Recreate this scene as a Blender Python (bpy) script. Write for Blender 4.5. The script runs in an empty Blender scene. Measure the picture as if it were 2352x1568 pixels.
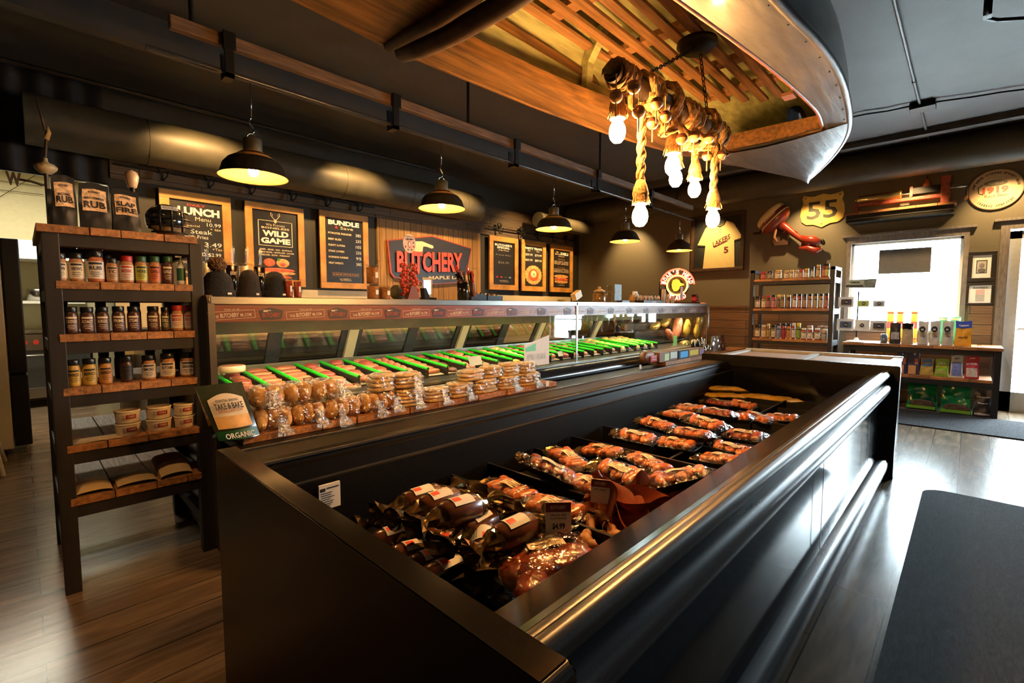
import bpy, math, random
from mathutils import Vector as V, Matrix
random.seed(7)
R_ = random.uniform
PI = math.pi
# ------------------------------------------------------------------ camera
SC = bpy.context.scene
FPX, CXP, CYP, HC = 1088.0, 1176.0, 784.0, 1.25
pitch = math.atan(78 / FPX); yaw = math.atan2(1052 * math.cos(pitch), FPX)
F0 = V((math.cos(yaw), math.sin(yaw), 0)); RT = V((math.sin(yaw), -math.cos(yaw), 0)); ZZ = V((0, 0, 1))
FW = F0 * math.cos(pitch) - ZZ * math.sin(pitch); UP = F0 * math.sin(pitch) + ZZ * math.cos(pitch)
CAMP = V((0, 0, HC))
cam = bpy.data.cameras.new('camera'); camo = bpy.data.objects.new('camera', cam); SC.collection.objects.link(camo)
cam.sensor_width = 36; cam.lens = FPX / 2352 * 36; cam.clip_start = .02; cam.clip_end = 100
mw = Matrix((RT, UP, -FW)).transposed().to_4x4(); mw.translation = CAMP; camo.matrix_world = mw
SC.camera = camo
# ------------------------------------------------------------------ world, exposure, large lights
SC.view_settings.view_transform = 'Standard'; SC.view_settings.look = 'None'
SC.view_settings.exposure = .9; SC.view_settings.gamma = 1; SC.view_settings.use_curve_mapping = False
wd = bpy.data.worlds.new('sky'); SC.world = wd; wd.use_nodes = True
wb = wd.node_tree.nodes['Background']; wb.inputs[0].default_value = (.72, .87, 1, 1); wb.inputs[1].default_value = 38.0
def area(name, loc, rot, sx, sy, power, col, portal=False):
    l = bpy.data.lights.new(name, 'AREA'); l.shape = 'RECTANGLE'; l.size = sx; l.size_y = sy; l.energy = power; l.color = col
    if portal: l.cycles.is_portal = True
    o = bpy.data.objects.new(name, l); SC.collection.objects.link(o); o.location = loc; o.rotation_euler = rot; return o
# daylight portals in the window, the glazed door and the shop window beside it
area('window_portal', (8.3, .67, 1.55), (0, PI / 2, 0), 1.2, 1.15, 1, (1, 1, 1), True)
area('door_portal', (8.3, -.78, 1.1), (0, PI / 2, 0), 2.2, 1.1, 1, (1, 1, 1), True)
# ceiling spots washing the menu and olive walls, and added fill spots
def spot(loc, to, power, ang, col=(1, .56, .2), rad=.03):
    l = bpy.data.lights.new('ceiling_and_fill_spot', 'SPOT'); l.energy = power; l.color = col; l.spot_size = math.radians(ang); l.spot_blend = .8; l.shadow_soft_size = rad
    o = bpy.data.objects.new('ceiling_and_fill_spot', l); SC.collection.objects.link(o); o.location = loc; o.rotation_euler = (V(to) - V(loc)).to_track_quat('-Z', 'Y').to_euler()
for x in (1.3, 2.9, 4.5, 6.2, 7.2): spot((x, 4.7, 3.15), (x, 5.95, 1.9), 150, 75)
spot((6.2, .5, 3.2), (7.7, .5, .7), 75, 60, (1, .93, .85)); spot((-.4, 1.3, 3.25), (-.1, 1.9, 0), 50, 95, (1, .6, .3)); spot((6.0, 1.8, 3.2), (7.4, 1.8, 1.1), 80, 45, (1, .7, .4))  # first is added fill for the console goods, second for the left floor
for y in (-.25, .6, 1.75, 3.2, 4.7): spot((7.62, y, 2.9), (8.3, y, 1.9), 75, 80, (1, .62, .25))  # first of the row is added to brighten the wall by the tin sign
# ------------------------------------------------------------------ unprojection onto real planes
def ray(u, v): return FW + RT * ((u - CXP) / FPX) - UP * ((v - CYP) / FPX)
def PX(u, v, c): d = ray(u, v); return CAMP + d * ((c - CAMP.x) / d.x)
def PY(u, v, c): d = ray(u, v); return CAMP + d * ((c - CAMP.y) / d.y)
def PZ(u, v, c): d = ray(u, v); return CAMP + d * ((c - CAMP.z) / d.z)
# ------------------------------------------------------------------ materials
MATS = {}
def nn(t, k, **kw):
    n = t.nodes.new(k)
    for a, b in kw.items(): setattr(n, a, b)
    return n
def mat(name, col, rough=.5, metal=0, noise=0, scale=20, bump=0, bscale=None, island=0, emit=0, ecol=None, coat=0, stretch=(1, 1, 1), spec=None, alpha=1, sss=0):
    if name in MATS: return MATS[name]
    m = bpy.data.materials.new(name); m.use_nodes = True; t = m.node_tree; b = t.nodes['Principled BSDF']; L = t.links
    b.inputs['Base Color'].default_value = (*col, 1); b.inputs['Roughness'].default_value = rough; b.inputs['Metallic'].default_value = metal
    if spec is not None: b.inputs['Specular IOR Level'].default_value = spec
    if coat: b.inputs['Coat Weight'].default_value = coat; b.inputs['Coat Roughness'].default_value = .08
    if sss: b.inputs['Subsurface Weight'].default_value = sss; b.inputs['Subsurface Radius'].default_value = (.01, .004, .002)
    if emit: b.inputs['Emission Color'].default_value = (*(ecol or col), 1); b.inputs['Emission Strength'].default_value = emit
    if noise or bump or island:
        tc = nn(t, 'ShaderNodeTexCoord'); mp = nn(t, 'ShaderNodeMapping'); mp.inputs['Scale'].default_value = stretch
        L.new(tc.outputs['Object'], mp.inputs[0]); nz = nn(t, 'ShaderNodeTexNoise'); nz.inputs['Scale'].default_value = scale; nz.inputs['Detail'].default_value = 6
        L.new(mp.outputs[0], nz.inputs['Vector'])
        fac = nz.outputs['Fac']
        if noise or island:
            mr = nn(t, 'ShaderNodeMapRange'); mr.inputs[1].default_value = .3; mr.inputs[2].default_value = .7; mr.inputs[3].default_value = 1 - noise; mr.inputs[4].default_value = 1 + noise
            L.new(fac, mr.inputs[0]); out = mr.outputs[0]
            if island:
                g = nn(t, 'ShaderNodeNewGeometry'); m2 = nn(t, 'ShaderNodeMapRange'); m2.inputs[3].default_value = 1 - island; m2.inputs[4].default_value = 1 + island
                L.new(g.outputs['Random Per Island'], m2.inputs[0]); mu = nn(t, 'ShaderNodeMath', operation='MULTIPLY'); L.new(out, mu.inputs[0]); L.new(m2.outputs[0], mu.inputs[1]); out = mu.outputs[0]
            hs = nn(t, 'ShaderNodeHueSaturation'); hs.inputs['Color'].default_value = (*col, 1); L.new(out, hs.inputs['Value']); L.new(hs.outputs[0], b.inputs['Base Color'])
        if bump:
            bp = nn(t, 'ShaderNodeBump'); bp.inputs['Strength'].default_value = bump; bp.inputs['Distance'].default_value = .01
            src = fac
            if bscale:
                n2 = nn(t, 'ShaderNodeTexNoise'); n2.inputs['Scale'].default_value = bscale; L.new(mp.outputs[0], n2.inputs['Vector']); src = n2.outputs['Fac']
            L.new(src, bp.inputs['Height']); L.new(bp.outputs[0], b.inputs['Normal'])
    MATS[name] = m; return m
def glassy(name, tint=(1, 1, 1), ior=1.5, rough=.02, extra=0, bump=0, bscale=30):
    """thin clear sheet: transparent with a fresnel reflection"""
    m = bpy.data.materials.new(name); m.use_nodes = True; t = m.node_tree; L = t.links; t.nodes.remove(t.nodes['Principled BSDF'])
    tr = nn(t, 'ShaderNodeBsdfTransparent'); tr.inputs[0].default_value = (*tint, 1); gl = nn(t, 'ShaderNodeBsdfGlossy'); gl.inputs['Roughness'].default_value = rough
    fr = nn(t, 'ShaderNodeLayerWeight'); fr.inputs[0].default_value = .5; pw = nn(t, 'ShaderNodeMath', operation='POWER'); pw.inputs[1].default_value = 4.5; mx = nn(t, 'ShaderNodeMixShader'); ad = nn(t, 'ShaderNodeMath', operation='MULTIPLY_ADD'); ad.inputs[1].default_value = .9; ad.inputs[2].default_value = extra + ((ior - 1) / (ior + 1)) ** 2; ad.use_clamp = True
    L.new(fr.outputs['Facing'], pw.inputs[0]); L.new(pw.outputs[0], ad.inputs[0]); L.new(ad.outputs[0], mx.inputs[0]); L.new(tr.outputs[0], mx.inputs[1]); L.new(gl.outputs[0], mx.inputs[2]); L.new(mx.outputs[0], t.nodes['Material Output'].inputs[0])
    if bump:
        tc = nn(t, 'ShaderNodeTexCoord'); nz = nn(t, 'ShaderNodeTexNoise'); nz.inputs['Scale'].default_value = bscale; L.new(tc.outputs['Object'], nz.inputs['Vector'])
        bp = nn(t, 'ShaderNodeBump'); bp.inputs['Strength'].default_value = bump; bp.inputs['Distance'].default_value = .02; L.new(nz.outputs['Fac'], bp.inputs['Height']); L.new(bp.outputs[0], gl.inputs['Normal']); L.new(bp.outputs[0], fr.inputs['Normal'])
    MATS[name] = m; return m
def planks(name, c1, c2, mortar, bw, rh, rough=.4, plane='xy', grain=(2, 30, 30), ms=.004, namt=.35, rbump=.1):
    m = bpy.data.materials.new(name); m.use_nodes = True; t = m.node_tree; L = t.links; b = t.nodes['Principled BSDF']
    tc = nn(t, 'ShaderNodeTexCoord'); sp = nn(t, 'ShaderNodeSeparateXYZ'); L.new(tc.outputs['Object'], sp.inputs[0]); cb = nn(t, 'ShaderNodeCombineXYZ')
    L.new(sp.outputs['XYZ'.index(plane[0].upper())], cb.inputs[0]); L.new(sp.outputs['XYZ'.index(plane[1].upper())], cb.inputs[1])
    br = nn(t, 'ShaderNodeTexBrick'); br.inputs['Scale'].default_value = 1; br.inputs['Brick Width'].default_value = bw; br.inputs['Row Height'].default_value = rh; br.inputs['Mortar Size'].default_value = ms
    br.inputs['Color1'].default_value = (*c1, 1); br.inputs['Color2'].default_value = (*c2, 1); br.inputs['Mortar'].default_value = (*mortar, 1); br.inputs['Bias'].default_value = 0; br.offset = .37
    L.new(cb.outputs[0], br.inputs['Vector'])
    mp = nn(t, 'ShaderNodeMapping'); mp.inputs['Scale'].default_value = (grain[0], grain[1], 1); L.new(cb.outputs[0], mp.inputs[0]); nz = nn(t, 'ShaderNodeTexNoise'); nz.inputs['Scale'].default_value = 1; nz.inputs['Detail'].default_value = 8; nz.inputs['Distortion'].default_value = .6
    L.new(mp.outputs[0], nz.inputs['Vector']); mr = nn(t, 'ShaderNodeMapRange'); mr.inputs[1].default_value = .3; mr.inputs[2].default_value = .7; mr.inputs[3].default_value = 1 - namt; mr.inputs[4].default_value = 1 + namt; L.new(nz.outputs['Fac'], mr.inputs[0])
    hs = nn(t, 'ShaderNodeHueSaturation'); L.new(br.outputs['Color'], hs.inputs['Color']); L.new(mr.outputs[0], hs.inputs['Value']); L.new(hs.outputs[0], b.inputs['Base Color'])
    b.inputs['Roughness'].default_value = rough
    bp = nn(t, 'ShaderNodeBump'); bp.inputs['Strength'].default_value = rbump; bp.inputs['Distance'].default_value = .004; L.new(nz.outputs['Fac'], bp.inputs['Height']); L.new(bp.outputs[0], b.inputs['Normal'])
    MATS[name] = m; return m
BLK = mat('black_gloss', (.004, .004, .0045), .16, noise=.3, scale=30)
BLKM = mat('black_satin', (.006, .0055, .0055), .42, noise=.2, scale=40, spec=.3)
BLKW = mat('black_painted_wood', (.018, .014, .012), .5, noise=.35, scale=18, stretch=(1, 1, .1), bump=.15)
BLKP = mat('black_powder_steel', (.012, .012, .013), .3, noise=.2, scale=200)
GUN = mat('dark_grey_satin', (.035, .036, .04), .22, noise=.15, scale=60)
STEEL = mat('stainless_steel', (.42, .4, .37), .24, 1, noise=.12, scale=8, stretch=(1, 1, 30))
CHROME = mat('chrome', (.6, .6, .6), .12, 1, noise=.02)
WOODS = mat('reclaimed_board', (.33, .135, .04), .55, noise=.45, scale=9, stretch=(8, .8, 8), island=.35, bump=.3)
WOODG = planks('weathered_planks', (.13, .088, .05), (.075, .055, .035), (.01, .008, .006), 1.4, .14, .7, 'xz', (3, 60))
WOODGY = planks('weathered_planks_side', (.17, .09, .045), (.10, .055, .03), (.012, .008, .006), 1.3, .13, .65, 'yz', (3, 60))
WOODV = planks('warm_vertical_planks', (.36, .2, .055), (.26, .14, .04), (.05, .025, .01), 3, .1, .6, 'zx', (2, 40))
PINE = mat('golden_pine', (.5, .25, .06), .45, noise=.3, scale=6, stretch=(1, 1, 1), bump=.15, island=.12)
BEAMW = mat('beam_wood', (.12, .062, .028), .7, noise=.45, scale=6, stretch=(1, 12, 12), bump=.3)
WALL = mat('olive_wall_paint', (.125, .11, .075), .55, noise=.06, scale=60, bump=.04)
WALLD = mat('dark_wall_paint', (.022, .021, .016), .6, noise=.1, scale=40)
CEIL = mat('dark_ceiling_paint', (.05, .05, .052), .6, noise=.12, scale=4)
DUCT = mat('painted_duct', (.05, .046, .03), .52, noise=.15, scale=10)
TRIMG = mat('grey_wood_trim', (.16, .14, .13), .55, noise=.3, scale=14, stretch=(6, 6, 1), bump=.2)
KWALL = mat('cream_wall', (.5, .44, .27), .6, noise=.05, scale=20)
WHITE = mat('white_enamel', (.7, .68, .62), .35, noise=.04)
PAPER = mat('paper_label', (.68, .56, .38), .6, noise=.05)
PAPERW = mat('white_paper', (.75, .73, .7), .6, noise=.03)
INK = mat('black_ink', (.015, .012, .012), .6, noise=.02)
REDI = mat('red_ink', (.5, .03, .02), .5, noise=.05)
CREAM = mat('cream_ink', (.75, .62, .42), .6, noise=.04)
FLOOR = planks('plank_floor', (.21, .145, .092), (.15, .10, .06), (.04, .03, .022), 1.25, .19, .23, 'xy', (3, 22), .003, .38, .12)
GLASS = glassy('clear_glass', (.97, .99, .97))
DGLASS = glassy('rear_glass', (.62, .6, .5), extra=.16, rough=.03)
FILM = glassy('clear_film', (1, .97, .9), 1.45, .12, .05, .9, 45)
CLEARP = glassy('clear_plastic', (.95, .9, .8), 1.45, .06, .06)
def woodlike(n, c): return mat(n, c, .5, noise=.35, scale=8, stretch=(6, 6, 1), bump=.2)
def colm(c, rough=.45, **k):
    n = 'paint_%02x%02x%02x_%d' % (*[max(0, min(255, int(255 * x))) for x in c], int(rough * 10)); return mat(n, c, rough, noise=k.pop('noise', .08), **k)
# ------------------------------------------------------------------ mesh builder
TXT = {}
def glyphs(t, bold, res):
    k = (t, bold, res)
    if k not in TXT:
        cu = bpy.data.curves.new('t', 'FONT'); cu.body = t; cu.resolution_u = res; cu.offset = bold
        o = bpy.data.objects.new('t', cu); me = bpy.data.meshes.new_from_object(o)
        TXT[k] = ([v.co.copy() for v in me.vertices], [tuple(p.vertices) for p in me.polygons])
        bpy.data.objects.remove(o); bpy.data.curves.remove(cu); bpy.data.meshes.remove(me)
    return TXT[k]
class MB:
    def __init__(s): s.v = []; s.f = []; s.m = []; s.s = []; s.mats = []; s.T = Matrix()
    def add(s, vs, fs, m, smooth=False):
        if m not in s.mats: s.mats.append(m)
        i = s.mats.index(m); n = len(s.v); s.v += [s.T @ V(v) for v in vs]
        for f in fs: s.f.append([n + k for k in f]); s.m.append(i); s.s.append(smooth)
        return s
    def box(s, x0, x1, y0, y1, z0, z1, m):
        return s.add([(x, y, z) for z in (z0, z1) for y in (y0, y1) for x in (x0, x1)], [(0, 2, 3, 1), (4, 5, 7, 6), (0, 1, 5, 4), (2, 6, 7, 3), (0, 4, 6, 2), (1, 3, 7, 5)], m)
    def lathe(s, prof, m, n=20, c=(0, 0, 0), M=None, smooth=True):
        vs = []; fs = []; M = M or Matrix(); c = V(c)
        for r, z in prof:
            for k in range(n): a = 2 * PI * k / n; vs.append(c + M @ V((r * math.cos(a), r * math.sin(a), z)))
        for i in range(len(prof) - 1):
            for k in range(n): j = (k + 1) % n; fs.append((i * n + k, i * n + j, (i + 1) * n + j, (i + 1) * n + k))
        return s.add(vs, fs, m, smooth)
    def cyl(s, a, b, r, m, n=12, r2=None, cap=True, smooth=True):
        a = V(a); b = V(b); d = b - a; M = d.to_track_quat('Z', 'Y').to_matrix(); h = d.length; r2 = r if r2 is None else r2
        s.lathe([(r, 0), (r2, h)], m, n, a, M, smooth)
        if cap: s.lathe([(r, 0), (1e-5, 0)], m, n, a, M, False); s.lathe([(r2, h), (1e-5, h)], m, n, a, M, False)
        return s
    def tube(s, pts, r, m, n=8, closed=False):
        pts = [V(p) for p in pts]; N = len(pts); vs = []; fs = []; up = None
        for i, p in enumerate(pts):
            a = pts[(i - 1) % N] if closed or i else pts[0]; b = pts[(i + 1) % N] if closed or i < N - 1 else pts[-1]
            t = (b - a).normalized(); up = (up or t.orthogonal()); up = (up - t * up.dot(t)); up = up.normalized() if up.length > 1e-6 else t.orthogonal().normalized()
            w = t.cross(up); rr = r[i] if isinstance(r, (list, tuple)) else r
            for k in range(n): q = 2 * PI * k / n; vs.append(p + (up * math.cos(q) + w * math.sin(q)) * rr)
        for i in range(N if closed else N - 1):
            i2 = (i + 1) % N
            for k in range(n): j = (k + 1) % n; fs.append((i * n + k, i * n + j, i2 * n + j, i2 * n + k))
        if not closed: fs += [tuple(range(n))[::-1], tuple((N - 1) * n + k for k in range(n))]
        return s.add(vs, fs, m, True)
    def prism(s, poly, o, xd, yd, th, m, side=None):
        o = V(o); xd = V(xd); yd = V(yd); nd = xd.cross(yd).normalized(); n = len(poly)
        fr = [o + xd * a + yd * b for a, b in poly]; bk = [p - nd * th for p in fr]
        s.add(fr + bk, [tuple(range(n)), tuple(range(2 * n - 1, n - 1, -1))], m)
        return s.add(fr + bk, [(i, n + i, n + (i + 1) % n, (i + 1) % n) for i in range(n)], side or m)
    def prof(s, poly, x0, x1, m, axis='x', smooth=False):
        """extrude a closed (y,z) outline along X"""
        n = len(poly)
        vs = [(x, a, b) if axis == 'x' else (a, x, b) for x in (x0, x1) for a, b in poly]
        return s.add(vs, [tuple(range(n)), tuple(range(2 * n - 1, n - 1, -1))], m).add(vs, [(i, n + i, n + (i + 1) % n, (i + 1) % n) for i in range(n)], m, smooth)
    def ell(s, c, r, m, M=None, nu=12, nv=8, jit=0, smooth=True, pw=1):
        c = V(c); M = M or Matrix(); vs = []; fs = []; sg = lambda x: math.copysign(abs(x) ** pw, x)
        for i in range(nv + 1):
            th = PI * i / nv
            for k in range(nu):
                ph = 2 * PI * k / nu; j = 1 + (R_(-jit, jit) if jit and 0 < i < nv else 0)
                vs.append(c + M @ V((r[0] * sg(math.sin(th)) * sg(math.cos(ph)) * j, r[1] * sg(math.sin(th)) * sg(math.sin(ph)) * j, r[2] * sg(math.cos(th)) * j)))
        for i in range(nv):
            for k in range(nu): q = (k + 1) % nu; fs.append((i * nu + k, (i + 1) * nu + k, (i + 1) * nu + q, i * nu + q))
        return s.add(vs, fs, m, smooth)
    def grid(s, fn, nu, nv, m, smooth=True):
        vs = [fn(i / nu, j / nv) for i in range(nu + 1) for j in range(nv + 1)]
        return s.add(vs, [(i * (nv + 1) + j, (i + 1) * (nv + 1) + j, (i + 1) * (nv + 1) + j + 1, i * (nv + 1) + j + 1) for i in range(nu) for j in range(nv)], m, smooth)
    def text(s, t, o, xd, yd, w, h, m, bold=.02, off=.0012, warp=None, res=2, lift=None):
        vs, fs = glyphs(t, bold, res)
        if not vs: return s
        x0 = min(v.x for v in vs); x1 = max(v.x for v in vs); y0 = min(v.y for v in vs); y1 = max(v.y for v in vs)
        o = V(o); xd = V(xd).normalized(); yd = V(yd).normalized(); nd = xd.cross(yd)
        sy = h / (y1 - y0); sx = w / (x1 - x0) if w else sy; out = []
        for v in vs:
            a = (v.x - (x0 + x1) / 2) * sx; b = (v.y - (y0 + y1) / 2) * sy
            out.append(warp(a, b) if warp else o + xd * a + yd * b + nd * off)
        return s.add(out, fs, m)
    def build(s, name, parent=None, at=None, label=None, bev=0, local=False, seg=2):
        me = bpy.data.meshes.new(name); off = V((0, 0, 0))
        if at is not None: off = V(at)
        p = parent
        if not local:
            while p is not None: off = off + p.location; p = p.parent
        me.from_pydata([v - off if not (local and at is None) else v for v in s.v], [], s.f); me.validate()
        for m in s.mats: me.materials.append(m)
        if len(me.polygons) == len(s.m): me.polygons.foreach_set('material_index', s.m); me.polygons.foreach_set('use_smooth', s.s)
        o = bpy.data.objects.new(name, me); SC.collection.objects.link(o); o.parent = parent
        if at is not None: o.location = at
        if label: o['label'] = label
        if bev:
            b = o.modifiers.new('bevel', 'BEVEL'); b.width = bev; b.segments = seg; b.limit_method = 'ANGLE'; b.angle_limit = .7
        return o
def tag(o, label=None, cat=None, group=None, kind=None):
    if label: o['label'] = label
    if cat: o['category'] = cat
    if group: o['group'] = group
    if kind: o['kind'] = kind
    return o
def thing(name, loc, label, cat, group=None):
    o = bpy.data.objects.new(name, None); o.empty_display_size = .05; SC.collection.objects.link(o); o.location = loc
    return tag(o, label, cat, group)
def struct(mb, name): return tag(mb.build(name), kind='structure')
def copy_tree(o, parent=None):
    c = o.copy(); SC.collection.objects.link(c); c.parent = parent
    for ch in list(o.children): copy_tree(ch, c)
    return c
ORD = ['first', 'second', 'third', 'fourth', 'fifth', 'sixth', 'seventh', 'eighth', 'ninth', 'tenth', 'eleventh', 'twelfth', 'thirteenth', 'fourteenth', 'fifteenth', 'sixteenth', 'seventeenth', 'eighteenth', 'nineteenth', 'twentieth'] + ['twenty-' + w for w in ['first', 'second', 'third', 'fourth', 'fifth', 'sixth', 'seventh', 'eighth', 'ninth']] + ['thirtieth', 'thirty-first']
def rotz(a): return Matrix.Rotation(a, 3, 'Z')
X1, Y1, Z1 = V((1, 0, 0)), V((0, 1, 0)), V((0, 0, 1))
YM, XM = V((0, -1, 0)), V((-1, 0, 0))
WX = 8.18; WY = 5.95; CZ = 3.3
# ================================================================== SETTING
def plane(name, x0, x1, y0, y1, z, m, th=.05, up=True):
    return struct(MB().box(x0, x1, y0, y1, z - th, z, m) if up else MB().box(x0, x1, y0, y1, z, z + th, m), name)
plane('floor', -3, WX + .1, -4, 9.1, 0, FLOOR)
plane('ceiling', -3, WX + .2, -4, WY + .1, CZ, CEIL, .1, False)
struct(MB().box(WX + .1, 16, -9, 12, -.1, -.04, mat('pavement', (.5, .5, .48), .8, noise=.1, scale=5)), 'ground')
w = MB()  # right wall with openings
for a in ((-.26, .094, 0, CZ), (.094, 1.241, 0, .95), (.094, 1.241, 2.14, CZ), (1.241, WY + .1, 0, CZ), (-1.35, -.26, 2.19, CZ), (-4, -1.35, 0, CZ)):
    w.box(WX, WX + .14, a[0], a[1], a[2], a[3], WALL)
struct(w, 'wall_right')
w = MB().box(.645, WX, WY, WY + .1, 0, CZ, WALLD); w.box(.645, 7.9, WY - .012, WY, .0, 1.47, mat('pale_wall_board', (.55, .5, .36), .4, noise=.05))
struct(w, 'wall_back')
w = MB(); n = 90
w.add([(-3 + 3.645 * i / n, WY + .018 * math.sin(i * 1.25), z) for i in range(n + 1) for z in (2.42, CZ)], [(2 * i, 2 * i + 2, 2 * i + 3, 2 * i + 1) for i in range(n)], mat('corrugated_black_metal', (.03, .03, .034), .4, .6, noise=.3, scale=6), True)
w.box(-3, .645, WY + .04, WY + .08, 2.42, CZ, BLKM); struct(w, 'trim_1')
struct(MB().box(-3.1, -3, -4, 9.1, 0, CZ, WALLD), 'wall_left')
struct(MB().box(-3, WX + .1, -4.1, -4, 0, CZ, mat('front_wall', (.1, .09, .07), .6, noise=.1)), 'wall_front')
struct(MB().box(-3, .95, 9, 9.1, 0, 3, KWALL).box(.645, .7, WY + .1, 9, 0, 3, KWALL), 'wall_kitchen')
struct(MB().box(-3, .95, WY + .1, 9.1, 3, 3.1, KWALL), 'ceiling_kitchen')
struct(MB().box(WX - .03, WX, 1.43, WY, .0, 1.25, WOODGY).box(WX - .045, WX, 1.43, WY, 1.25, 1.28, WOODGY).box(WX - .03, WX, -.2, .01, 0, 1.27, WOODGY).box(WX - .03, WX, .09, 1.27, 0, .94, WOODGY), 'trim_2')
struct(MB().box(WX - .03, WX - .0, 2.0, WY - .01, .0, .1, BLKM), 'baseboard_right')
# weathered planks above the menus
struct(MB().box(.66, 7.95, WY - .03, WY, 2.475, 2.95, WOODG).box(3.45, 5.42, WY - .04, WY - .03, 2.475, 2.52, WOODG), 'trim_3')
# warm vertical planks behind the shop sign
o = struct(MB().box(3.47, 5.375, WY - .035, WY, 1.3, 2.475, WOODV), 'trim_4')
# window and door
def casing(name, y0, y1, z0, z1, head, w_=.05, sill=True):
    m = MB(); m.box(WX - .03, WX + .0, y0 - w_, y0, z0, z1, TRIMG).box(WX - .03, WX, y1, y1 + w_, z0, z1, TRIMG).box(WX - .03, WX, y0 - w_, y1 + w_, z1, z1 + head, TRIMG).box(WX - .07, WX, y0 - w_ - .06, y1 + w_ + .06, z1 + head, z1 + head + .03, TRIMG)
    if sill: m.box(WX - .05, WX, y0 - w_, y1 + w_, z0 - .03, z0, TRIMG)
    return m
wn = MB(); wn.box(WX + .03, WX + .08, .094, .124, .95, 2.14, WHITE).box(WX + .03, WX + .08, 1.211, 1.241, .95, 2.14, WHITE).box(WX + .03, WX + .08, .094, 1.241, .95, .98, WHITE).box(WX + .03, WX + .08, .094, 1.241, 2.11, 2.14, WHITE)
wo = struct(wn, 'window_1'); casing('c', .094, 1.241, .95, 2.14, .09).build('casing', wo); MB().box(WX + .05, WX + .056, .12, 1.22, .975, 2.12, GLASS).build('pane', wo)
dl = mat('door_aluminium', (.45, .47, .47), .4, .2, noise=.05)
def door(name, y0, y1, z1, bottom=.24):
    d = MB(); d.box(WX + .02, WX + .07, y1 - .1, y1, 0, z1, dl).box(WX + .02, WX + .07, y0, y0 + .1, 0, z1, dl).box(WX + .02, WX + .07, y0, y1, 0, bottom, dl).box(WX + .02, WX + .07, y0, y1, z1 - .09, z1, dl)
    do = struct(d, name); MB().box(WX + .04, WX + .046, y0 + .1, y1 - .1, bottom, z1 - .09, GLASS).build('pane', do); return do
d1 = door('door_1', -1.3, -.3, 2.15); MB().tube([(WX - .02, -1.1, .98), (WX - .04, -1.1, 1.0), (WX - .04, -.42, 1.0), (WX - .02, -.42, .98)], .012, dl).build('push_bar', d1)
casing('c', -1.3, -.3, 0, 2.17, .1, .08, False).build('casing', d1)
# ceiling services
o = MB().cyl((7.85, -4, 3.09), (7.85, 5.9, 3.09), .2, DUCT, 32).build('air_duct'); tag(o, 'long round dark duct running under the ceiling above the window wall', 'duct')
dz = 2.79
m = MB().cyl((.1, 5.62, dz), (5.02, 5.62, dz), .205, DUCT, 36); m.lathe([(.205, 0), (.19, .05), (.14, .09), (0.001, .1)], DUCT, 36, (5.02, 5.62, dz), Y1.to_track_quat('Z', 'Y').to_matrix().to_3x3() if 0 else Matrix.Rotation(PI / 2, 3, 'Y'))
for k in range(5): m.cyl((.9 + k * .95, 5.62, dz), (.925 + k * .95, 5.62, dz), .209, DUCT, 36)
o = tag(m.build('air_duct'), 'round olive duct with a rounded end above the menu boards', 'duct')
tag(MB().cyl((-.3, 5.3, 3.1), (4, 5.3, 3.1), .02, BLKM, 8).build('ceiling_pipe'), 'thin black pipe under the dark ceiling above the olive duct', 'pipe')
tag(MB().cyl((6.35, 5.5, 2.78), (7.9, 5.5, 2.78), .13, DUCT, 20).build('air_duct'), 'short dark round duct in the corner above the menu boards', 'duct')
# conduit and junction box on the right part of the ceiling
j = PZ(2120, 238, CZ); m = MB()
m.cyl((j.x - 2.6, j.y + .02, CZ - .02), (WX - .35, j.y + .02, CZ - .02), .012, colm((.09, .09, .095)), 8)
m.cyl((j.x - .75, j.y + .02, CZ - .02), (j.x - .7, j.y + .02, CZ - .02), .018, BLKM, 8)
t_ = thing('ceiling_conduit', (j.x, j.y, CZ - .06), 'grey conduit with black junction box and cables on the dark ceiling', 'conduit')
m.build('conduit_pipe', t_); MB().box(j.x - .09, j.x + .09, j.y - .1, j.y + .1, CZ - .06, CZ, BLKM).build('junction_box', t_, bev=.005)
a = [PZ(u, v, CZ - .03) for u, v in ((2125, 238), (2180, 230), (2240, 222), (2300, 212), (2370, 203))]; b = [PZ(u, v, CZ - .03) for u, v in ((2110, 240), (2040, 255), (1990, 262), (1930, 275), (1860, 285))]
MB().tube(a, .009, BLKM, 6).tube(b, .009, BLKM, 6).tube([q + V((0, .03, 0)) for q in b], .008, BLKM, 6).build('cable', t_)
m = MB(); q = [PZ(u, v, 3.05) for u, v in ((2265, 15), (2268, 35), (2262, 42), (2290, 46), (2352, 42))]
m.tube(q, .012, BLKM, 8).box(q[1].x - .03, q[1].x + .03, q[1].y - .02, q[1].y + .02, 3.04, CZ, BLKM)
tag(m.build('ceiling_bracket'), 'black metal bracket and bent rod hanging from the ceiling at the top right', 'bracket')
struct(MB().box(7.3, 7.42, -4, 5.9, CZ - .07, CZ, CEIL), 'trim_5')
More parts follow.
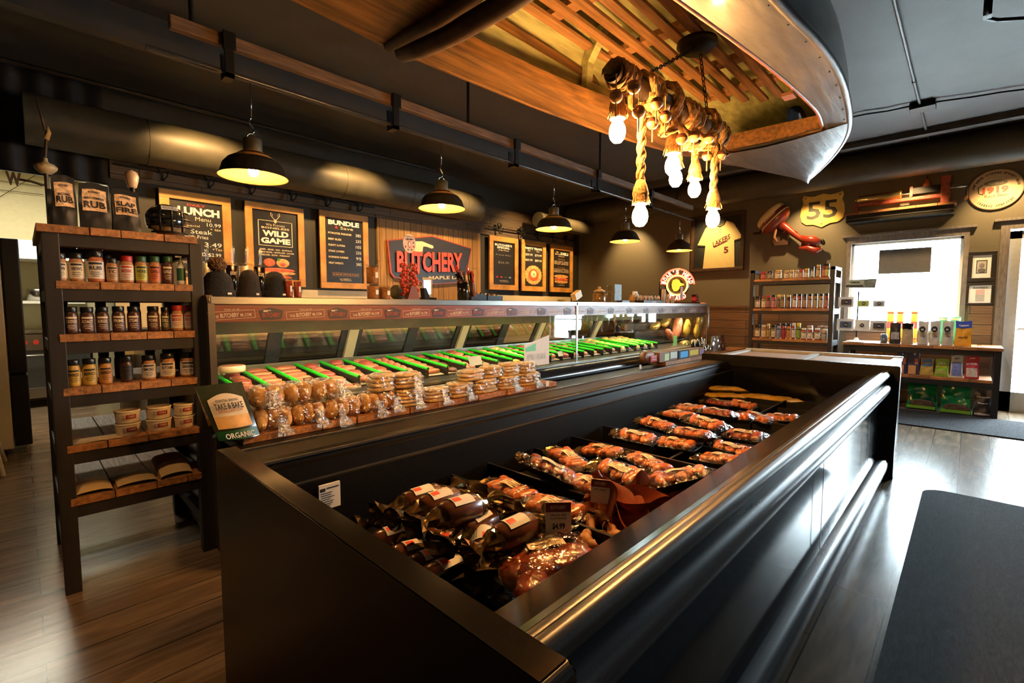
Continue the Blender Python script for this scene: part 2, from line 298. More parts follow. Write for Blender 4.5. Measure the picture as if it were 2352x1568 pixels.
# timber track beam with pulleys rail carrying the lamps
t_ = thing('track_beam', (3, 3, 2.66), 'rough timber beam with hanging iron pipe rail above the display case', 'beam')
MB().box(.6, 6.9, 2.975, 3.025, 2.665, 2.73, BEAMW).build('timber', t_, bev=.006)
m = MB().cyl((.5, 3, 2.535), (6.95, 3, 2.535), .014, GUN, 10)
m.build('pipe_rail', t_)
for x in (.86, 1.9, 3.13, 4.42, 5.6):
    MB().box(x - .022, x + .022, 2.955, 2.97, 2.5, 2.70, BLKM).box(x - .022, x + .022, 2.955, 3.03, 2.5, 2.52, BLKM).box(x - .022, x + .022, 3.03, 3.045, 2.5, 2.64, BLKM).box(x - .03, x + .03, 2.94, 2.97, 2.64, 2.73, BLKM).build('bracket', t_)
for x in (.7, 2.6, 4.5, 6.4): MB().cyl((x, 3.0, 2.73), (x, 3.0, CZ), .012, BLKM, 8).build('hanger_rod', t_)
for k, (y, z) in enumerate(((4.3, 2.98), (1.9, 3.0))):
    tag(MB().box(-2, 7.4, y - .05, y + .05, z + .1, CZ, CEIL).build('ceiling_joist'), ('dark joist crossing the ceiling between beam and menu wall', 'dark joist crossing the ceiling above the boat')[k], 'joist')
# pendant lamps
WARM = (1, .50, .15)
BULB = mat('lit_bulb', (1, .8, .5), .3, emit=290, ecol=(1, .5, .15)); BULBL = mat('lit_lamp_bulb', (1, .8, .5), .3, emit=330, ecol=(1, .53, .17))
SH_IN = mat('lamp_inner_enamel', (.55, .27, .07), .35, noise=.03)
def bulb_prof(r, h): return [(.0001, -h * .5), (r * .5, -h * .46), (r * .87, -h * .3), (r, -h * .08), (r * .9, h * .14), (r * .6, h * .36), (r * .45, h * .5), (.0001, h * .52)]
def lamp(u, v_rim, v_neck, kind, label, k):
    p = PY(u, v_rim, 3.0); z0 = p.z; zn = PY(u, v_neck, 3.0).z; H = zn - z0; r = .182 if kind < 2 else .175
    t = thing('pendant_lamp', (p.x, 3.0, z0), label, 'lamp', 'barn pendant lamps over the display case')
    sh = MB(); C = (p.x, 3.0, z0); dk = mat('aged_black_shade', (.035, .03, .022), .4, .5, noise=.3, scale=30) if kind != 2 else mat('brown_metal_shade', (.12, .07, .045), .4, .6, noise=.3, scale=30)
    if kind == 0: pr = [(1, 0), (.97, .02), (.93, .12), (.86, .3), (.72, .44), (.5, .55), (.38, .62), (.3, .66)]
    elif kind == 1: pr = [(1, 0), (.96, .04), (.85, .22), (.72, .42), (.52, .55), (.36, .62), (.3, .66)]
    else: pr = [(1, 0), (.8, .38), (.76, .4), (.4, .58), (.3, .66)]
    P = [(a * r, b * H) for a, b in pr]
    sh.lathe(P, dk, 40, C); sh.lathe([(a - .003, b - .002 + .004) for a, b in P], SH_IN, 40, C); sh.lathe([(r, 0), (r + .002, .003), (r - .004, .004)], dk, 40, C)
    sh.build('lamp_shade', t)
    sc_ = MB().lathe([(.05, H * .66), (.05, H * .97), (.045, H), (.001, H)], mat('lamp_neck_metal', (.3, .27, .2), .35, .9, noise=.1), 24, C).build('socket_cap', t)
    MB().lathe([(a, b + H * .2) for a, b in bulb_prof(.028, .075)], BULBL, 14, C).build('bulb', sc_)
    zt = 2.52; cx_, cy_ = p.x, 3.0; m = MB(); m.tube([(cx_ + .03 * math.cos(a), cy_, zn + .03 * math.sin(a)) for a in [PI * i / 8 for i in range(9)]], .004, CHROME, 6)
    m.tube([(cx_ + .012 * math.sin(a * 1.0) * 1.0, cy_, zn + .03 + .09 * i / 14) for i, a in [(i, i * .45) for i in range(15)]], .005, CHROME, 6)
    m.tube([(cx_, cy_, zn + .12), (cx_, cy_, zt)], .003, CHROME, 6)
    if kind: m.tube([(cx_, cy_, zn + .05), (cx_ + .03, cy_, zn + .1)], .003, CHROME, 6)
    m.build('hook', t)
lamp(583, 408, 320, 0, 'large black dome pendant lamp nearest, above the knit hats', 0)
lamp(1015, 480, 416, 0, 'black dome pendant lamp hanging in front of the shop sign', 1)
lamp(1272, 527, 477, 0, 'black dome pendant lamp hanging over the deli menu board', 2)
lamp(1436, 555, 512, 1, 'faceted green-black pendant lamp in front of the olive corner', 3)
lamp(1560, 576, 537, 2, 'brown conical pendant lamp farthest, left of the framed jersey', 4)
# kitchen beyond the opening
t_ = thing('refrigerator', (-.4, 6.1, 0), 'white upright refrigerator with black door edge at far left', 'refrigerator')
MB().box(-.95, -.09, 5.75, 6.5, .06, 1.83, mat('fridge_side', (.5, .42, .28), .4, noise=.1, scale=3)).build('cabinet', t_, bev=.01)
MB().box(-.085, .02, 5.74, 6.5, .7, 1.82, BLKM).box(-.085, .02, 5.74, 6.5, .08, .68, BLKM).build('door', t_, bev=.008)
m = MB()
for x, y in ((-.9, 5.8), (-.15, 5.8), (-.9, 6.45), (-.15, 6.45)): m.cyl((x, y, 0), (x, y, .06), .02, BLKM, 8)
m.build('foot', t_)
for k, z in enumerate((1.27, 1.15, 1.03, .9)):
    m = MB().box(-.42, -.13, 5.744, 5.749, z - .05, z + .05, PAPERW).box(-.41, -.14, 5.742, 5.744, z + .025, z + .045, REDI)
    for q in range(4): m.box(-.4, -.18, 5.742, 5.744, z - .04 + q * .013, z - .036 + q * .013, INK)
    tag(m.build('notice_or_reflection'), 'printed sheet with red heading on the fridge side, %s from the top' % ORD[k], 'paper', 'notices on the refrigerator')
m = MB(); wm = colm((.75, .7, .6)); m.tube([(-.15, 5.1, 0), (-.22, 5.2, .5), (-.3, 5.3, .9)], .018, wm).tube([(-.6, 5.1, 0), (-.55, 5.2, .5), (-.5, 5.3, .9)], .018, wm).tube([(-.15, 5.6, 0), (-.3, 5.3, .9)], .018, wm).tube([(-.6, 5.6, 0), (-.5, 5.3, .9)], .018, wm).box(-.52, -.27, 5.15, 5.45, .885, .92, wm).box(-.56, -.2, 5.13, 5.2, .42, .45, wm)
tag(m.build('step_stool'), 'white folding step stool with splayed legs beside the refrigerator', 'stool')
t_ = thing('cooking_range', (.2, 8.7, 0), 'stainless cooking range with red knobs in the back kitchen', 'range')
MB().box(-.5, .62, 8.35, 8.99, .12, .92, colm((.05, .05, .05), .4)).box(-.5, .62, 8.33, 8.36, .72, .92, STEEL).box(-.5, .62, 8.33, 8.36, .12, .25, STEEL).build('body', t_, bev=.005)
m = MB()
for x in (.02, .12, .22, .32, .42): m.cyl((x, 8.335, .82), (x, 8.3, .82), .028, colm((.5, .03, .02)), 12)
m.build('knob', t_)
MB().box(-.5, .62, 8.3, 8.99, .93, .96, STEEL).build('cooktop', t_)
MB().tube([(-.4, 8.33, .66), (-.4, 8.28, .66), (.55, 8.28, .66), (.55, 8.33, .66)], .01, STEEL).build('oven_handle', t_)
m = MB(); m.lathe([(.001, 0), (.11, 0), (.11, .14), (.1, .15)], STEEL, 20, (.18, 8.75, 1.34))
tag(m.build('cooking_pot'), 'steel cooking pot on the kitchen wall shelf', 'pot')
tag(MB().box(-.6, .62, 8.6, 8.99, 1.30, 1.335, WHITE).build('wall_shelf'), 'bright white shelf above the range in the back kitchen', 'shelf')
tag(MB().prof([(8.4, 1.85), (8.99, 1.85), (8.99, 2.1), (8.6, 2.1)], -.6, .62, WHITE).build('range_hood', bev=.004), 'white extractor hood glowing over the kitchen range', 'hood')
t_ = thing('prep_table', (1.2, 5.0, 0), 'pale steel work counter behind the rack and display case', 'counter')
MB().box(.72, 5.3, 5.2, 5.85, .92, .96, WHITE).build('worktop', t_, bev=.005); MB().box(.75, 5.25, 5.25, 5.83, .0, .92, STEEL).build('cabinet', t_)
area('kitchen_light', (.0, 7.6, 2.95), (0, 0, 0), 1.2, .6, 42, (1, .93, .72))
tag(MB().box(-.6, .6, 7.3, 7.9, 2.97, 3.0, WHITE).build('ceiling_light'), 'flat fluorescent ceiling fixture in the back kitchen', 'light')
# weather vane on the rack side
t_ = thing('weather_vane', (PY(105, 440, 3.42).x, 3.42, 1.594), 'antique weather vane with pale globe, letter W and feathered rod', 'weather vane')
b = PY(105, 384, 3.42); iron = mat('old_iron', (.09, .07, .05), .5, .6, noise=.3, scale=30); bone = mat('aged_ivory', (.55, .42, .22), .4, noise=.1)
MB().lathe([(.0001, -.034), (.022, -.031), (.043, -.009), (.045, .003), (.034, .015), (.015, .022), (.009, .034), (.009, .045)], bone, 24, b).build('globe', t_)
MB().cyl((b.x, b.y, 1.6), (b.x, b.y, b.z - .02), .009, iron, 10).cyl((b.x, b.y, b.z + .05), PY(108, 300, 3.42), .007, iron, 8).cyl((b.x, b.y, 1.594), (b.x, b.y, 1.604), .03, iron, 20).build('rod', t_)
MB().tube([PY(104, 300, 3.42), PY(95, 265, 3.42), PY(83, 225, 3.42)], [.008, .006, .002], iron, 6).tube([PY(106, 320, 3.42), PY(112, 305, 3.42), PY(110, 290, 3.42)], [.012, .01, .002], bone, 6).build('feather', t_)
PX_W = .055; wc = PY(31, 410, 3.42); m = MB(); m.text('W', wc, X1, Z1, PX_W, .065, iron, .05, 0); m.text('W', wc + V((0, .006, 0)), X1, Z1, PX_W, .065, iron, .05, 0)
m.tube([PY(45, 412, 3.42), PY(70, 416, 3.42), PY(95, 424, 3.42), b + V((0, 0, -.09))], .006, iron, 6); m.build('letter_arm', t_)
m = MB().tube([PY(0, 452, 8.94), PY(88, 398, 8.94)], .004, iron, 5).tube([PY(0, 415, 8.94), PY(97, 428, 8.94)], .004, iron, 5).tube([PY(0, 436, 8.94), PY(100, 447, 8.94)], .004, iron, 5)
tag(m.build('wire_strand'), 'thin dark wires crossing the cream wall behind the weather vane', 'wire')
# ================================================================== OPEN TOP FREEZER
FX0, FX1 = .408, 4.40
fz = thing('open_top_freezer', (2.4, 1.0, 0), 'long black open-top freezer filled with packed meat in the foreground', 'freezer')
PF = [(.535, .74), (.42, .80), (.385, .812), (.373, .806), (.368, .79), (.375, .765), (.405, .752), (.405, .742), (.378, .738), (.362, .725), (.356, .7), (.36, .672), (.375, .645), (.405, .63), (.41, .22), (.39, .2), (.365, .188), (.352, .165), (.35, .1), (.37, .07), (.41, .06), (.43, .0), (.5, .0), (.52, .3)]
def strip(pts, m, nm, lab=None):
    pts = [(y * 1.04, 1.25 - (1.25 - z) * 1.04) for y, z in pts]
    q = MB(); n = len(pts); a, b = FX0 + .04, FX1 - .04
    q.add([(x, y, z) for y, z in pts for x in (a, b)], [(2 * i, 2 * i + 1, 2 * i + 3, 2 * i + 2) for i in range(n - 1)], m, True)
    q.add([(x, y + .02, z - .004) for y, z in pts for x in (a, b)], [(2 * i + 2, 2 * i + 3, 2 * i + 1, 2 * i) for i in range(n - 1)], m, True); o = q.build(nm, fz, label=lab); return o
rimm = mat('black_speckled_rim', (.008, .007, .005), .2, noise=.6, scale=160, spec=.35)
strip([(.535, .74), (.455, .782), (.42, .8)], rimm, 'top_rim')
strip([(.42, .8), (.4, .808)], mat('bright_metal_strip', (.3, .29, .27), .16, 1, noise=.1), 'metal_strip', 'bright metal strip')
nose = mat('bronze_grey_rail', (.07, .068, .066), .3, .55, noise=.2, scale=300)
strip([(.398, .809), (.388, .812), (.378, .81), (.371, .803), (.368, .79), (.371, .775), (.38, .764), (.405, .752)], nose, 'nose_rail')
strip([(.405, .752), (.412, .74), (.412, .738)], BLKM, 'seal')
bmp = mat('grey_bumper', (.06, .06, .065), .26, .3, noise=.12, scale=200)
strip([(.412, .738), (.385, .735), (.369, .724), (.361, .708), (.36, .69), (.366, .67), (.38, .653), (.412, .64)], bmp, 'bumper_rail')
strip([(.412, .64), (.412, .215)], mat('front_panel_gloss', (.012, .013, .016), .09, noise=.1, scale=5), 'front_panel')
for x in (2.32, 3.6): MB().box(x, x + .004, .4095, .4115, .215, .64, GUN).build('panel_joint', fz)
strip([(.412, .215), (.385, .21), (.366, .198), (.358, .178), (.356, .15), (.362, .12), (.378, .1), (.412, .085)], bmp, 'bumper_rail')
strip([(.41, .085), (.425, .0)], BLKM, 'kick_plate')
def endpanel(x0, x1, yb, zt):
    m = MB(); pr = [(.345, 0), (.345, .2), (.338, .62), (.334, zt - .03), (.336, zt - .008), (.345, zt)]
    m.prof(pr + [(yb - .01, zt), (yb, zt - .01), (yb, 0)], x0, x1, mat('end_panel_black', (.007, .005, .004), .3, noise=.35, scale=25, stretch=(1, .1, 1)))
    return m.build('end_panel', fz, bev=.008, seg=3)
endpanel(FX0, FX0 + .057, 1.70, .80)
endpanel(FX1 - .05, FX1, 1.76, .83)
m = MB().box(FX0 + .002, FX0 + .055, .35, 1.69, .8002, .802, mat('cap_gloss', (.012, .009, .006), .13, noise=.6, scale=120)); m.build('panel_cap', fz)
# back rim with step lines
strip2 = [(1.70, 0), (1.70, .765), (1.69, .78), (1.55, .782), (1.525, .775), (1.52, .755), (1.50, .75), (1.49, .70), (1.475, .695), (1.46, .5), (1.60, .5), (1.62, 0)]
MB().prof(strip2, FX0 + .04, FX1 - .04, mat('freezer_back_black', (.004, .0035, .003), .45, noise=.4, scale=60, spec=.12)).build('back_wall', fz)
MB().box(FX0 + .05, FX1 - .04, 1.688, 1.70, .776, .785, bmp).box(FX0 + .06, FX1 - .04, 1.518, 1.526, .771, .779, bmp).box(FX0 + .06, FX1 - .04, 1.484, 1.492, .697, .703, bmp).build('edge_trim', fz)
DZ = .485
MB().box(FX0 + .07, FX1 - .045, .54, 1.47, DZ - .02, DZ, BLKM).prof([(.56, .5), (.552, .72), (.535, .72), (.535, .46), (.56, .46)], FX0 + .07, FX1 - .045, BLKM).box(FX0 + .075, FX0 + .085, .53, 1.5, .46, .74, BLK).box(FX1 - .06, FX1 - .05, .53, 1.5, .46, .74, BLK).build('liner', fz)
for x in (1.16, 1.36, 1.66, 1.95, 2.25, 3.1, 3.62, 3.85): MB().box(x, x + .012, .56, 1.46, DZ, .585 if x < 2.3 else .56, BLKM).build('bin_divider', fz)
for x0, x1 in ((.5, 2.25), (3.1, 3.85)): MB().box(x0, x1, .93, .942, DZ, .575, BLKM).build('bin_divider', fz)
m = MB().box(.627, .697, 1.452, 1.46, .605, .686, PAPERW)
m.T = Matrix.Translation((0, -.004, 0)); m.box(.633, .647, 1.4545, 1.456, .665, .675, INK).box(.652, .692, 1.4545, 1.456, .672, .675, INK)
for k in range(7): m.box(.633, .633 + R_(.03, .05), 1.4545, 1.456, .658 - k * .007, .6595 - k * .007, INK)
m.build('data_plate', fz, label='white data sticker')
# ---- packs
MEAT = mat('raw_sausage', (.46, .12, .03), .3, noise=.35, scale=55, coat=.6, bump=.3, sss=.1)
MEAT2 = mat('cured_meat', (.27, .05, .02), .32, noise=.4, scale=40, coat=.6, bump=.3)
BROWN = mat('smoked_brown', (.10, .03, .012), .3, noise=.4, scale=30, coat=.6)
EAR = mat('pig_ear_brown', (.25, .05, .012), .5, noise=.45, scale=14, bump=.4)
BONE = mat('smoked_bone', (.35, .14, .03), .55, noise=.4, scale=30, bump=.5)
FOIL = mat('crinkled_dark_film', (.17, .115, .05), .13, .75, noise=.5, scale=20)
def label_strip(mb, x, y, z, a, w=.1, h=.05, red=True):
    c, s_ = math.cos(a), math.sin(a)
    f = lambda p, q: (x + p * c - q * s_, y + p * s_ + q * c, z + .004 * math.sin(p * 60) - 1.5 * q * q)
    mb.grid(lambda i, j: f((i - .5) * w, (j - .5) * h), 8, 4, PAPER)
    g = lambda p, q: tuple(V(f(p, q)) + V((0, 0, .0012)))
    for k in range(3): mb.grid(lambda i, j, k=k: g(-w * .4 + i * w * (.55, .7, .4)[k], h * (.25 - .25 * k) + j * .003), 6, 1, INK)
    if red: mb.grid(lambda i, j: g(w * .15 + i * w * .25, -h * .35 + j * .008), 3, 1, REDI)
    return mb
def sausage_tray(seed, links, mt, big=False):
    """meat tray, long axis along local x"""
    random.seed(seed); L, W = (.24, .15) if not big else (.30, .19)
    t = bpy.data.objects.new('sausage_pack', None); SC.collection.objects.link(t)
    m = MB(); m.add([(-L / 2 + .02, -W / 2 + .02, 0), (L / 2 - .02, -W / 2 + .02, 0), (L / 2 - .02, W / 2 - .02, 0), (-L / 2 + .02, W / 2 - .02, 0), (-L / 2, -W / 2, .028), (L / 2, -W / 2, .028), (L / 2, W / 2, .028), (-L / 2, W / 2, .028)], [(3, 2, 1, 0), (0, 1, 5, 4), (1, 2, 6, 5), (2, 3, 7, 6), (3, 0, 4, 7)], BLKM)
    m.build('tray', t)
    m = MB(); w = (L - .05) / links
    for k in range(links):
        x = -L / 2 + .025 + (k + .5) * w
        m.ell((x, R_(-.005, .005), .036 + R_(-.003, .004)), (w * .62, W * .43, .022 + R_(0, .006)), mt, rotz(R_(-.2, .2)), 12, 8, .03, pw=.8)
    for k in range(links): m.ell((-L / 2 + .03 + k * w + R_(0, w), R_(-W * .3, W * .3), .05), (w * .5, .03, .012), mt, rotz(R_(0, 3)), 10, 6, .05)
    m.build('sausages', t)
    label_strip(MB(), R_(-.01, .01), R_(-.01, .01), .066, R_(-.15, .15)).build('paper_label', t)
    fn = lambda i, j: ((i - .5) * (L + .015), (j - .5) * (W + .012), .026 + .04 * max(0, math.sin(PI * i) * math.sin(PI * j)) ** .35 + R_(-.003, .003))
    MB().grid(fn, 14, 9, FILM, True).build('film', t)
    # crinkled film gathered at one end
    MB().ell((L / 2 + .015, 0, .028), (.03, W * .42, .018), FOIL, None, 14, 8, .3, False).build('film_tail', t)
    return t
protos = [sausage_tray(k, n, mt) for k, (n, mt) in enumerate(((5, MEAT), (4, MEAT), (6, MEAT), (4, MEAT2)))]
used = [0] * 4
where_p = ['nearest of all, in the front bin', 'in the bin behind the nearest divider, right one', 'propped up at the far left of the middle bins', 'half hidden behind the propped-up pack', 'just behind the pig ears', 'in the middle bin, label face up', 'flat in the shallow bin at the back left of the middle', 'alone in the bin by the centre divider', 'in the right middle bin against the rim', 'tilted over its neighbour beside the rim', 'largest in the middle of the far pile', 'leftmost of the far pile', 'on the left edge of the far pile, upper', 'in the front row of the far pile', 'right of the pile centre with a pale label', 'at the rim in the far pile', 'on top of the far pile, left', 'on top of the far pile, centre', 'on top of the far pile, right', 'at the back left of the far pile', 'at the back centre of the far pile', 'at the back right of the far pile', 'lowest by the rim, just past the empty bin', 'second by the rim past the empty bin', 'in front of the yellow bags, left', 'in front of the yellow bags, right', 'farthest right beside the rim', 'small one at the far right corner']
PK = [(1175, 1117, .56, 0, 90), (1278, 1156, .56, 1, 92), (1262, 1066, .60, 3, 100), (1305, 1046, .56, 0, 85), (1360, 1106, .56, 1, 95), (1425, 1074, .56, 2, 90), (1385, 1028, .54, 0, 92), (1490, 1055, .54, 1, 90), (1535, 1106, .57, 3, 80), (1570, 1084, .62, 0, 110),
      (1462, 993, .58, 2, 98), (1450, 1000, .53, 0, 80), (1510, 965, .58, 0, 100), (1555, 1009, .56, 1, 95), (1590, 986, .60, 2, 95), (1712, 990, .57, 3, 90), (1560, 945, .60, 1, 75), (1622, 962, .62, 2, 96), (1690, 950, .57, 0, 96), (1588, 930, .57, 1, 92), (1650, 940, .60, 3, 96), (1740, 951, .54, 0, 90), (1660, 1045, .55, 1, 86), (1682, 1022, .55, 2, 90), (1650, 919, .52, 3, 90), (1708, 923, .52, 0, 94), (1798, 952, .54, 1, 95), (1815, 955, .51, 2, 90)]
cur = {}
for k, (u, v, z, pi_, ang) in enumerate(PK):
    if k in (11, 27): continue
    o = protos[pi_] if not used[pi_] else copy_tree(protos[pi_]); used[pi_] = 1
    p = PZ(u, v, z + .05); o.location = (p.x, p.y, z); o.rotation_euler = (R_(-.12, .12), R_(-.12, .12), math.radians(ang - 8 + R_(-10, 10)))
    if k in (2,): o.rotation_euler = (.15, -.35, math.radians(120))
    if k == 9: o.rotation_euler = (.2, .3, math.radians(125))
    tag(o, 'wrapped sausage tray %s' % where_p[k], 'meat pack', 'film-wrapped sausage packs in the freezer')
    s_ = .85 if k > 9 else .92; o.scale = (s_,) * 3
# smoked sausage rolls at the near left
def chub(seed):
    random.seed(seed); t = bpy.data.objects.new('smoked_sausage_roll', None); SC.collection.objects.link(t)
    M = Matrix.Rotation(PI / 2, 3, 'Y')
    MB().lathe([(.001, -.085), (.03, -.08), (.043, -.065), (.045, 0), (.043, .065), (.03, .08), (.001, .085)], BROWN, 20, (0, 0, 0), M).build('sausage', t)
    m = MB(); wr = lambda a, b: (a, -.047 * math.sin(b / .047 - .3) * 1, .047 * math.cos(b / .047 - .3))
    m.grid(lambda i, j: wr(-.04 + .08 * i, (j - .5) * .1), 4, 12, PAPERW); w2 = lambda a, b: tuple(V(wr(a, b)) * 1.015 if 0 else (wr(a, b)[0], wr(a, b)[1] * 1.02, wr(a, b)[2] * 1.02))
    m.grid(lambda i, j: w2(-.035 + .028 * i, .012 + j * .022), 2, 4, mat('red_label_seal', (.8, .08, .03), .5, noise=.03))
    for k in range(4): m.grid(lambda i, j, k=k: w2(-.034 + .064 * i * (1, .8, .9, .5)[k], -.008 - k * .008 + j * .002), 4, 1, INK)
    m.grid(lambda i, j: w2(.02 + .014 * i, -.04 + j * .012), 1, 3, colm((.2, .03, .02)))
    m.build('paper_label', t)
    for sx in (-1, 1):
        vs = []
        def fn(i, j, sx=sx):
            r = .044 * (1 - .75 * min(1, i * 1.6)) + .05 * max(0, i - .55) * 1.6; a = 2 * PI * j; r *= 1 + R_(-.25, .25) * (i > .05)
            return (sx * (.07 + .11 * i), r * math.cos(a) * (1 + .8 * max(0, i - .5)), r * math.sin(a) * .8 + .0)
        MB().grid(fn, 7, 14, FOIL, False).build('film_tail', t)
    return t
CH = [(968, 1132, .60, 20), (1008, 1142, .63, 22), (1055, 1158, .66, 24), (1182, 1205, .62, 20), (1098, 1192, .60, 35), (908, 1222, .53, 15), (950, 1258, .53, 18), (992, 1278, .53, 18), (1028, 1300, .53, 22), (1065, 1192, .55, 40), (1040, 1240, .53, -30), (1110, 1235, .58, 70), (1000, 1200, .55, 60), (930, 1165, .56, 10)]
wl = ['top left of the upper trio', 'middle of the upper trio', 'right of the upper trio, label facing up', 'rightmost, lying apart beside the price card', 'tucked behind the rightmost roll', 'leftmost in the row along the near panel', 'second in the row along the near panel', 'third in the row along the near panel', 'last in the row along the near panel', 'in the middle under the upper trio', 'half buried at the bottom of the pile', 'lying crosswise in front of the rightmost roll', 'deep in the pile under the trio', 'under the left of the upper trio']
cps = [chub(k) for k in range(3)]; used = [0] * 3
for k, (u, v, z, a) in enumerate(CH):
    q = k % 3; o = cps[q] if not used[q] else copy_tree(cps[q]); used[q] = 1
    p = PZ(u, v, z + .02); o.location = (p.x, p.y, z); o.rotation_euler = (0, R_(-.1, .1), math.radians(a - 25)); o.scale = (.9,) * 3
    tag(o, 'dark smoked sausage roll, %s' % wl[k], 'sausage', 'smoked sausage rolls in the near bin')
# big clear meat bag
p = PZ(1245, 1285, .56); t_ = thing('meat_bag', (p.x, p.y, DZ), 'large clear bag of red smoked beef bones at the near corner of the freezer', 'bag of meat')
random.seed(3); m = MB()
for dx, dy, r in ((0, 0, (.11, .075, .04)), (.05, -.05, (.09, .05, .035)), (-.07, .03, (.07, .05, .03)), (.02, .05, (.08, .04, .03)), (-.1, -.05, (.07, .04, .028))): m.ell((p.x + dx, p.y + dy, DZ + .065 + R_(0, .01)), r, MEAT2, rotz(R_(-.5, .5)), 16, 10, .08)
m.build('meat', t_); label_strip(MB(), p.x + .03, p.y + .02, DZ + .113, -.5, .11, .07, False).build('paper_label', t_)
BAGF = glassy('meat_bag_film', (1, .95, .88), 1.5, .1, .1, 1, 26)
def bagf(i, j, p=p):
    a = 2 * PI * j; th = PI * i; r = 1 + R_(-.12, .12); c = math.cos(th)
    return (p.x + (.17 * r) * math.sin(th) ** .6 * math.cos(a) + .03 * c, p.y + .12 * r * math.sin(th) ** .6 * math.sin(a), DZ + .06 + .058 * c * r)
MB().grid(bagf, 12, 20, BAGF).build('clear_bag', t_)
m = MB(); q = PZ(1170, 1300, .6)
m.grid(lambda i, j: (q.x - .02 + .16 * i * .6 + .03 * j, q.y + .1 - .22 * j * (1 - .35 * i) - .02 * i, DZ + .06 + .04 * math.sin(3 * i) + .03 * j * (1 - i) + R_(-.008, .008)), 8, 10, BAGF, False)
m.grid(lambda i, j: (p.x - .02 + .12 * i, p.y + .1 + .06 * j + .03 * i, DZ + .08 + .06 * j * (1 - i) + R_(-.006, .006)), 7, 7, BAGF, False); m.build('bag_flap', t_)
# pig ears and bones
ears = [(1395, 1145, .62, 10, .5), (1420, 1185, .565, -10, .1), (1368, 1185, .55, 60, .2), (1460, 1165, .59, 15, .15), (1440, 1215, .56, -25, .1), (1490, 1160, .57, 80, .1), (1400, 1165, .56, 10, .2)]
en = ['standing upright against the price card', 'curled in the centre of the pile', 'at the left of the pile', 'folded at the back of the pile', 'lowest of the pile against the rim', 'at the far right end of the pile', 'underneath the upright one']
for k, (u, v, z, a, tl) in enumerate(ears):
    random.seed(20 + k); p = PZ(u, v, z); L = R_(.15, .19); W = R_(.08, .1); cu = R_(16, 26); f1 = R_(4, 7); f2 = R_(3, 6); p1 = R_(0, 6)
    def fn(i, j):
        wd = (.55 + .45 * math.sin(PI * (.12 + .83 * i))) * (1 - .35 * i ** 3); y = W * (j - .5) * wd * 1.5
        return (y + .012 * math.sin(f1 * i + p1), L * (i - .5), cu * y * y * .7 + .022 * math.sin(f2 * i + p1) + .014 * math.sin(8 * j + f1 * i + p1) - .02 * i)
    m = MB().grid(fn, 18, 12, EAR); n = len(m.v); m.v += [q - V((0, 0, .005)) for q in m.v]; m.f += [[n + i for i in f] for f in m.f]; m.m *= 2; m.s *= 2
    o = m.build('pig_ear', local=True); o.location = (p.x, p.y, z); o.rotation_euler = (1.0 if k == 0 else tl, R_(-.35, .35), math.radians(a))
    tag(o, 'curled brown dried pig ear, %s' % en[k], 'pig ear', 'dried pig ears in the freezer')
for k, (u, v, a) in enumerate(((1350, 1232, -12), (1400, 1222, 8), (1372, 1250, -30))):
    p = PZ(u, v, .55); m = MB(); random.seed(k + 5); m.tube([(.09 * (i / 8 - .5) * 2, .008 * math.sin(i), .006 * math.cos(i * 2)) for i in range(9)], [.024, .028, .019, .015, .014, .015, .018, .027, .022], BONE, 12)
    for e in (-1, 1): m.ell((e * .085, .014, 0), (.022, .02, .018), BONE, None, 10, 8, .15).ell((e * .085, -.014, 0), (.02, .018, .018), BONE, None, 10, 8, .15)
    if k == 1: m.lathe([(.019, -.003), (.021, 0), (.019, .003)], CREAM, 16, (.01, 0, 0), Matrix.Rotation(PI / 2, 3, 'Y'))
    o = m.build('smoked_bone', local=True); o.location = (p.x, p.y, .535 + .03 * (k < 2)); o.rotation_euler = (0, 0, math.radians(a + 45))
    tag(o, 'yellow-brown smoked dog bone, %s' % ('on the left of the bones', 'on the right with pale twine around it', 'lowest of the bones')[k], 'bone', 'smoked bones in the freezer')
def pricecard(u, v, z, w, h, head, body, price, lab, az=-.75, lean=.15):
    p = PZ(u, v, z); t = thing('price_card', (p.x, p.y, p.z), lab, 'price card'); t.rotation_euler = (0, 0, 0)
    xd = V((math.cos(az), math.sin(az), 0)); nd = V((math.sin(az), -math.cos(az), 0)); yd = (Z1 - nd * lean).normalized()
    o = V(p); m = MB().prism([(-w / 2, 0), (w / 2, 0), (w / 2, h), (-w / 2, h)], o, xd, yd, .002, PAPERW).prism([(-w / 2, h * .68), (w / 2, h * .68), (w / 2, h), (-w / 2, h)], o + nd * .0015, xd, yd, .001, colm((.16, .035, .02)))
    m.text(head, o + yd * h * .84 + nd * .002, xd, yd, w * .6, h * .12, CREAM)
    for k, b in enumerate(body): m.text(b, o + yd * h * (.58 - .11 * k) + nd * .001, xd, yd, w * .62, h * .065, INK)
    if price: m.text(price, o + yd * h * .2 + nd * .001, xd, yd, w * .5, h * .22, INK, .04)
    m.build('card', t); MB().prism([(-w / 2 - .008, -.02), (w / 2 + .012, -.02), (w / 2 + .012, h + .004), (-w / 2 - .008, h + .004)], o - nd * .004, xd, yd, .002, CLEARP).build('clear_holder', t)
pricecard(1283, 1222, .60, .075, .085, 'BUTCHERY', ['SMOKED BEEF', 'PLATE BONES'], '$4.99', 'white price card reading $4.99 standing between sausage rolls and bones')
pricecard(1378, 1155, .62, .06, .075, 'BUTCHERY', ['PIG EARS'], None, 'price card tilted beside the upright pig ear', -1.1)
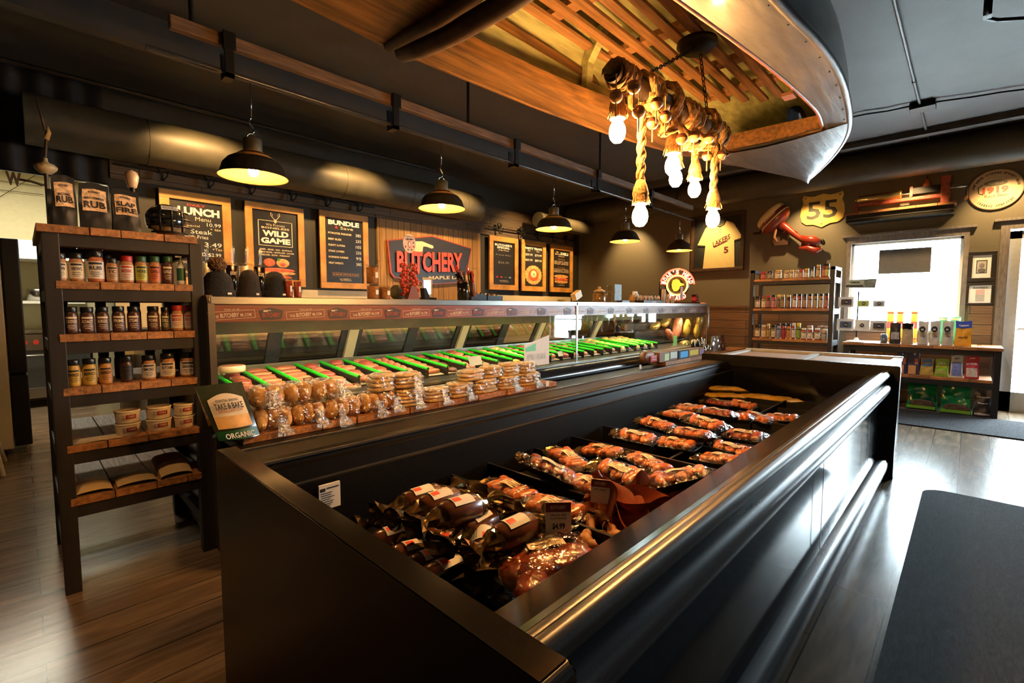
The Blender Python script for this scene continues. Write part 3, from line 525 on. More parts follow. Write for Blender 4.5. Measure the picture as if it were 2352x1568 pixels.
# yellow bags at the far end
yb = mat('yellow_bag', (.55, .32, .03), .35, noise=.25, scale=15, coat=.3)
for k, (u, v, z, a, L, W) in enumerate(((1668, 893, .60, -40, .3, .16), (1665, 908, .56, -40, .34, .17), (1745, 912, .55, -50, .3, .14), (1800, 918, .54, -20, .24, .2))):
    random.seed(k); p = PZ(u, v, z); m = MB().grid(lambda i, j: (L * (i - .5), W * (j - .5), .022 * (math.sin(PI * i) * math.sin(PI * j)) ** .5 + R_(-.004, .004)), 10, 8, yb).grid(lambda i, j: (L * (i - .5), W * (j - .5), -.008), 10, 8, yb)
    if k < 1: m.text('FISH', (0, 0, .024), X1, Y1, .1, .04, INK)
    o = m.build('frozen_bag', local=True); o.location = (p.x, p.y, z); o.rotation_euler = (R_(-.1, .1), .05, math.radians(a))
    tag(o, 'flat yellow frozen food bag %s' % ('on top at the far end of the freezer', 'under the topmost yellow bag', 'in the middle of the far row', 'crumpled at the right of the far row')[k], 'bag', 'yellow bags at the far end of the freezer')
# second chest with cardboard
t_ = thing('chest_freezer', (4.95, 1.1, 0), 'second low chest with cardboard-covered top behind the open freezer', 'freezer')
MB().box(4.44, 5.5, .42, 1.72, 0, .775, BLKM).build('body', t_); m = MB()
for a in ((4.43, 5.51, .41, .47, .775, .80), (4.43, 5.51, 1.66, 1.73, .775, .80), (4.43, 4.48, .41, 1.73, .775, .80), (5.44, 5.51, .41, 1.73, .775, .81), (4.43, 5.51, 1.03, 1.09, .775, .80)): m.box(*a, WHITE)
m.build('rim', t_)
cb = mat('cardboard', (.45, .26, .12), .7, noise=.1, scale=10)
MB().box(4.48, 5.43, .48, 1.02, .775, .787, cb).box(4.48, 5.43, 1.1, 1.65, .775, .787, cb).build('cardboard_cover', t_)
# ================================================================== DELI DISPLAY CASE
DX0, DX1 = .655, 6.86
dc = thing('deli_display_case', (3.75, 3.0, 0), 'long glass-fronted deli meat case behind the freezer', 'display case')
alu = mat('brushed_case_metal', (.42, .4, .36), .3, 1, noise=.15, scale=10, stretch=(1, 40, 40))
MB().box(DX0, DX1, 2.42, 3.6, .1, .60, BLKM).box(DX0, DX1, 2.5, 3.5, 0, .1, BLKM).build('base', dc)
MB().prof([(2.36, .56), (2.36, .598), (2.37, .602), (2.62, .60), (2.64, .56)], DX0, DX1, BLKM).box(DX0, DX1, 2.355, 2.362, .585, .6, mat('copper_edge', (.5, .2, .07), .3, .8, noise=.1)).build('front_ledge', dc)
MB().prof([(2.61, .6), (2.605, .62), (2.61, .645), (2.63, .675), (2.66, .7), (2.69, .712), (2.74, .715), (2.74, .6)], DX0, DX1, mat('bumper_black', (.01, .01, .012), .18, noise=.1), smooth=True).build('bumper', dc)
MB().prof([(2.685, .712), (2.685, .725), (2.74, .728), (2.74, .712)], DX0, DX1, alu).build('glass_channel', dc)
MB().box(DX0, DX1, 2.72, 3.48, 1.285, 1.305, alu).box(DX0, DX1, 2.70, 2.725, 1.265, 1.305, alu).build('top_shelf', dc, bev=.003)
MB().prof([(2.713, 1.178), (2.72, 1.178), (2.80, 1.125), (2.79, 1.11)], DX0, DX1, mat('hood_metal', (.22, .21, .19), .42, .8, noise=.15, scale=10)).build('light_hood', dc)
# printed header strip
h = MB().box(DX0 + .02, DX1 - .03, 2.71, 2.72, 1.175, 1.265, mat('printed_wood_header', (.20, .05, .02), .4, noise=.35, scale=6, stretch=(1, 10, 40)))
per = PY(666, 720, 2.71).x - PY(488, 720, 2.71).x; x = PY(533, 720, 2.71).x; tl = .06
gh = mat('logo_dark', (.035, .02, .018), .5, noise=.1); hc = mat('header_print', (.62, .45, .30), .5, noise=.05); hr = mat('header_logo_red', (.3, .05, .02), .5)
for k in range(17):
    if x + .12 > DX1 - .05: break
    o = V((x, 2.708, 1.212)); xd = V((1, 0, tl)).normalized(); yd = V((-tl, 0, 1)).normalized(); w = .108
    for a in ((-w, w, -.021, -.019), (-w, w, .019, .021), (-w, -w + .002, -.021, .021), (w - .002, w, -.021, .021)): h.prism([(a[0], a[2]), (a[1], a[2]), (a[1], a[3]), (a[0], a[3])], o, xd, yd, .0006, hc)
    h.text('THE', o - xd * .076 - yd * .004, xd, yd, .03, .014, hc); h.text('BUTCHERY', o - xd * .012 - yd * .001, xd, yd, .085, .022, hc, .03); h.text('ML.COM', o + xd * .063 - yd * .003, xd, yd, .052, .016, hc)
    h.text('Visit us at', o + yd * .029, xd, yd, .07, .01, hc, 0)
    o2 = V((x + per * .5 + .002, 2.708, 1.214)); h.prism([(-.062, .018), (-.01, .036), (.0, .036), (.062, .02), (.052, -.026), (.0, -.03), (-.05, -.03)], o2, X1, Z1, .0008, gh)
    h.text('BUTCHERY', o2 - Z1 * .004, X1, V((0, 0, 1)), .092, .024, hr, .03, .0012); h.box(o2.x - .04, o2.x - .018, 2.7062, 2.7072, o2.z + .013, o2.z + .022, hc).box(o2.x - .018, o2.x - .002, 2.7062, 2.7072, o2.z + .018, o2.z + .022, hc)
    x += per
h.build('header_sign', dc)
for a, b in ((DX0 + .02, 3.69), (3.71, DX1 - .03)): MB().prof([(2.705, .725), (2.711, .725), (2.711, 1.18), (2.705, 1.18)], a, b, GLASS).build('front_glass', dc)
MB().box(3.69, 3.71, 2.70, 2.712, .725, 1.30, alu).build('glass_joint', dc)
for x, nm in ((DX0 - .012, 'left'), (DX1 - .02, 'right')):
    m = MB(); ol = [(2.70, .55), (2.70, 1.27), (2.715, 1.30), (2.74, 1.312), (3.48, 1.312), (3.6, .8), (3.6, .02), (2.70, .02)] if nm == 'left' else [(2.70, .6), (2.70, 1.26), (2.71, 1.295), (2.74, 1.315), (3.48, 1.312), (3.6, .8), (3.6, .6)]
    if nm == 'left': m.prof(ol, x, x + .03, mat('case_end_metal', (.45, .36, .26), .25, .9, noise=.1))
    else:
        m.tube([(x + .015, y, z) for y, z in ((2.71, .72), (2.70, 1.0), (2.70, 1.24), (2.715, 1.29), (2.75, 1.31), (3.2, 1.312))], .014, alu, 8).box(x, x + .03, 2.7, 3.6, .1, .72, alu).prof([(2.71, .72), (2.71, 1.29), (3.4, 1.29), (3.56, .8), (3.56, .72)], x + .012, x + .018, GLASS)
    m.build('end_panel', dc)
# deck
def deckz(y): return .735 + (y - 2.78) * .15
MB().prof([(2.74, .60), (2.74, .73), (3.44, .835), (3.44, .60)], DX0 + .02, DX1 - .02, mat('case_deck', (.05, .045, .04), .35, .3, noise=.2)).build('deck', dc)
MB().box(DX0 + .02, DX1 - .02, 3.42, 3.445, .83, .87, alu).build('rear_sill', dc)
# rear sliding doors, leaning forward at the top
def rd(x, t, th=0): return V((x, 3.47 - .22 * t + th, .86 + .42 * t))
m = MB(); mg = MB()
k = 0; x = DX0 + .02
while x < DX1 - .1:
    x1 = min(x + .515, DX1 - .02)
    for a, b, w in ((0, .05, 0), (.95, 1, 0)): m.add([rd(x, a), rd(x1, a), rd(x1, b), rd(x, b), rd(x, a, .02), rd(x1, a, .02), rd(x1, b, .02), rd(x, b, .02)], [(0, 1, 2, 3), (4, 7, 6, 5), (0, 4, 5, 1), (2, 6, 7, 3)], BLKM)
    for a in (x, x1 - .045): m.add([rd(a, 0, -.005), rd(a + .045, 0, -.005), rd(a + .045, 1, -.005), rd(a, 1, -.005), rd(a, 0, .02), rd(a + .045, 0, .02), rd(a + .045, 1, .02), rd(a, 1, .02)], [(0, 1, 2, 3), (4, 7, 6, 5), (0, 3, 7, 4), (1, 5, 6, 2)], GUN)
    mg.add([rd(x, .05, .01), rd(x1, .05, .01), rd(x1, .95, .01), rd(x, .95, .01)], [(0, 1, 2, 3)], DGLASS)
    if k % 2 == 1:
        p = MB(); p.add([rd(x1 - .0, 0, -.03), rd(x1 + .075, 0, -.03), rd(x1 + .075, 1, -.03), rd(x1, 1, -.03), rd(x1, 0, .03), rd(x1 + .075, 0, .03), rd(x1 + .075, 1, .03), rd(x1, 1, .03)], [(0, 1, 2, 3), (4, 7, 6, 5), (0, 3, 7, 4), (1, 5, 6, 2)], mat('cream_post', (.5, .42, .27), .4, noise=.05)); p.build('rear_post', dc)
        x1 += .075
    x = x1; k += 1
m.build('rear_door_frame', dc); mg.build('rear_door_glass', dc)
MB().cyl((DX0 + .05, 2.85, 1.16), (DX1 - .05, 2.85, 1.16), .012, mat('lit_case_tube', (1, .9, .7), .4, emit=5, ecol=(1, .82, .5)), 10).build('light_tube', dc)
area('case_light', ((DX0 + DX1) / 2, 2.86, 1.105), (.35, 0, 0), DX1 - DX0 - .3, .04, 17, (1, .78, .45))
# green dividers
gr = mat('green_parsley_strip', (.02, .75, .02), .5, noise=.45, scale=120, bump=.8); random.seed(11)
pr = None; divx = [.80, .955, 1.125, 1.31, 1.49, 1.67, 1.85, 2.03] + [2.21 + .175 * i for i in range(20)]
for k, x in enumerate(divx):
    if not pr:
        pr = bpy.data.objects.new('green_divider', None); SC.collection.objects.link(pr)
        MB().add([(-.004, 0, -.01), (.004, 0, -.01), (.004, .56, .074), (-.004, .56, .074), (-.004, 0, .055), (.004, 0, .055), (.004, .56, .105), (-.004, .56, .105)], [(0, 1, 5, 4), (2, 3, 7, 6), (0, 4, 7, 3), (1, 2, 6, 5), (4, 5, 6, 7)], BLKM).build('divider_panel', pr, local=True)
        MB().grid(lambda i, j: (.011 * math.cos(2 * PI * j) * (1 + R_(-.15, .15)), .56 * i, .062 + .05 * i + .011 * math.sin(2 * PI * j) * (1 + R_(-.15, .15))), 40, 8, gr).build('green_strip', pr, local=True)
        o = pr
    else: o = copy_tree(pr)
    o.location = (x, 2.80, .745); tag(o, 'bright green topped divider in the meat case, %s from the left' % ORD[k], 'divider', 'green dividers in the meat case')
# meat in the case
PINK = mat('pork_pink', (.58, .2, .12), .35, noise=.3, scale=25, coat=.4, sss=.1); BACON = mat('bacon_stripes', (.6, .19, .10), .35, noise=.55, scale=10, stretch=(1, 9, 1), coat=.4)
REDM = mat('beef_red', (.36, .07, .05), .3, noise=.3, scale=20, coat=.5); PALE = mat('pale_salad', (.75, .6, .3), .5, noise=.35, scale=60, bump=.6); DKM = mat('dark_jerky', (.12, .03, .02), .4, noise=.4, scale=30)
ORG = mat('orange_cheese', (.75, .4, .12), .45, noise=.2, scale=20); YEL = mat('yellow_noodle_salad', (.75, .62, .2), .5, noise=.4, scale=70, bump=.7)
bays = []
for i in range(len(divx) - 1): bays.append((divx[i] + .02, divx[i + 1] - .02))
kinds = ['steak', 'bacon', 'bacon', 'chops', 'chops', 'steak', 'sausages', 'bacon', 'dark', 'sausages', 'chops', 'dark', 'cheese', 'rolls', 'bacon', 'chops', 'steak', 'sausages', 'chops', 'cheese', 'dark', 'chops', 'salad', 'dark', 'salad', 'salad', 'salad']
nms = dict(steak='stacked red and pink steaks', bacon='streaky bacon slabs laid in rows', chops='pink pork chops heaped', sausages='row of raw sausages', dark='dark marinated meat heap', cheese='orange cheese blocks', rolls='pale stuffed rolls', salad='yellow pasta salad heap')
for k, ((a, b), kd) in enumerate(zip(bays, kinds)):
    random.seed(40 + k); m = MB(); c = (a + b) / 2; w = (b - a) / 2
    m.prof([(2.82, deckz(2.82) + .008), (3.34, deckz(3.34) + .008), (3.34, deckz(3.34) + .012), (2.82, deckz(2.82) + .012)], a, b, colm((.5, .45, .35)))
    for r in range(6):
        y = 2.87 + r * .082; z = deckz(y) + .022
        sl = Matrix.Rotation(.15, 3, 'X')
        if kd == 'bacon':
            for q in range(3): m.ell((c, y + q * .025, z + .005 + R_(0, .006)), (w * .95, .022, .014), BACON, sl @ rotz(R_(-.1, .1)), 10, 6, .06, pw=.6)
        elif kd == 'steak': m.ell((c + R_(-.01, .01), y, z + R_(0, .02)), (w * .85, .05, .022), (REDM, PINK)[r % 2], sl @ rotz(R_(-.6, .6)), 12, 6, .08, pw=.7)
        elif kd == 'chops': m.ell((c + R_(-.02, .02), y, z + R_(0, .02)), (w * .8, .045, .022), (PINK, PINK, REDM)[r % 3], sl @ rotz(R_(-.8, .8)), 12, 6, .12)
        elif kd == 'sausages':
            for q in range(2): m.ell((c + (q - .5) * .06, y, z + .004), (.026, .045, .02), PINK, sl, 10, 6, .04)
        elif kd == 'dark': m.ell((c + R_(-.02, .02), y, z), (w * .8, .045, .02), (DKM, REDM)[r % 2], sl @ rotz(R_(-.8, .8)), 10, 6, .15)
        elif kd == 'cheese': m.ell((c + R_(-.02, .02), y, z), (w * .7, .03, .02), ORG, sl, 8, 6, .05, pw=.4)
        elif kd == 'rolls': m.ell((c + R_(-.02, .02), y, z + .01), (w * .5, .06, .03), PALE, sl @ rotz(R_(-.6, .6)), 12, 8, .06)
        else: m.ell((c + R_(-.01, .01), y, z + .01), (w * .9, .06, .035), (YEL, PALE)[k % 2], sl, 14, 8, .18)
    o = m.build('meat_portion' if kd not in ('salad', 'cheese') else 'deli_food', at=(c, 3.05, deckz(3.05)))
    tag(o, '%s, %s bay from the left of the meat case' % (nms[kd], ORD[k]), 'meat' if kd not in ('salad', 'cheese') else 'food', 'trays of food in the meat case')
# big steak at far left on top
p = PY(530, 838, 3.15)
def slab(name, u, v, y, r, m1, lab, z=None):
    p = PY(u, v, y); m = MB().lathe([(.001, -.02), (r * .95, -.02), (r, -.01), (r, .012), (r * .93, .018)], mat('fat_edge', (.75, .55, .35), .4, noise=.1), 20, p).lathe([(r * .93, .018), (.001, .022)], m1, 20, p)
    tag(m.build(name, at=p), lab, 'meat')
slab('ham_steak', 533, 846, 3.1, .07, PINK, 'thick round bone-in steak on top at the left end of the meat case')
slab('ham_steak', 802, 890, 2.84, .055, mat('salami_pink', (.8, .2, .14), .35, noise=.1), 'round pink slice leaning behind the bread bags')
# price cards in the case
random.seed(9)
for k, (u, v, y, w, hh, c) in enumerate(((707, 873, 2.86, .055, .035, 'b'), (820, 885, 2.80, .055, .035, 'b'), (1092, 828, 2.78, .13, .07, 'w'), (1430, 800, 2.84, .14, .055, 'w'), (1287, 812, 2.8, .07, .045, 'w'), (1500, 793, 3.2, .03, .05, 'o'))):
    p = PY(u, v, y); m = MB().prism([(-w / 2, -hh / 2), (w / 2, -hh / 2), (w / 2, hh / 2), (-w / 2, hh / 2)], p, X1, (0, .35, 1), .002, {'b': PAPER, 'w': PAPERW, 'o': ORG}[c])
    if c == 'b': m.prism([(-w / 2, 0), (w / 2, 0), (w / 2, hh / 2), (-w / 2, hh / 2)], p + V((0, -.002, 0)), X1, (0, .35, 1), .001, colm((.16, .035, .02))).text('BUTCHERY', p + V((0, -.002, .007)), X1, (0, .35, 1), w * .6, .007, CREAM)
    tag(m.build('price_tag', at=p), ('small cream and brown tag among the bacon', 'small cream and brown tag above the bread bags', 'blank white card above the stacked flat bread', 'white card leaning at the right of the case', 'small white card near the glass joint', 'small orange tag standing in the salad')[k], 'price tag')
# reflection in the case glass built as a coloured sheet, then a paper note
for u0, v0, u1, v1, lab, cols in ((1205, 800, 1262, 842, 'white and green sheet imitating a reflection in the case glass left of the joint', 1),):
    p = PY((u0 + u1) / 2, (v0 + v1) / 2 - 16, 2.702); w = PY(u1, v1, 2.702).x - PY(u0, v1, 2.702).x; hh = .26
    m = MB().prism([(-w / 2, -hh / 2), (w / 2, -hh / 2), (w / 2, hh / 2), (-w / 2, hh * .22)], p, X1, Z1, .001, PAPERW)
    gn = mat('mint_reflection', (.15, .6, .35), .5, noise=.05); m.prism([(-w * .46, 0), (-w * .05, 0), (-w * .05, hh * .26), (-w * .46, hh * .12)], p - Y1 * .001, X1, Z1, .0005, gn).prism([(-w * .4, -hh * .3), (w * .35, -hh * .3), (w * .35, -hh * .1), (-w * .4, -hh * .1)], p - Y1 * .001, X1, Z1, .0005, mat('soft_grey_reflection', (.5, .5, .48), .5, noise=.3))
    tag(m.build('notice_or_reflection', at=p), lab, 'notice')
p = PY(1551, 782, 2.70); m = MB().prism([(-.05, -.065), (.05, -.065), (.05, .065), (-.05, .065)], p, X1, Z1, .001, mat('lime_paper', (.35, .75, .1), .6, noise=.03))
for q in range(5): m.box(p.x - .035, p.x + .035, p.y - .0012, p.y - .0005, p.z + .035 - q * .02, p.z + .039 - q * .02, INK)
tag(m.build('notice_or_reflection', at=p), 'lime green handwritten note at the right end of the case', 'notice')
# loaves and wrapped meats at the right end
t_ = thing('meat_stand', (6.2, 3.2, .8), 'dark tiered stand holding wrapped deli loaves at the right end of the case', 'stand')
MB().prof([(2.95, .78), (2.95, .80), (3.1, .82), (3.1, .93), (3.25, .95), (3.25, 1.03), (3.36, 1.04), (3.36, .8)], 5.5, 6.8, BLKM).build('tiered_stand', t_)
GOLD = mat('gold_foil', (.7, .5, .15), .25, .6, noise=.3, scale=20); YLW = mat('yellow_wrap', (.75, .5, .06), .35, noise=.1)
random.seed(15)
for k, (u, v, y, rx, ry, rz, ang, mm) in enumerate(((1505, 748, 3.2, .1, .06, .05, -20, GOLD), (1530, 738, 3.15, .12, .06, .05, -35, GOLD), (1556, 750, 3.0, .06, .06, .17, 20, PINK), (1540, 772, 2.98, .15, .05, .04, 40, BACON), (1578, 752, 2.95, .1, .03, .12, 30, YLW), (1602, 758, 2.86, .09, .03, .11, 40, YLW), (1597, 788, 2.80, .08, .05, .05, 10, PALE), (1572, 790, 2.85, .08, .06, .05, -10, GOLD), (1608, 735, 2.84, .08, .05, .08, 0, GOLD))):
    p = PY(u, v, y); m = MB().ell((0, 0, 0), (rx, ry, rz), mm, None, 16, 10, .07, pw=.75)
    if mm is YLW: m.text('DELI', (0, -ry - .004, .02), X1, Z1, rx * 1.0, .04, INK)
    o = m.build('deli_loaf', local=True); o.location = p; o.rotation_euler = (0, math.radians(ang), 0)
    tag(o, '%s, case right end, %s' % ({GOLD: 'gold-wrapped deli loaf', PINK: 'tall pink deli loaf', BACON: 'long red deli sausage', YLW: 'yellow wrapped cheese pack', PALE: 'pale deli loaf'}[mm], ('far left on the stand', 'top of the stand', 'standing upright in the middle', 'leaning low across the front', 'left of the two yellow ones', 'right of the two yellow ones', 'low at the front right', 'behind the lime green note', 'topmost at the right')[k]), 'deli meat', 'wrapped loaves on the tiered stand')
# ================================================================== BREAD on the ledge
random.seed(5)
t_ = thing('bread_board', (2.0, 2.5, .602), 'long reclaimed wood board under the bagged bread on the case ledge', 'board')
m = MB(); x = .70
while x < 3.0:
    L = R_(.13, .22); m.box(x, min(x + L - .004, 3.06), 2.44 + R_(-.006, .006), 2.62, .602, .638, WOODS); x += L
m.build('boards', t_, bev=.003)
BUN = mat('bread_crust', (.68, .38, .12), .6, noise=.25, scale=18, bump=.2); BUNL = mat('flat_bread', (.62, .42, .18), .6, noise=.25, scale=25, bump=.3)
TWIST = glassy('twisted_film', (.9, .84, .74), 1.5, .22, .35, 1, 60); BFILM = glassy('bread_film', (.98, .93, .85), 1.45, .2, .16, 1, 38)
def bread(name, x0, x1, z, d, h, kind, lab, tails, y=2.45):
    c = (x0 + x1) / 2; t = thing(name, (c, y + d / 2, z), lab, 'bread', 'bagged breads on the case ledge'); L = x1 - x0
    m = MB()
    if kind == 'bun':
        n = max(2, int(L / .052))
        for i in range(n): m.ell((x0 + (i + .5) * L / n, y + d / 2 + R_(-.005, .005), z + h / 2), (L / n * .56, d * .48, h * .49), BUN, Matrix.Rotation(R_(-.15, .15), 3, 'Y'), 14, 10, .02, pw=.85)
    else:
        n = max(2, int(h / .022))
        for i in range(n): m.ell((c + R_(-.006, .006), y + d / 2, z + (i + .5) * h / n), (L * .5, d * .5, h / n * .62), BUNL, None, 16, 6, .03, pw=.7)
    m.build('bread', t)
    MB().ell((c, y + d / 2, z + h / 2 + .002), (L * .525, d * .54, h * .53), BFILM, None, 22, 14, .07, False, pw=.55).build('clear_bag', t)
    for tx, tz in tails:
        q = V((x0 + L * tx, y - .01, z + h * tz)); m = MB()
        m.grid(lambda i, j: (q.x + (.014 + .05 * abs(i - .35) * (1 + .5 * math.sin(9 * j))) * math.cos(2 * PI * j) * (1 + R_(-.2, .2)), q.y - .045 * i + .01, q.z + .03 - .075 * i + .012 * math.sin(2 * PI * j)), 8, 14, TWIST, False); m.build('bag_tail', t)
bt = .638
xs = lambda u, v=920: PY(u, v, 2.5).x
B = [('bun_bag', 580, 668, 0, .115, 'bun', [(.62, .3)]), ('bun_bag', 669, 742, 0, .115, 'bun', [(.75, .35)]), ('bun_bag', 744, 826, 0, .115, 'bun', [(.35, .2)]), ('bun_bag', 828, 904, 0, .115, 'bun', [(.4, .3), (.9, .4)]),
     ('bun_bag', 576, 652, 1, .105, 'bun', [(.5, .5)]), ('bun_bag', 654, 715, 1, .105, 'bun', []), ('bun_bag', 716, 778, 1, .105, 'bun', [(.95, .6)])]
bl = ['bottom row, far left beside the take and bake bag', 'bottom row, second from the left', 'bottom row, third from the left', 'bottom row, rightmost of the bun bags', 'top row, left', 'top row, middle', 'top row, right with gathered bag end']
for k, (nm, a, b, lv, h_, kd, tl) in enumerate(B): bread(nm, xs(a), xs(b) - .004, bt + lv * .118, .13, h_, kd, 'clear bag of golden buns, ' + bl[k], tl)
B2 = [(906, 972, 0, .11, 'dark'), (974, 1030, 0, .09, 'flat'), (1031, 1085, 0, .1, 'flat'), (1086, 1140, 0, .1, 'flat'), (1141, 1190, 0, .1, 'flat'), (1191, 1236, 0, .1, 'flat'), (852, 905, 1, .1, 'dark'), (906, 968, 1, .09, 'dark'),
      (1060, 1110, 1, .075, 'flat'), (1111, 1152, 1, .085, 'flat'), (1153, 1190, 1, .09, 'flat'), (1191, 1226, 1, .08, 'flat')]
b2 = ['bottom row just right of the bun bags', 'bottom row, left flat stack', 'bottom row, second flat stack', 'bottom row, third flat stack', 'bottom row, fourth flat stack', 'bottom row, rightmost', 'upper row over the last bun bag', 'upper row, brown and glossy', 'upper row, left of the flat stacks', 'upper row, second flat stack', 'upper row, third flat stack', 'upper row, rightmost']
for k, (a, b, lv, h_, kd) in enumerate(B2):
    hb = .102 if a > 1000 else .118
    bread('bread_bag', xs(a), xs(b) - .004, bt + lv * hb, .13, h_, kd, '%s, %s' % ('clear bag of flat bread' if kd == 'flat' else 'clear bag of dark rolls', b2[k]), [(.6, .4)] if k in (0, 1, 2, 4, 5, 7) else [])
# take and bake bag
p = PY(528, 1005, 2.5); t_ = thing('bread_loaf_bag', (p.x + .02, 2.5, .64), 'dark organic take and bake sourdough bag at the left of the bread', 'bread bag')
xd = V((1, 0, .0)); lean = V((-.26, .12, 1)).normalized(); o = V((p.x + .02, 2.42, .642)); w, hh = .17, .27
dkb = mat('dark_green_film', (.03, .035, .015), .2, noise=.3, scale=12, coat=.5)
m = MB().grid(lambda i, j: o + xd * (w * (i - .5)) * (1 + .12 * j) + lean * hh * j + V((0, -.03 * math.sin(PI * i) * (1 - .8 * j), 0)), 10, 10, dkb).grid(lambda i, j: o + xd * (w * (i - .5)) * (1 + .12 * j) + lean * hh * j + V((0, .1 * (1 - j) + .002, 0)), 10, 10, dkb)
for sgn in (0, 1): m.grid(lambda i, j, s_=sgn: o + xd * (w * (s_ - .5)) * (1 + .12 * j) + lean * hh * j + V((0, (.1 * (1 - j) + .002) * i, 0)), 4, 8, dkb)
m.build('bag', t_)
m = MB(); fo = lambda a, b, e=.004: o + xd * w * (a - .5) + lean * hh * b + V((0, -.03 * math.sin(PI * a) * (1 - .8 * b) - e, 0))
m.grid(lambda i, j: fo(.08 + .84 * i, .22 + .22 * j), 8, 3, BUN).grid(lambda i, j: fo(.08 + .84 * i, .44 + (.3 + .1 * math.sin(PI * i)) * j, .005), 10, 5, PAPER)
m.grid(lambda i, j: fo(0 + 1 * i, .02 + .16 * j, .006), 8, 2, mat('green_band', (.015, .09, .03), .4, noise=.05))
for s_, b_, hh_, ww, c_ in (('TAKE & BAKE', .62, .03, .115, INK), ('SOURDOUGH LOAF', .54, .014, .1, mat('rust_ink', (.4, .12, .03), .5)), ('ESSENTIAL BAKING', .72, .012, .09, INK), ('ORGANIC', .10, .026, .12, PAPERW)):
    q = fo(.5, b_, .012); m.text(s_, q, xd, lean, ww, hh_, c_, .02)
m.build('print', t_)
# small ledge clip tags, far board with snacks
for k, (u, v) in enumerate(((1257, 875), (1471, 833))):
    p = PY(u, v, 2.4); m = MB().box(p.x - .018, p.x + .018, 2.398, 2.402, .622, .665, PAPERW).box(p.x - .006, p.x + .006, 2.398, 2.402, .602, .622, CLEARP)
    tag(m.build('ledge_tag', at=(p.x, 2.4, .602)), ('small clear tag clip just right of the bread board', 'white tag clip in front of the red snack bag')[k], 'tag')
t_ = thing('snack_board', (6.0, 2.5, .602), 'reclaimed wood board with snacks at the far end of the case ledge', 'board'); m = MB(); x = 4.95
while x < 7.55:
    L = R_(.16, .26); m.box(x, min(x + L - .004, 7.6), 2.40, 2.66, .602, .645, WOODS); x += L
m.build('boards', t_, bev=.003); MB().box(6.88, 7.6, 2.42, 2.66, 0, .6, BLKM).build('support', t_)
# ================================================================== LEFT SPICE RACK
RY = 2.76
t_ = thing('spice_rack', (.36, 3.1, 0), 'tall black rack with reclaimed wood shelves of spices at the left', 'shelving rack')
for x0, x1 in ((.075, .130), (.590, .645)):
    for y0, y1 in ((RY, RY + .055), (3.40, 3.455)): MB().box(x0, x1, y0, y1, 0, 1.562, BLKW).build('leg', t_, bev=.003)
SZ = [1.594, 1.362, 1.136, .904, .655, .42]
random.seed(2)
for k, z in enumerate(SZ):
    m = MB(); x = .11 if k else .062; xe = .60 if k else .625
    while x < xe - .01:
        L = min(R_(.1, .17), xe - x)
        if xe - x - L < .05: L = xe - x
        m.box(x, x + L - .003, RY - (.012 if not k else .004) + R_(-.003, .003), 3.44, z - .033, z, WOODS); x += L
    m.build('shelf_board', t_, bev=.002)
    MB().box(.13, .59, RY + .004, RY + .03, z - .085, z - .034, BLKW).box(.13, .59, 3.42, 3.445, z - .085, z - .034, BLKW).box(.08, .105, RY + .05, 3.41, z - .085, z - .034, BLKW).box(.615, .64, RY + .05, 3.41, z - .085, z - .034, BLKW).build('shelf_frame', t_)
MB().box(.13, .59, 3.41, 3.44, .12, .17, BLKW).box(.08, .11, RY + .05, 3.41, .12, .17, BLKW).box(.61, .64, RY + .05, 3.41, .12, .17, BLKW).build('bottom_rail', t_)
GJ = glassy('jar_plastic', (.9, .85, .78), 1.5, .05, .03)
def jar(x, y, z, r, h, lid, body, lab, text=None, tcol=None, label='', group='', lidh=.2, n=18, name='spice_jar', cat='jar', square=0, text2=None):
    t = thing(name, (x, y, z), label, cat, group); c = (x, y, z); lh = h * lidh; b = h - lh
    MB().lathe([(.001, .001), (r * .92, .001), (r, .008), (r, b * .86), (r * .9, b * .95), (r * .84, b), (.001, b)], body, n, c).build('jar_body', t)
    MB().lathe([(r * .9, b), (r * .93, b + .002), (r * .93, h - .003), (r * .88, h), (.001, h)], lid, n, c).build('lid', t)
    if lab:
        m = MB(); rr = r + .0008; m.lathe([(rr, b * .14), (rr, b * .82)], lab, n, c)
        # writing faces the room
        fd = math.atan2(-y, -x) if group != 'w' else PI; wr = lambda zc: (lambda a, bb: V((x + (rr + .0012) * math.cos(fd + a / rr), y + (rr + .0012) * math.sin(fd + a / rr), z + zc + bb)))
        if text: m.text(text, c, X1, Z1, r * 1.5, b * .15, tcol or INK, .02, warp=wr(b * .56))
        if text2 is not None or text:
            for q in range(3): m.grid(lambda i, j, q=q: wr(b * (.40 - .08 * q))((i - .5) * r * (1.1, 1.3, .8)[q], (j - .5) * .002), 5, 1, tcol or INK)
            m.grid(lambda i, j: wr(b * .74)((i - .5) * r * 1.6, (j - .5) * b * .08), 6, 1, tcol or REDI)
        m.build('paper_label', t)
    return t
RL = colm((.45, .02, .015)); GL = colm((.02, .09, .035)); KL = mat('black_lid', (.012, .012, .012), .3, noise=.05)
SPI = mat('ground_spice', (.38, .17, .06), .5, noise=.3, scale=60); DRK = mat('dark_spice', (.06, .025, .015), .3, noise=.3, scale=60)
crm = PAPER; dkl = mat('brown_wood_label', (.10, .035, .022), .4, noise=.4, scale=30)
WHL = mat('worn_white_label', (.62, .55, .45), .5, noise=.05)
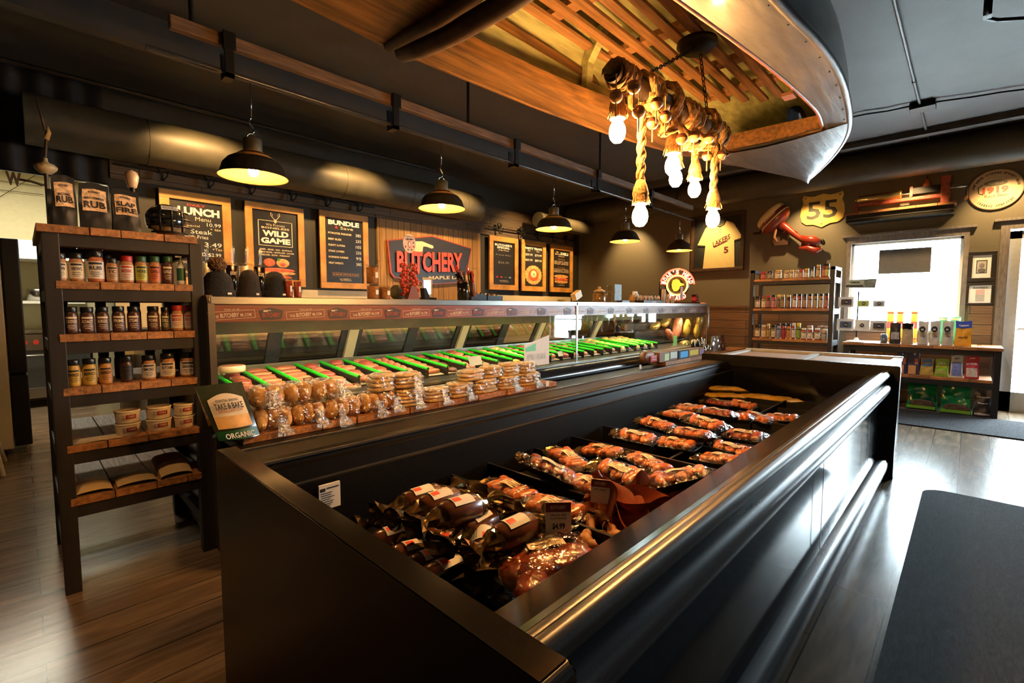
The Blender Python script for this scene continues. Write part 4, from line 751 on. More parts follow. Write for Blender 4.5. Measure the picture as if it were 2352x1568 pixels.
rows = {1: [(125, 161, 581, 'K', SPI, crm, 'VEEWV', 'cream-labelled jar with black lid'), (163, 199, 581, 'K', SPI, crm, 'VIEWS', 'cream-labelled jar with black lid'), (204, 246, 576, 'K', colm((.4, .12, .04)), WHL, 'RUB', 'large jar with black lid and white building label'), (248, 277, 593, 'K', SPI, colm((.45, .28, .14)), 'TC', 'short tan-labelled jar with dark lid'),
            (279, 313, 588, 'R', SPI, WHL, 'BEISE', 'red-lidded jar with white and red label'), (315, 344, 589, 'G', SPI, colm((.45, .45, .06)), 'HERB', 'green-lidded jar with yellow-green label'), (346, 374, 589, 'G', SPI, colm((.55, .12, .03)), 'CHILI', 'green-lidded jar with orange-red label'), (376, 403, 589, 'G', DRK, colm((.07, .02, .012)), 'GARLIC', 'green-lidded jar with dark label')],
        2: [(144, 179, 704, 'K', DRK, dkl, 'CATFISH', 'dark jar with CATFISH label'), (181, 216, 705, 'K', DRK, dkl, 'ROAST', 'dark jar with ROAST label'), (218, 250, 704, 'K', DRK, dkl, 'BURGER', 'dark jar with BURGER label'), (255, 287, 703, 'K', DRK, dkl, 'PRIME', 'dark jar with PRIME label'), (290, 321, 703, 'K', DRK, dkl, 'STEAK', 'dark jar with STEAK label'), (336, 366, 703, 'K', DRK, dkl, 'PORK', 'dark jar with PORK label'), (368, 388, 705, 'K', DRK, colm((.05, .05, .02)), 'DILL', 'narrow dark green jar'),
            (390, 420, 701, 'R', SPI, WHL, 'BEISE', 'red-lidded jar with white label'), (422, 442, 701, 'R', SPI, WHL, 'BEISE', 'red-lidded jar beside the leg')],
        3: [(141, 176, 827, 'K', colm((.5, .3, .05)), colm((.55, .33, .03)), 'BIRD', 'yellow-labelled jar'), (178, 214, 824, 'K', colm((.5, .3, .05)), colm((.5, .32, .04)), 'BIRD', 'yellow-labelled jar'), (217, 250, 822, 'K', colm((.45, .2, .04)), colm((.45, .2, .04)), 'BIRD', 'orange-labelled jar'), (267, 298, 818, 'K', DRK, colm((.03, .025, .02)), 'GRIND', 'clear dark pepper jar'), (317, 351, 816, 'K', SPI, WHL, 'SMOKE', 'white-labelled jar with red stripe'), (360, 396, 812, 'K', SPI, WHL, 'BUTCHER', 'white-labelled jar with red stripe'), (407, 444, 810, 'K', SPI, WHL, 'SEASON', 'white-labelled jar with red stripe')]}
for r, L in rows.items():
    zs = SZ[r]
    for k, (u0, u1, vt, lid, body, lab, tx, ds) in enumerate(L):
        y = RY + .05 if r != 3 else RY + .055; xa = PY(u0, 700, y).x; xb = PY(u1, 700, y).x; rr = (xb - xa) / 2 * .96; h = PY((u0 + u1) / 2, vt, y).z - zs; y += rr * .3
        x = (xa + xb) / 2
        jar(x, y, zs, rr, h, {'K': KL, 'R': RL, 'G': GL}[lid], body, lab, tx, CREAM if lab in (dkl,) or ds.startswith(('black', 'narrow')) or 'dark label' in ds else (REDI if 'BEISE' in tx else INK), '%s, %s from left, left rack %s row' % (ds, ORD[k], ('', 'top', 'middle', 'lower')[r]), 'spice jars on the left rack')
        if r < 3 and k % 2 == 0 and rr > .02:
            pass
# back row of jars peeping behind
for r, L in ((1, ((.19, 3.0), (.30, 3.0), (.41, 3.0))), (2, ((.135, 3.0), (.27, 3.0), (.40, 3.0))), (3, ((.27, 3.0), (.33, 3.0), (.45, 3.0), (.52, 3.0)))):
    for k, (x, y) in enumerate(L): jar(x, y, SZ[r], .022, .14, KL, DRK, dkl, None, None, 'dark jar behind the front jars, %s from left, left rack %s row' % (ORD[k], ('', 'top', 'middle', 'lower')[r]), 'jars standing in the second row of the left rack', n=12)
# pump bottle
p = PY(417, 646, RY + .05); t_ = thing('pump_bottle', (p.x, RY + .05, SZ[1]), 'slim green-labelled bottle with white top at the right of the spice shelf', 'bottle'); c = (p.x, RY + .05, SZ[1])
MB().lathe([(.001, .001), (.017, .001), (.018, .01), (.018, .085), (.008, .1), (.001, .1)], WHITE, 16, c).lathe([(.0186, .02), (.0186, .08)], colm((.03, .12, .06)), 16, c).build('bottle_body', t_)
MB().lathe([(.01, .1), (.01, .115), (.004, .118), (.004, .135), (.001, .135)], WHITE, 12, c).box(p.x - .022, p.x + .004, RY + .045, RY + .055, SZ[1] + .133, SZ[1] + .14, WHITE).build('pump', t_)
# tubs
TUB = mat('tub_cream', (.68, .55, .36), .4, noise=.04); k = 0
for u0, u1, nm in ((261, 323, 'left'), (334, 395, 'middle'), (398, 448, 'right')):
    y = RY + .06; xa = PY(u0, 960, y).x; xb = PY(u1, 960, y).x; x = (xa + xb) / 2; r = (xb - xa) / 2; y = RY + .01 + r
    h = .0585
    for lv in range(2):
        z = SZ[4] + lv * (h + .0015); t = thing('food_tub', (x, y, z), 'cream plastic food tub with red label, %s of the %s stack' % (('bottom', 'top')[lv], nm), 'tub', 'cream tubs stacked on the left rack')
        MB().lathe([(.001, 0), (r * .84, 0), (r * .86, .003), (r * .96, h - .008), (r * .96, h - .006)], TUB, 28, (x, y, z)).build('tub_body', t)
        MB().lathe([(r * .97, h - .009), (r, h - .007), (r, h - .001), (r * .94, h), (r * .9, h - .003), (.001, h - .003)], TUB, 28, (x, y, z)).build('lid', t)
        m = MB(); fd = math.atan2(-y, -x); wr = lambda a, b: V((x + (r * .935) * math.cos(fd + .15 + a / r), y + (r * .935) * math.sin(fd + .15 + a / r), z + .031 + b))
        m.grid(lambda i, j: wr((i - .3) * r * .9, (j - .5) * .02), 6, 1, mat('deep_red_label', (.28, .02, .015), .4, noise=.05)); m.text('CHEESE', (0, 0, 0), X1, Z1, r * .6, .008, CREAM, .01, warp=lambda a, b: V((x + r * .95 * math.cos(fd + .15 + (a + r * .18) / r), y + r * .95 * math.sin(fd + .15 + (a + r * .18) / r), z + .031 + b)))
        for q in range(3): m.grid(lambda i, j, q=q: wr(-r * .62 + i * r * .3, -.012 + q * .008 + j * .002), 3, 1, INK)
        m.build('paper_label', t)
def flatpack(name, x0, x1, z, y0, y1, h, mt, lab, cat, tilt=0, extra=None, group=None):
    m = MB(); c = ((x0 + x1) / 2, (y0 + y1) / 2); random.seed(int(x0 * 1000))
    m.grid(lambda i, j: (x0 + (x1 - x0) * i, y0 + (y1 - y0) * j, z + .002 + h * (math.sin(PI * i) * math.sin(PI * (.08 + .84 * j))) ** .4 + tilt * j + R_(-.0015, .0015)), 12, 8, mt)
    m.grid(lambda i, j: (x0 + (x1 - x0) * i, y1 + (y0 - y1) * j, z + .001 + tilt * (1 - j)), 12, 8, mt)
    if extra: m.grid(lambda i, j: (x0 + (x1 - x0) * (.03 + .94 * i), y0 - .003 + .10 * j, z + .006 + h * (math.sin(PI * (.03 + .94 * i)) * math.sin(PI * (.05 + .45 * j))) ** .4 + tilt * j * .4), 10, 4, extra)
    return tag(m.build(name, at=(c[0], c[1], z)), lab, cat, group)
flatpack('paper_sheet', .128, .30, SZ[4], RY + .0, RY + .1, .005, mat('tan_wrap', (.6, .42, .2), .35, noise=.15, scale=20), 'flat shiny tan packet at the left of the tub shelf', 'packet')
BR = mat('brown_bag', (.30, .17, .06), .45, noise=.2, scale=14)
for k, (u0, u1, lab) in enumerate(((161, 262, 'left flat bag of mix with pale label on the lowest wood shelf'), (264, 364, 'middle flat bag of mix with pale label on the lowest wood shelf'), (366, 446, 'right bag of mix tilted up on the lowest wood shelf'))):
    flatpack('flour_bag', PY(u0, 1100, RY).x + .004, PY(u1, 1100, RY).x - .002, SZ[5], RY + .004, RY + .22, .03 + .01 * (k == 2), BR, lab, 'bag', .0 + .05 * (k == 2), mat('tan_label', (.62, .42, .18), .4, noise=.06), 'bags of mix on the lowest shelf')
# coffee style pouches on top
def pouch(name, x, y, z, w, h, d, mt, label, cat, group=None, rz_=0, panel=None, texts=(), top=None, xd=X1, wfac=1.0, seed=1):
    """stand-up pouch; front faces -nd where nd = outward normal"""
    random.seed(seed); t = thing(name, (x, y, z), label, cat, group); xd = V(xd); nd = xd.cross(Z1); o = V((x, y, z))
    ph_ = [R_(0, 6) for _ in range(6)]
    def P(i, j, s_, jt=.0015): return o + xd * (w * (i - .5) * (1 - .05 * j - .07 * math.sin(PI * j) * (d > .06)) + w * .012 * math.sin(7 * j + ph_[0])) + Z1 * (h * .02 * math.sin(6 * i + ph_[1]) * j) + nd * (s_ * (.05 * d * math.sin(9 * i + 5 * j + ph_[2]) + .05 * d * math.sin(13 * j - 6 * i + ph_[3])) * math.sin(PI * j)) + Z1 * (h * j + .004) + nd * (s_ * d / 2 * (1 - j ** 1.6) * (.75 + .25 * math.sin(PI * i)) + s_ * .004 + R_(-jt, jt))
    m = MB(); m.grid(lambda i, j: P(i, j, 1, .0006), 14, 14, mt).grid(lambda i, j: P(1 - i, j, -1), 8, 8, mt)
    for e in (0, 1): m.grid(lambda i, j, e=e: P(e, j, (1 - 2 * i) * (1 if e else -1)), 2, 8, mt)
    m.grid(lambda i, j: o + xd * w * (i - .5) + nd * (d / 2 + .004) * (2 * j - 1) + Z1 * .003, 4, 2, mt)
    m.build('bag', t)
    Q = lambda a, b, e=.003: P(a, b, 1, 0) + nd * (.001 + e)
    m = MB()
    if top: m.grid(lambda i, j: Q(i, .72 + .28 * j), 6, 3, top)
    if panel: m.grid(lambda i, j: Q(.1 + .8 * i, panel[0] + (panel[1] - panel[0]) * j), 6, 4, panel[2])
    for s_, b, hh, ww, c in texts:
        tilt = (Q(.5, b + .05) - Q(.5, b - .05)).normalized(); m.text(s_, Q(.5, b, .0045), xd, tilt, w * ww, h * hh, c, .03, warp=lambda a_, b_, b=b: Q(.5 + a_ / w, b + b_ / h, .005))
    if m.v: m.build('printed_label', t)
    return t
ink2 = INK; lbl = mat('photo_label_tan', (.75, .48, .26), .5, noise=.45, scale=70)
fp = mat('matte_black_pouch', (.012, .011, .011), .45, noise=.2, scale=20)
for k, (u0, u1, vt, tx) in enumerate(((122, 178, 406, [('BECOMES', .62, .05, .55, ink2), ('RUB', .52, .13, .7, ink2)]), (183, 254, 424, [('BECOMES', .66, .05, .65, ink2), ('RUB', .52, .15, .72, ink2)]), (258, 322, 438, [('SLAP', .64, .11, .7, ink2), ('FIRE', .5, .12, .75, ink2)]))):
    y = RY + .06; xa = PY(u0, 500, y).x; xb = PY(u1, 500, y).x; h = PY((u0 + u1) / 2, vt, y).z - SZ[0]
    pouch('seasoning_pouch', (xa + xb) / 2, y + .01, SZ[0], xb - xa, h, .05, fp, 'black seasoning pouch on top of the rack, %s' % ('leftmost, turned aside', 'middle one reading RUB', 'right one with two stacked words')[k], 'pouch', 'black pouches on top of the left rack', panel=(.38, .86, lbl), texts=[('BUTCHERY', .79, .04, .4, ink2)] + tx, seed=k)
for k, x in enumerate((.15, .27)): pouch('seasoning_pouch', x, RY + .16, SZ[0], .09, .165, .05, fp, 'plain black pouch standing behind the labelled ones, %s' % ('left', 'right')[k], 'pouch', seed=k + 7)
p = PY(303, 412, 3.1); m = MB().lathe([(.001, -.045), (.018, -.04), (.026, -.01), (.03, .015), (.024, .035), (.001, .047)], mat('ivory_ceramic', (.7, .5, .33), .25, noise=.03, coat=.5), 24, (p.x, 3.1, p.z)).cyl((p.x, 3.1, SZ[0]), (p.x, 3.1, p.z - .04), .01, BLKM)
tag(m.build('table_knob_lamp', at=(p.x, 3.1, SZ[0])), 'small ivory rounded finial on a black stem behind the pouches', 'ornament')
# football helmet
p = PY(385, 495, RY + .13); t_ = thing('football_helmet', (p.x, RY + .13, SZ[0]), 'black and gold football helmet with face guard on top of the rack', 'helmet')
hm = mat('helmet_shell', (.02, .02, .014), .18, noise=.2, coat=.8); c = V((p.x - .005, RY + .14, SZ[0] + .085))
def hf(i, j):
    th = .02 + 2.05 * i; ph = 2 * PI * j; r = .082; return c + V((r * 1.05 * math.sin(th) * math.cos(ph), r * 1.15 * math.sin(th) * math.sin(ph), r * .98 * math.cos(th)))
MB().grid(hf, 14, 28, hm).build('shell', t_)
m = MB()
for zz, rr, sp in ((.035, .088, 1.0), (.0, .098, 1.1), (-.035, .098, 1.1), (-.065, .085, 1.0)): m.tube([c + V((rr * math.sin(a) * 1.02 + .004, -rr * math.cos(a) * 1.2, zz)) for a in [-sp + 2 * sp * i / 14 for i in range(15)]], .0045, BLKM, 8)
for a in (-.45, 0, .45): m.tube([c + V((.096 * math.sin(a), -.096 * math.cos(a) * 1.2, .035)), c + V((.102 * math.sin(a), -.102 * math.cos(a) * 1.2, 0)), c + V((.1 * math.sin(a), -.1 * math.cos(a) * 1.2, -.065))], .0045, BLKM, 8)
m.build('face_guard', t_); MB().ell(c + V((0, -.03, -.028)), (.07, .055, .05), mat('helmet_padding', (.24, .15, .05), .6, noise=.3, scale=30), None, 16, 10, .06).build('padding', t_)
m = MB(); m.text('RIDDELL', c + V((.0, -.092, .05)), X1, V((0, .5, 1)), .055, .012, INK, 0); m.prism([(-.034, -.01), (.034, -.01), (.034, .01), (-.034, .01)], c + V((0, -.089, .05)), X1, V((0, .5, 1)), .002, PAPERW); m.build('nose_plate', t_)
# ================================================================== THINGS ON TOP OF THE DELI CASE
TZ = 1.306
def toppx(u, y=2.85): return PY(u, 684, y).x
KN = mat('black_knit', (.009, .008, .008), .9, noise=.4, scale=150, bump=.6)
for k, (u0, u1, vt, lab) in enumerate(((463, 542, 622, 'black knit hat with brown fur pom-pom at the left end of the case'), (547, 602, 619, 'dark brown knit beanie between two black hats'), (605, 662, 623, 'plain black knit beanie beside the clear cups'))):
    xa, xb = toppx(u0), toppx(u1); x = (xa + xb) / 2; r = (xb - xa) / 2 - .003; h = PY((u0 + u1) / 2, vt, 2.85).z - TZ; t = thing('knit_hat', (x, 2.86, TZ), lab, 'hat', 'knit hats on the display case')
    mk = KN if k != 1 else mat('brown_black_knit', (.022, .014, .009), .9, noise=.4, scale=150, bump=.6)
    MB().lathe([(r, .0), (r * 1.0, .02), (r * .96, .035), (r * .93, h * .5), (r * .84, h * .72), (r * .6, h * .92), (r * .25, h * .99), (.001, h)], mk, 32, (0, 0, 0), Matrix.Diagonal((1, .8, 1))).build('crown', t, local=True)
    MB().lathe([(r * 1.02, .0), (r * 1.05, .006), (r * 1.04, .034), (r * .97, .038)], mk, 32, (0, 0, 0), Matrix.Diagonal((1, .8, 1))).build('cuff', t, local=True)
    MB().box(r * .35, r * .6, -r * .83, -r * .80, .012, .022, PAPERW).build('size_tag', t, local=True)
    if k == 0:
        m = MB(); random.seed(1); m.ell((0, 0, h + .035), (.042, .042, .036), mat('brown_fur', (.13, .065, .025), .9, noise=.6, scale=60, bump=1), None, 40, 24, .14, False); m.build('pom_pom', t, local=True)
def cup(name, u0, u1, vt, y, mt, lab, cat, texts=None, straw=False, lidm=None, taper=.9):
    xa, xb = PY(u0, 684, y).x, PY(u1, 684, y).x; x = (xa + xb) / 2; r = (xb - xa) / 2 * .96; h = PY((u0 + u1) / 2, vt, y).z - TZ; t = thing(name, (x, y, TZ), lab, cat)
    MB().lathe([(.001, .001), (r * taper, .001), (r, h * .93), (r * .9, h * .93), (r * .9, h * .9)], mt, 24, (x, y, TZ)).build('cup_body', t)
    MB().lathe([(r * 1.02, h * .93), (r * 1.02, h * .97), (r * .96, h), (.001, h)], lidm or CLEARP, 24, (x, y, TZ)).build('lid', t)
    if straw:
        for q in range(2): MB().cyl((x + .01 * q, y, TZ + h), (x + .012 * q + .004, y, TZ + h + .09 + .01 * q), .005, CLEARP, 8).build('straw', t)
    if texts: m = MB(); [m.text(s_, (x, y - r * .97, TZ + h * b), X1, Z1, r * 1.0, h * .1, CREAM) for s_, b in texts]; m.build('print', t)
    return t
cup('tumbler', 520, 549, 604, 3.12, BLK, 'black tumbler with clear straws behind the pom-pom hat', 'tumbler', [('BUTCHERY', .7)], True)
cup('tumbler', 551, 583, 606, 3.14, mat('pale_tumbler', (.42, .34, .24), .35, .3, noise=.15, scale=120), 'pale steel tumbler with straw behind the brown beanie', 'tumbler', None, True)
cup('tumbler', 585, 611, 608, 3.12, BLK, 'black tumbler with straw behind the plain black beanie', 'tumbler', [('BUTCHERY', .7)], True)
cup('tumbler', 464, 486, 600, 3.14, mat('grey_tumbler', (.25, .22, .14), .35, .2, noise=.1), 'grey-green tumbler with straws half hidden by the pom-pom', 'tumbler', None, True)
cup('tumbler', 1052, 1074, 645, 2.85, BLK, 'black tumbler with clear lid right of the shop sign', 'tumbler', None, False)
COOK = mat('stacked_cookies', (.3, .13, .04), .6, noise=.6, scale=40, stretch=(1, 1, 6)); REDC = mat('red_candy', (.3, .04, .02), .4, noise=.5, scale=50, stretch=(1, 1, 3))
def tubb(u0, u1, v0, v1, y, fill, lab, z0=TZ):
    xa, xb = PY(u0, 684, y).x, PY(u1, 684, y).x; x = (xa + xb) / 2; r = (xb - xa) / 2 * .97; h = PY(u0, v0, y).z - PY(u0, v1, y).z; t = thing('clear_container', (x, y, z0), lab, 'container', 'clear snack containers on the display case')
    MB().lathe([(.001, .002), (r * .88, .002), (r * .9, .01), (r * .93, h * .86), (.001, h * .86)], fill, 20, (x, y, z0)).build('snacks', t)
    MB().lathe([(.001, .0), (r * .93, .0), (r * .98, h * .9), (r, h * .92), (r, h - .002), (.001, h - .001)], CLEARP, 24, (x, y, z0)).build('clear_tub', t)
    MB().box(x, x + r * .5, y - r * 1.0, y - r * .985, z0 + h * .3, z0 + h * .6, PAPERW).build('paper_label', t); return h
tubb(655, 673, 637, 683, 2.82, REDC, 'clear tub of red candy right beside the black beanie'); tubb(675, 693, 639, 683, 2.82, REDC, 'clear tub of red candy, right one of the pair')
h_ = tubb(844, 869, 649, 684, 2.85, COOK, 'clear tub of cookies at the bottom left of the stack'); tubb(843, 869, 602, 646, 2.85, COOK, 'clear tub of cookies on top of the stack', TZ + h_ + .001); tubb(871, 895, 652, 684, 2.85, COOK, 'clear tub of cookies at the right of the stack')
# lollipop stand
x = toppx(938); t_ = thing('lollipop_stand', (x, 2.85, TZ), 'wooden stand of red wrapped lollipops with a round pale sign', 'candy stand')
lw = colm((.14, .04, .02)); m = MB().prism([(-.05, 0), (.05, 0), (.02, .09), (-.02, .09)], (x, 2.83, TZ), X1, Z1, -.05, lw).box(x - .012, x + .012, 2.84, 2.866, TZ + .05, TZ + .24, lw); m.build('stand', t_)
LP = mat('red_lollipop', (.45, .05, .03), .12, noise=.4, scale=40, coat=1); random.seed(6)
for q in range(96):
    cx_ = x + R_(.012, .062) * (1 if q % 2 else -1); cz_ = TZ + .035 + .215 * (q // 2) / 48; y = 2.835 + R_(-.03, .03)
    MB().ell((cx_, y, cz_), (.0135, .0135, .0135), LP, None, 8, 6, .12).cyl((cx_, y, cz_), (x, 2.85, cz_ - .03), .0016, PAPERW, 4).build('lollipop', t_)
zc = PY(932, 558, 2.82).z; m = MB().prism([(.052 * math.cos(a), .066 * math.sin(a)) for a in [2 * PI * i / 32 for i in range(32)]], (x - .004, 2.82, zc), X1, Z1, .004, mat('pink_cream_card', (.62, .48, .38), .5, noise=.05))
m.text('Original Gourmet', (x - .004, 2.8185, zc + .046), X1, Z1, .06, .009, colm((.05, .05, .1))).text('LOLLIPOPS', (x - .004, 2.8185, zc + .03), X1, Z1, .062, .012, colm((.05, .03, .08)), .03)
m.prism([(.012 * math.cos(a), .024 * math.sin(a)) for a in [2 * PI * i / 20 for i in range(20)]], (x - .004, 2.8185, zc - .006), X1, Z1, .0008, REDI).prism([(.008 * math.cos(a), .018 * math.sin(a)) for a in [2 * PI * i / 20 for i in range(20)]], (x - .004, 2.8175, zc - .006), X1, Z1, .0008, PAPERW)
for a in range(7):
    aa = 2 * PI * a / 8 + 3.6; m.ell((x - .004 + .036 * math.cos(aa), 2.8185, zc - .008 + .038 * math.sin(aa)), (.0065, .0008, .0065), (REDI, colm((.05, .12, .35)), colm((.3, .12, .08)))[a % 3], None, 8, 6)
m.build('round_sign', t_)
tag(MB().ell((toppx(915, 3.0), 3.0, TZ + .055), (.055, .05, .055), mat('olive_bag', (.07, .065, .03), .6, noise=.3), None, 16, 10, .05, pw=.8).build('gift_bag'), 'dull olive bag standing behind the lollipop stand', 'bag')
# register screen
xa = toppx(976, 3.05); t_ = thing('card_terminal', (xa, 3.05, TZ), 'payment screen on a black stand glowing pale blue', 'screen')
nd = V((-.5, -1, .12)).normalized(); xd = V((1, -.5, 0)).normalized(); yd = nd.cross(xd) * -1; yd = Z1
c = V((xa + .01, 3.03, TZ + .1)); MB().prism([(-.04, -.075), (.036, -.075), (.04, .075), (-.036, .075)], c, xd, yd, .02, mat('grey_bezel', (.42, .45, .48), .4, noise=.03)).build('frame', t_)
MB().prism([(-.028, -.055), (.026, -.055), (.026, .055), (-.028, .055)], c + nd * .002, xd, yd, .001, mat('screen_lit', (.7, .85, .9), .3, emit=.55, ecol=(.75, .9, 1))).prism([(-.034, -.055), (-.028, -.055), (-.028, .055), (-.034, .055)], c + nd * .002, xd, yd, .001, mat('screen_blue', (.1, .12, .5), .3, emit=.3)).build('screen', t_)
MB().prism([(-.06, 0), (-.005, 0), (-.05, .09), (-.07, .09)], (xa - .01, 3.0, TZ), X1, Z1, -.05, BLKM).box(xa - .07, xa + .06, 2.98, 3.08, TZ, TZ + .02, BLKM).build('stand', t_)
# bouquet of jerky sticks in red wrappers & black bins
x = toppx(1085); t_ = thing('jerky_bouquet', (x - .02, 2.86, TZ), 'leaning bundle of red and black wrapped jerky packs beside the tumbler', 'snack bundle')
RW = mat('red_wrapper', (.45, .04, .025), .2, noise=.4, scale=40, coat=.7); random.seed(8)
for q in range(11):
    a = R_(-.45, .25); L = R_(.12, .24); b_ = V((x - .03 + R_(-.015, .05), 2.86 + R_(-.03, .03), TZ + .03)); d_ = V((math.sin(a) - .25, R_(-.1, .1), math.cos(a))).normalized(); e_ = b_ + d_ * L
    MB().ell(e_, (.018, .01, .035), (RW, RW, DKM, BLK)[q % 4], d_.to_track_quat('Z', 'Y').to_matrix(), 8, 6, .25, False).cyl(b_, e_, .009, (BLK, DKM)[q % 2], 6).build('wrapped_stick', t_)
xa = toppx(1076, 2.95); xb = toppx(1149, 2.95)
for k, (a, b, hh) in enumerate(((xa + .002, (xa + xb) / 2 - .002, .055), ((xa + xb) / 2 + .002, xb, .045))):
    t = thing('snack_bin', ((a + b) / 2, 2.97, TZ), ('black bin of loose wrapped sticks, left of two', 'low dark bin right of the jerky bundle')[k], 'bin')
    MB().box(a, b, 2.92, 3.02, TZ, TZ + .003, BLKM).box(a, b, 2.92, 2.925, TZ, TZ + hh, BLKM).box(a, b, 3.015, 3.02, TZ, TZ + hh, BLKM).box(a, a + .004, 2.92, 3.02, TZ, TZ + hh, BLKM).box(b - .004, b, 2.92, 3.02, TZ, TZ + hh, BLKM).build('tray', t)
    m = MB()
    for q in range(16): m.cyl((R_(a + .01, b - .01), R_(2.93, 3.01), TZ + .01), (R_(a + .01, b - .01), R_(2.93, 3.01), TZ + hh + .015), .005, (GOLD, DKM, FOIL)[q % 3], 5)
    m.build('sticks', t)
p = PY(1324, 678, 2.95); m = MB().add([p + Matrix.Rotation(-.45, 3, 'Y') @ V((sx * .055, sy * .03, sz * .036)) for sz in (-1, 1) for sy in (-1, 1) for sx in (-1, 1)], [(0, 2, 3, 1), (4, 5, 7, 6), (0, 1, 5, 4), (2, 6, 7, 3), (0, 4, 6, 2), (1, 3, 7, 5)], colm((.6, .45, .22)))
tag(m.build('small_box', at=(p.x, p.y, p.z - .05)), 'tipped cream cardboard box near the glass joint on the case top', 'box')
x = toppx(1293); random.seed(4); m = MB()
for q in range(6): m.ell((x + R_(-.04, .04), 2.88, TZ + .012), (.03, .02, .01), GOLD, rotz(R_(0, 3)), 8, 6, .3, False)
tag(m.build('wrapped_candy', at=(x, 2.88, TZ)), 'small heap of gold-wrapped candies left of the tipped box', 'candy')
# jar, pickle sign, etc
x = toppx(1382); t_ = thing('glass_jar', (x, 2.88, TZ), 'big glass jar with knobbed lid left of the pickles sign', 'jar')
MB().lathe([(.001, .002), (.062, .002), (.066, .02), (.064, .085), (.05, .1), (.001, .1)], mat('brown_jar_fill', (.16, .1, .03), .35, noise=.5, scale=30), 28, (x, 2.88, TZ)).build('fill', t_)
MB().lathe([(.001, 0), (.067, 0), (.07, .02), (.068, .09), (.054, .108), (.054, .115)], CLEARP, 28, (x, 2.88, TZ)).build('glass', t_)
MB().lathe([(.06, .115), (.062, .122), (.03, .138), (.014, .142), (.018, .155), (.012, .168), (.001, .17)], mat('tan_lid', (.4, .26, .13), .35, noise=.1), 28, (x, 2.88, TZ)).build('lid', t_)
x = toppx(1416); t_ = thing('table_sign', (x, 2.84, TZ), 'grey-green sign card reading PICKLES on a black base', 'sign'); sg = mat('slate_card', (.11, .15, .15), .5, noise=.1)
m = MB().prism([(-.072, .02), (.072, .02), (.07, .2), (-.07, .2)], (x, 2.83, TZ), X1, Z1, .004, sg).text('PICKLES', (x, 2.828, TZ + .115), X1, Z1, .115, .026, PAPERW).text('Boars Head', (x, 2.828, TZ + .145), X1, Z1, .075, .013, PAPERW, 0).text('99c', (x + .03, 2.828, TZ + .05), X1, Z1, .045, .022, PAPERW, 0).box(x - .03, x + .045, 2.8275, 2.8285, TZ + .09, TZ + .092, PAPERW); m.build('card', t_)
MB().prism([(-.085, 0), (.085, 0), (.07, .022), (-.07, .022)], (x, 2.80, TZ), X1, Z1, -.07, BLKM).build('base', t_)
cup('tumbler', 1396, 1403, 655, 2.92, CLEARP, 'slim clear bottle between the big jar and the pickles sign', 'bottle')
x = toppx(1455, 3.0); m = MB().lathe([(.001, 0), (.06, 0), (.062, .03), (.05, .1), (.001, .1)], colm((.2, .12, .05)), 20, (x, 3.0, TZ)).prism([(-.05, .08), (.04, .06), (.055, .09), (.0, .13)], (x, 2.95, TZ), X1, Z1, .003, PAPER)
tag(m.build('paper_bag', at=(x, 3.0, TZ)), 'brown rounded paper bag with a loose paper behind the sauce bottles', 'bag')
p = PY(1461, 665, 3.1); tag(MB().box(p.x - .04, p.x + .04, 3.1, 3.13, TZ, TZ + .15, PAPERW).box(p.x - .02, p.x + .03, 3.097, 3.1, TZ + .06, TZ + .125, INK).build('framed_picture', at=(p.x, 3.1, TZ)), 'small white framed picture behind the sauce caddy', 'frame')
p = toppx(1492, 3.12); tag(MB().box(p - .1, p + .06, 3.12, 3.2, TZ, TZ + .1, colm((.45, .2, .13))).build('carton', at=(p, 3.15, TZ)), 'pinkish carton behind the sauce caddy', 'box')
xa, xb = toppx(1472), toppx(1518); t_ = thing('sauce_caddy', ((xa + xb) / 2, 2.86, TZ), 'black printed tray holding small sauce bottles', 'tray')
MB().box(xa, xb, 2.81, 2.93, TZ, TZ + .03, BLKM).text('Boars Head', ((xa + xb) / 2, 2.809, TZ + .015), X1, Z1, .09, .014, PAPERW).build('tray', t_)
for q in range(6):
    xx = xa + .03 + (xb - xa - .06) * q / 5; t = thing('sauce_bottle', (xx, 2.87, TZ + .031), 'small clear sauce bottle in the caddy, %s from the left' % ORD[q], 'bottle', 'sauce bottles in the black caddy')
    MB().lathe([(.001, 0), (.017, 0), (.018, .04), (.008, .058), (.008, .064)], mat('milky_glass', (.45, .38, .3), .15, noise=.3, scale=40, coat=.6), 12, (xx, 2.87, TZ + .031)).build('bottle_body', t)
    MB().lathe([(.01, .064), (.01, .078), (.001, .078)], KL, 10, (xx, 2.87, TZ + .031)).build('cap', t)
for k, (u, vt, y) in enumerate(((1524, 664, 2.85), (1534, 676, 2.87), (1545, 680, 2.88))):
    x = toppx(u, y); h = PY(u, vt, y).z - TZ; tag(MB().lathe([(.001, .001), (.02, .001), (.026, h), (.024, h)], mat('frosted_cup', (.6, .5, .42), .4, noise=.03), 18, (x, y, TZ)).build('cup', at=(x, y, TZ)), 'frosted cup in front of the neon sign, %s' % ('tallest, at the left', 'middle', 'shortest, at the right')[k], 'cup', 'frosted cups by the neon sign')
x = toppx(1515, 3.1); tag(MB().prism([(-.05, 0), (.05, 0), (.03, .2), (-.02, .2)], (x, 3.1, TZ), X1, Z1, -.04, BLKM).cyl((x - .02, 3.1, TZ + .2), (x - .03, 3.08, TZ + .3), .008, BLKM, 8).build('spray_stand', at=(x, 3.1, TZ)), 'dark stand with upright stick left of the neon sign', 'stand')
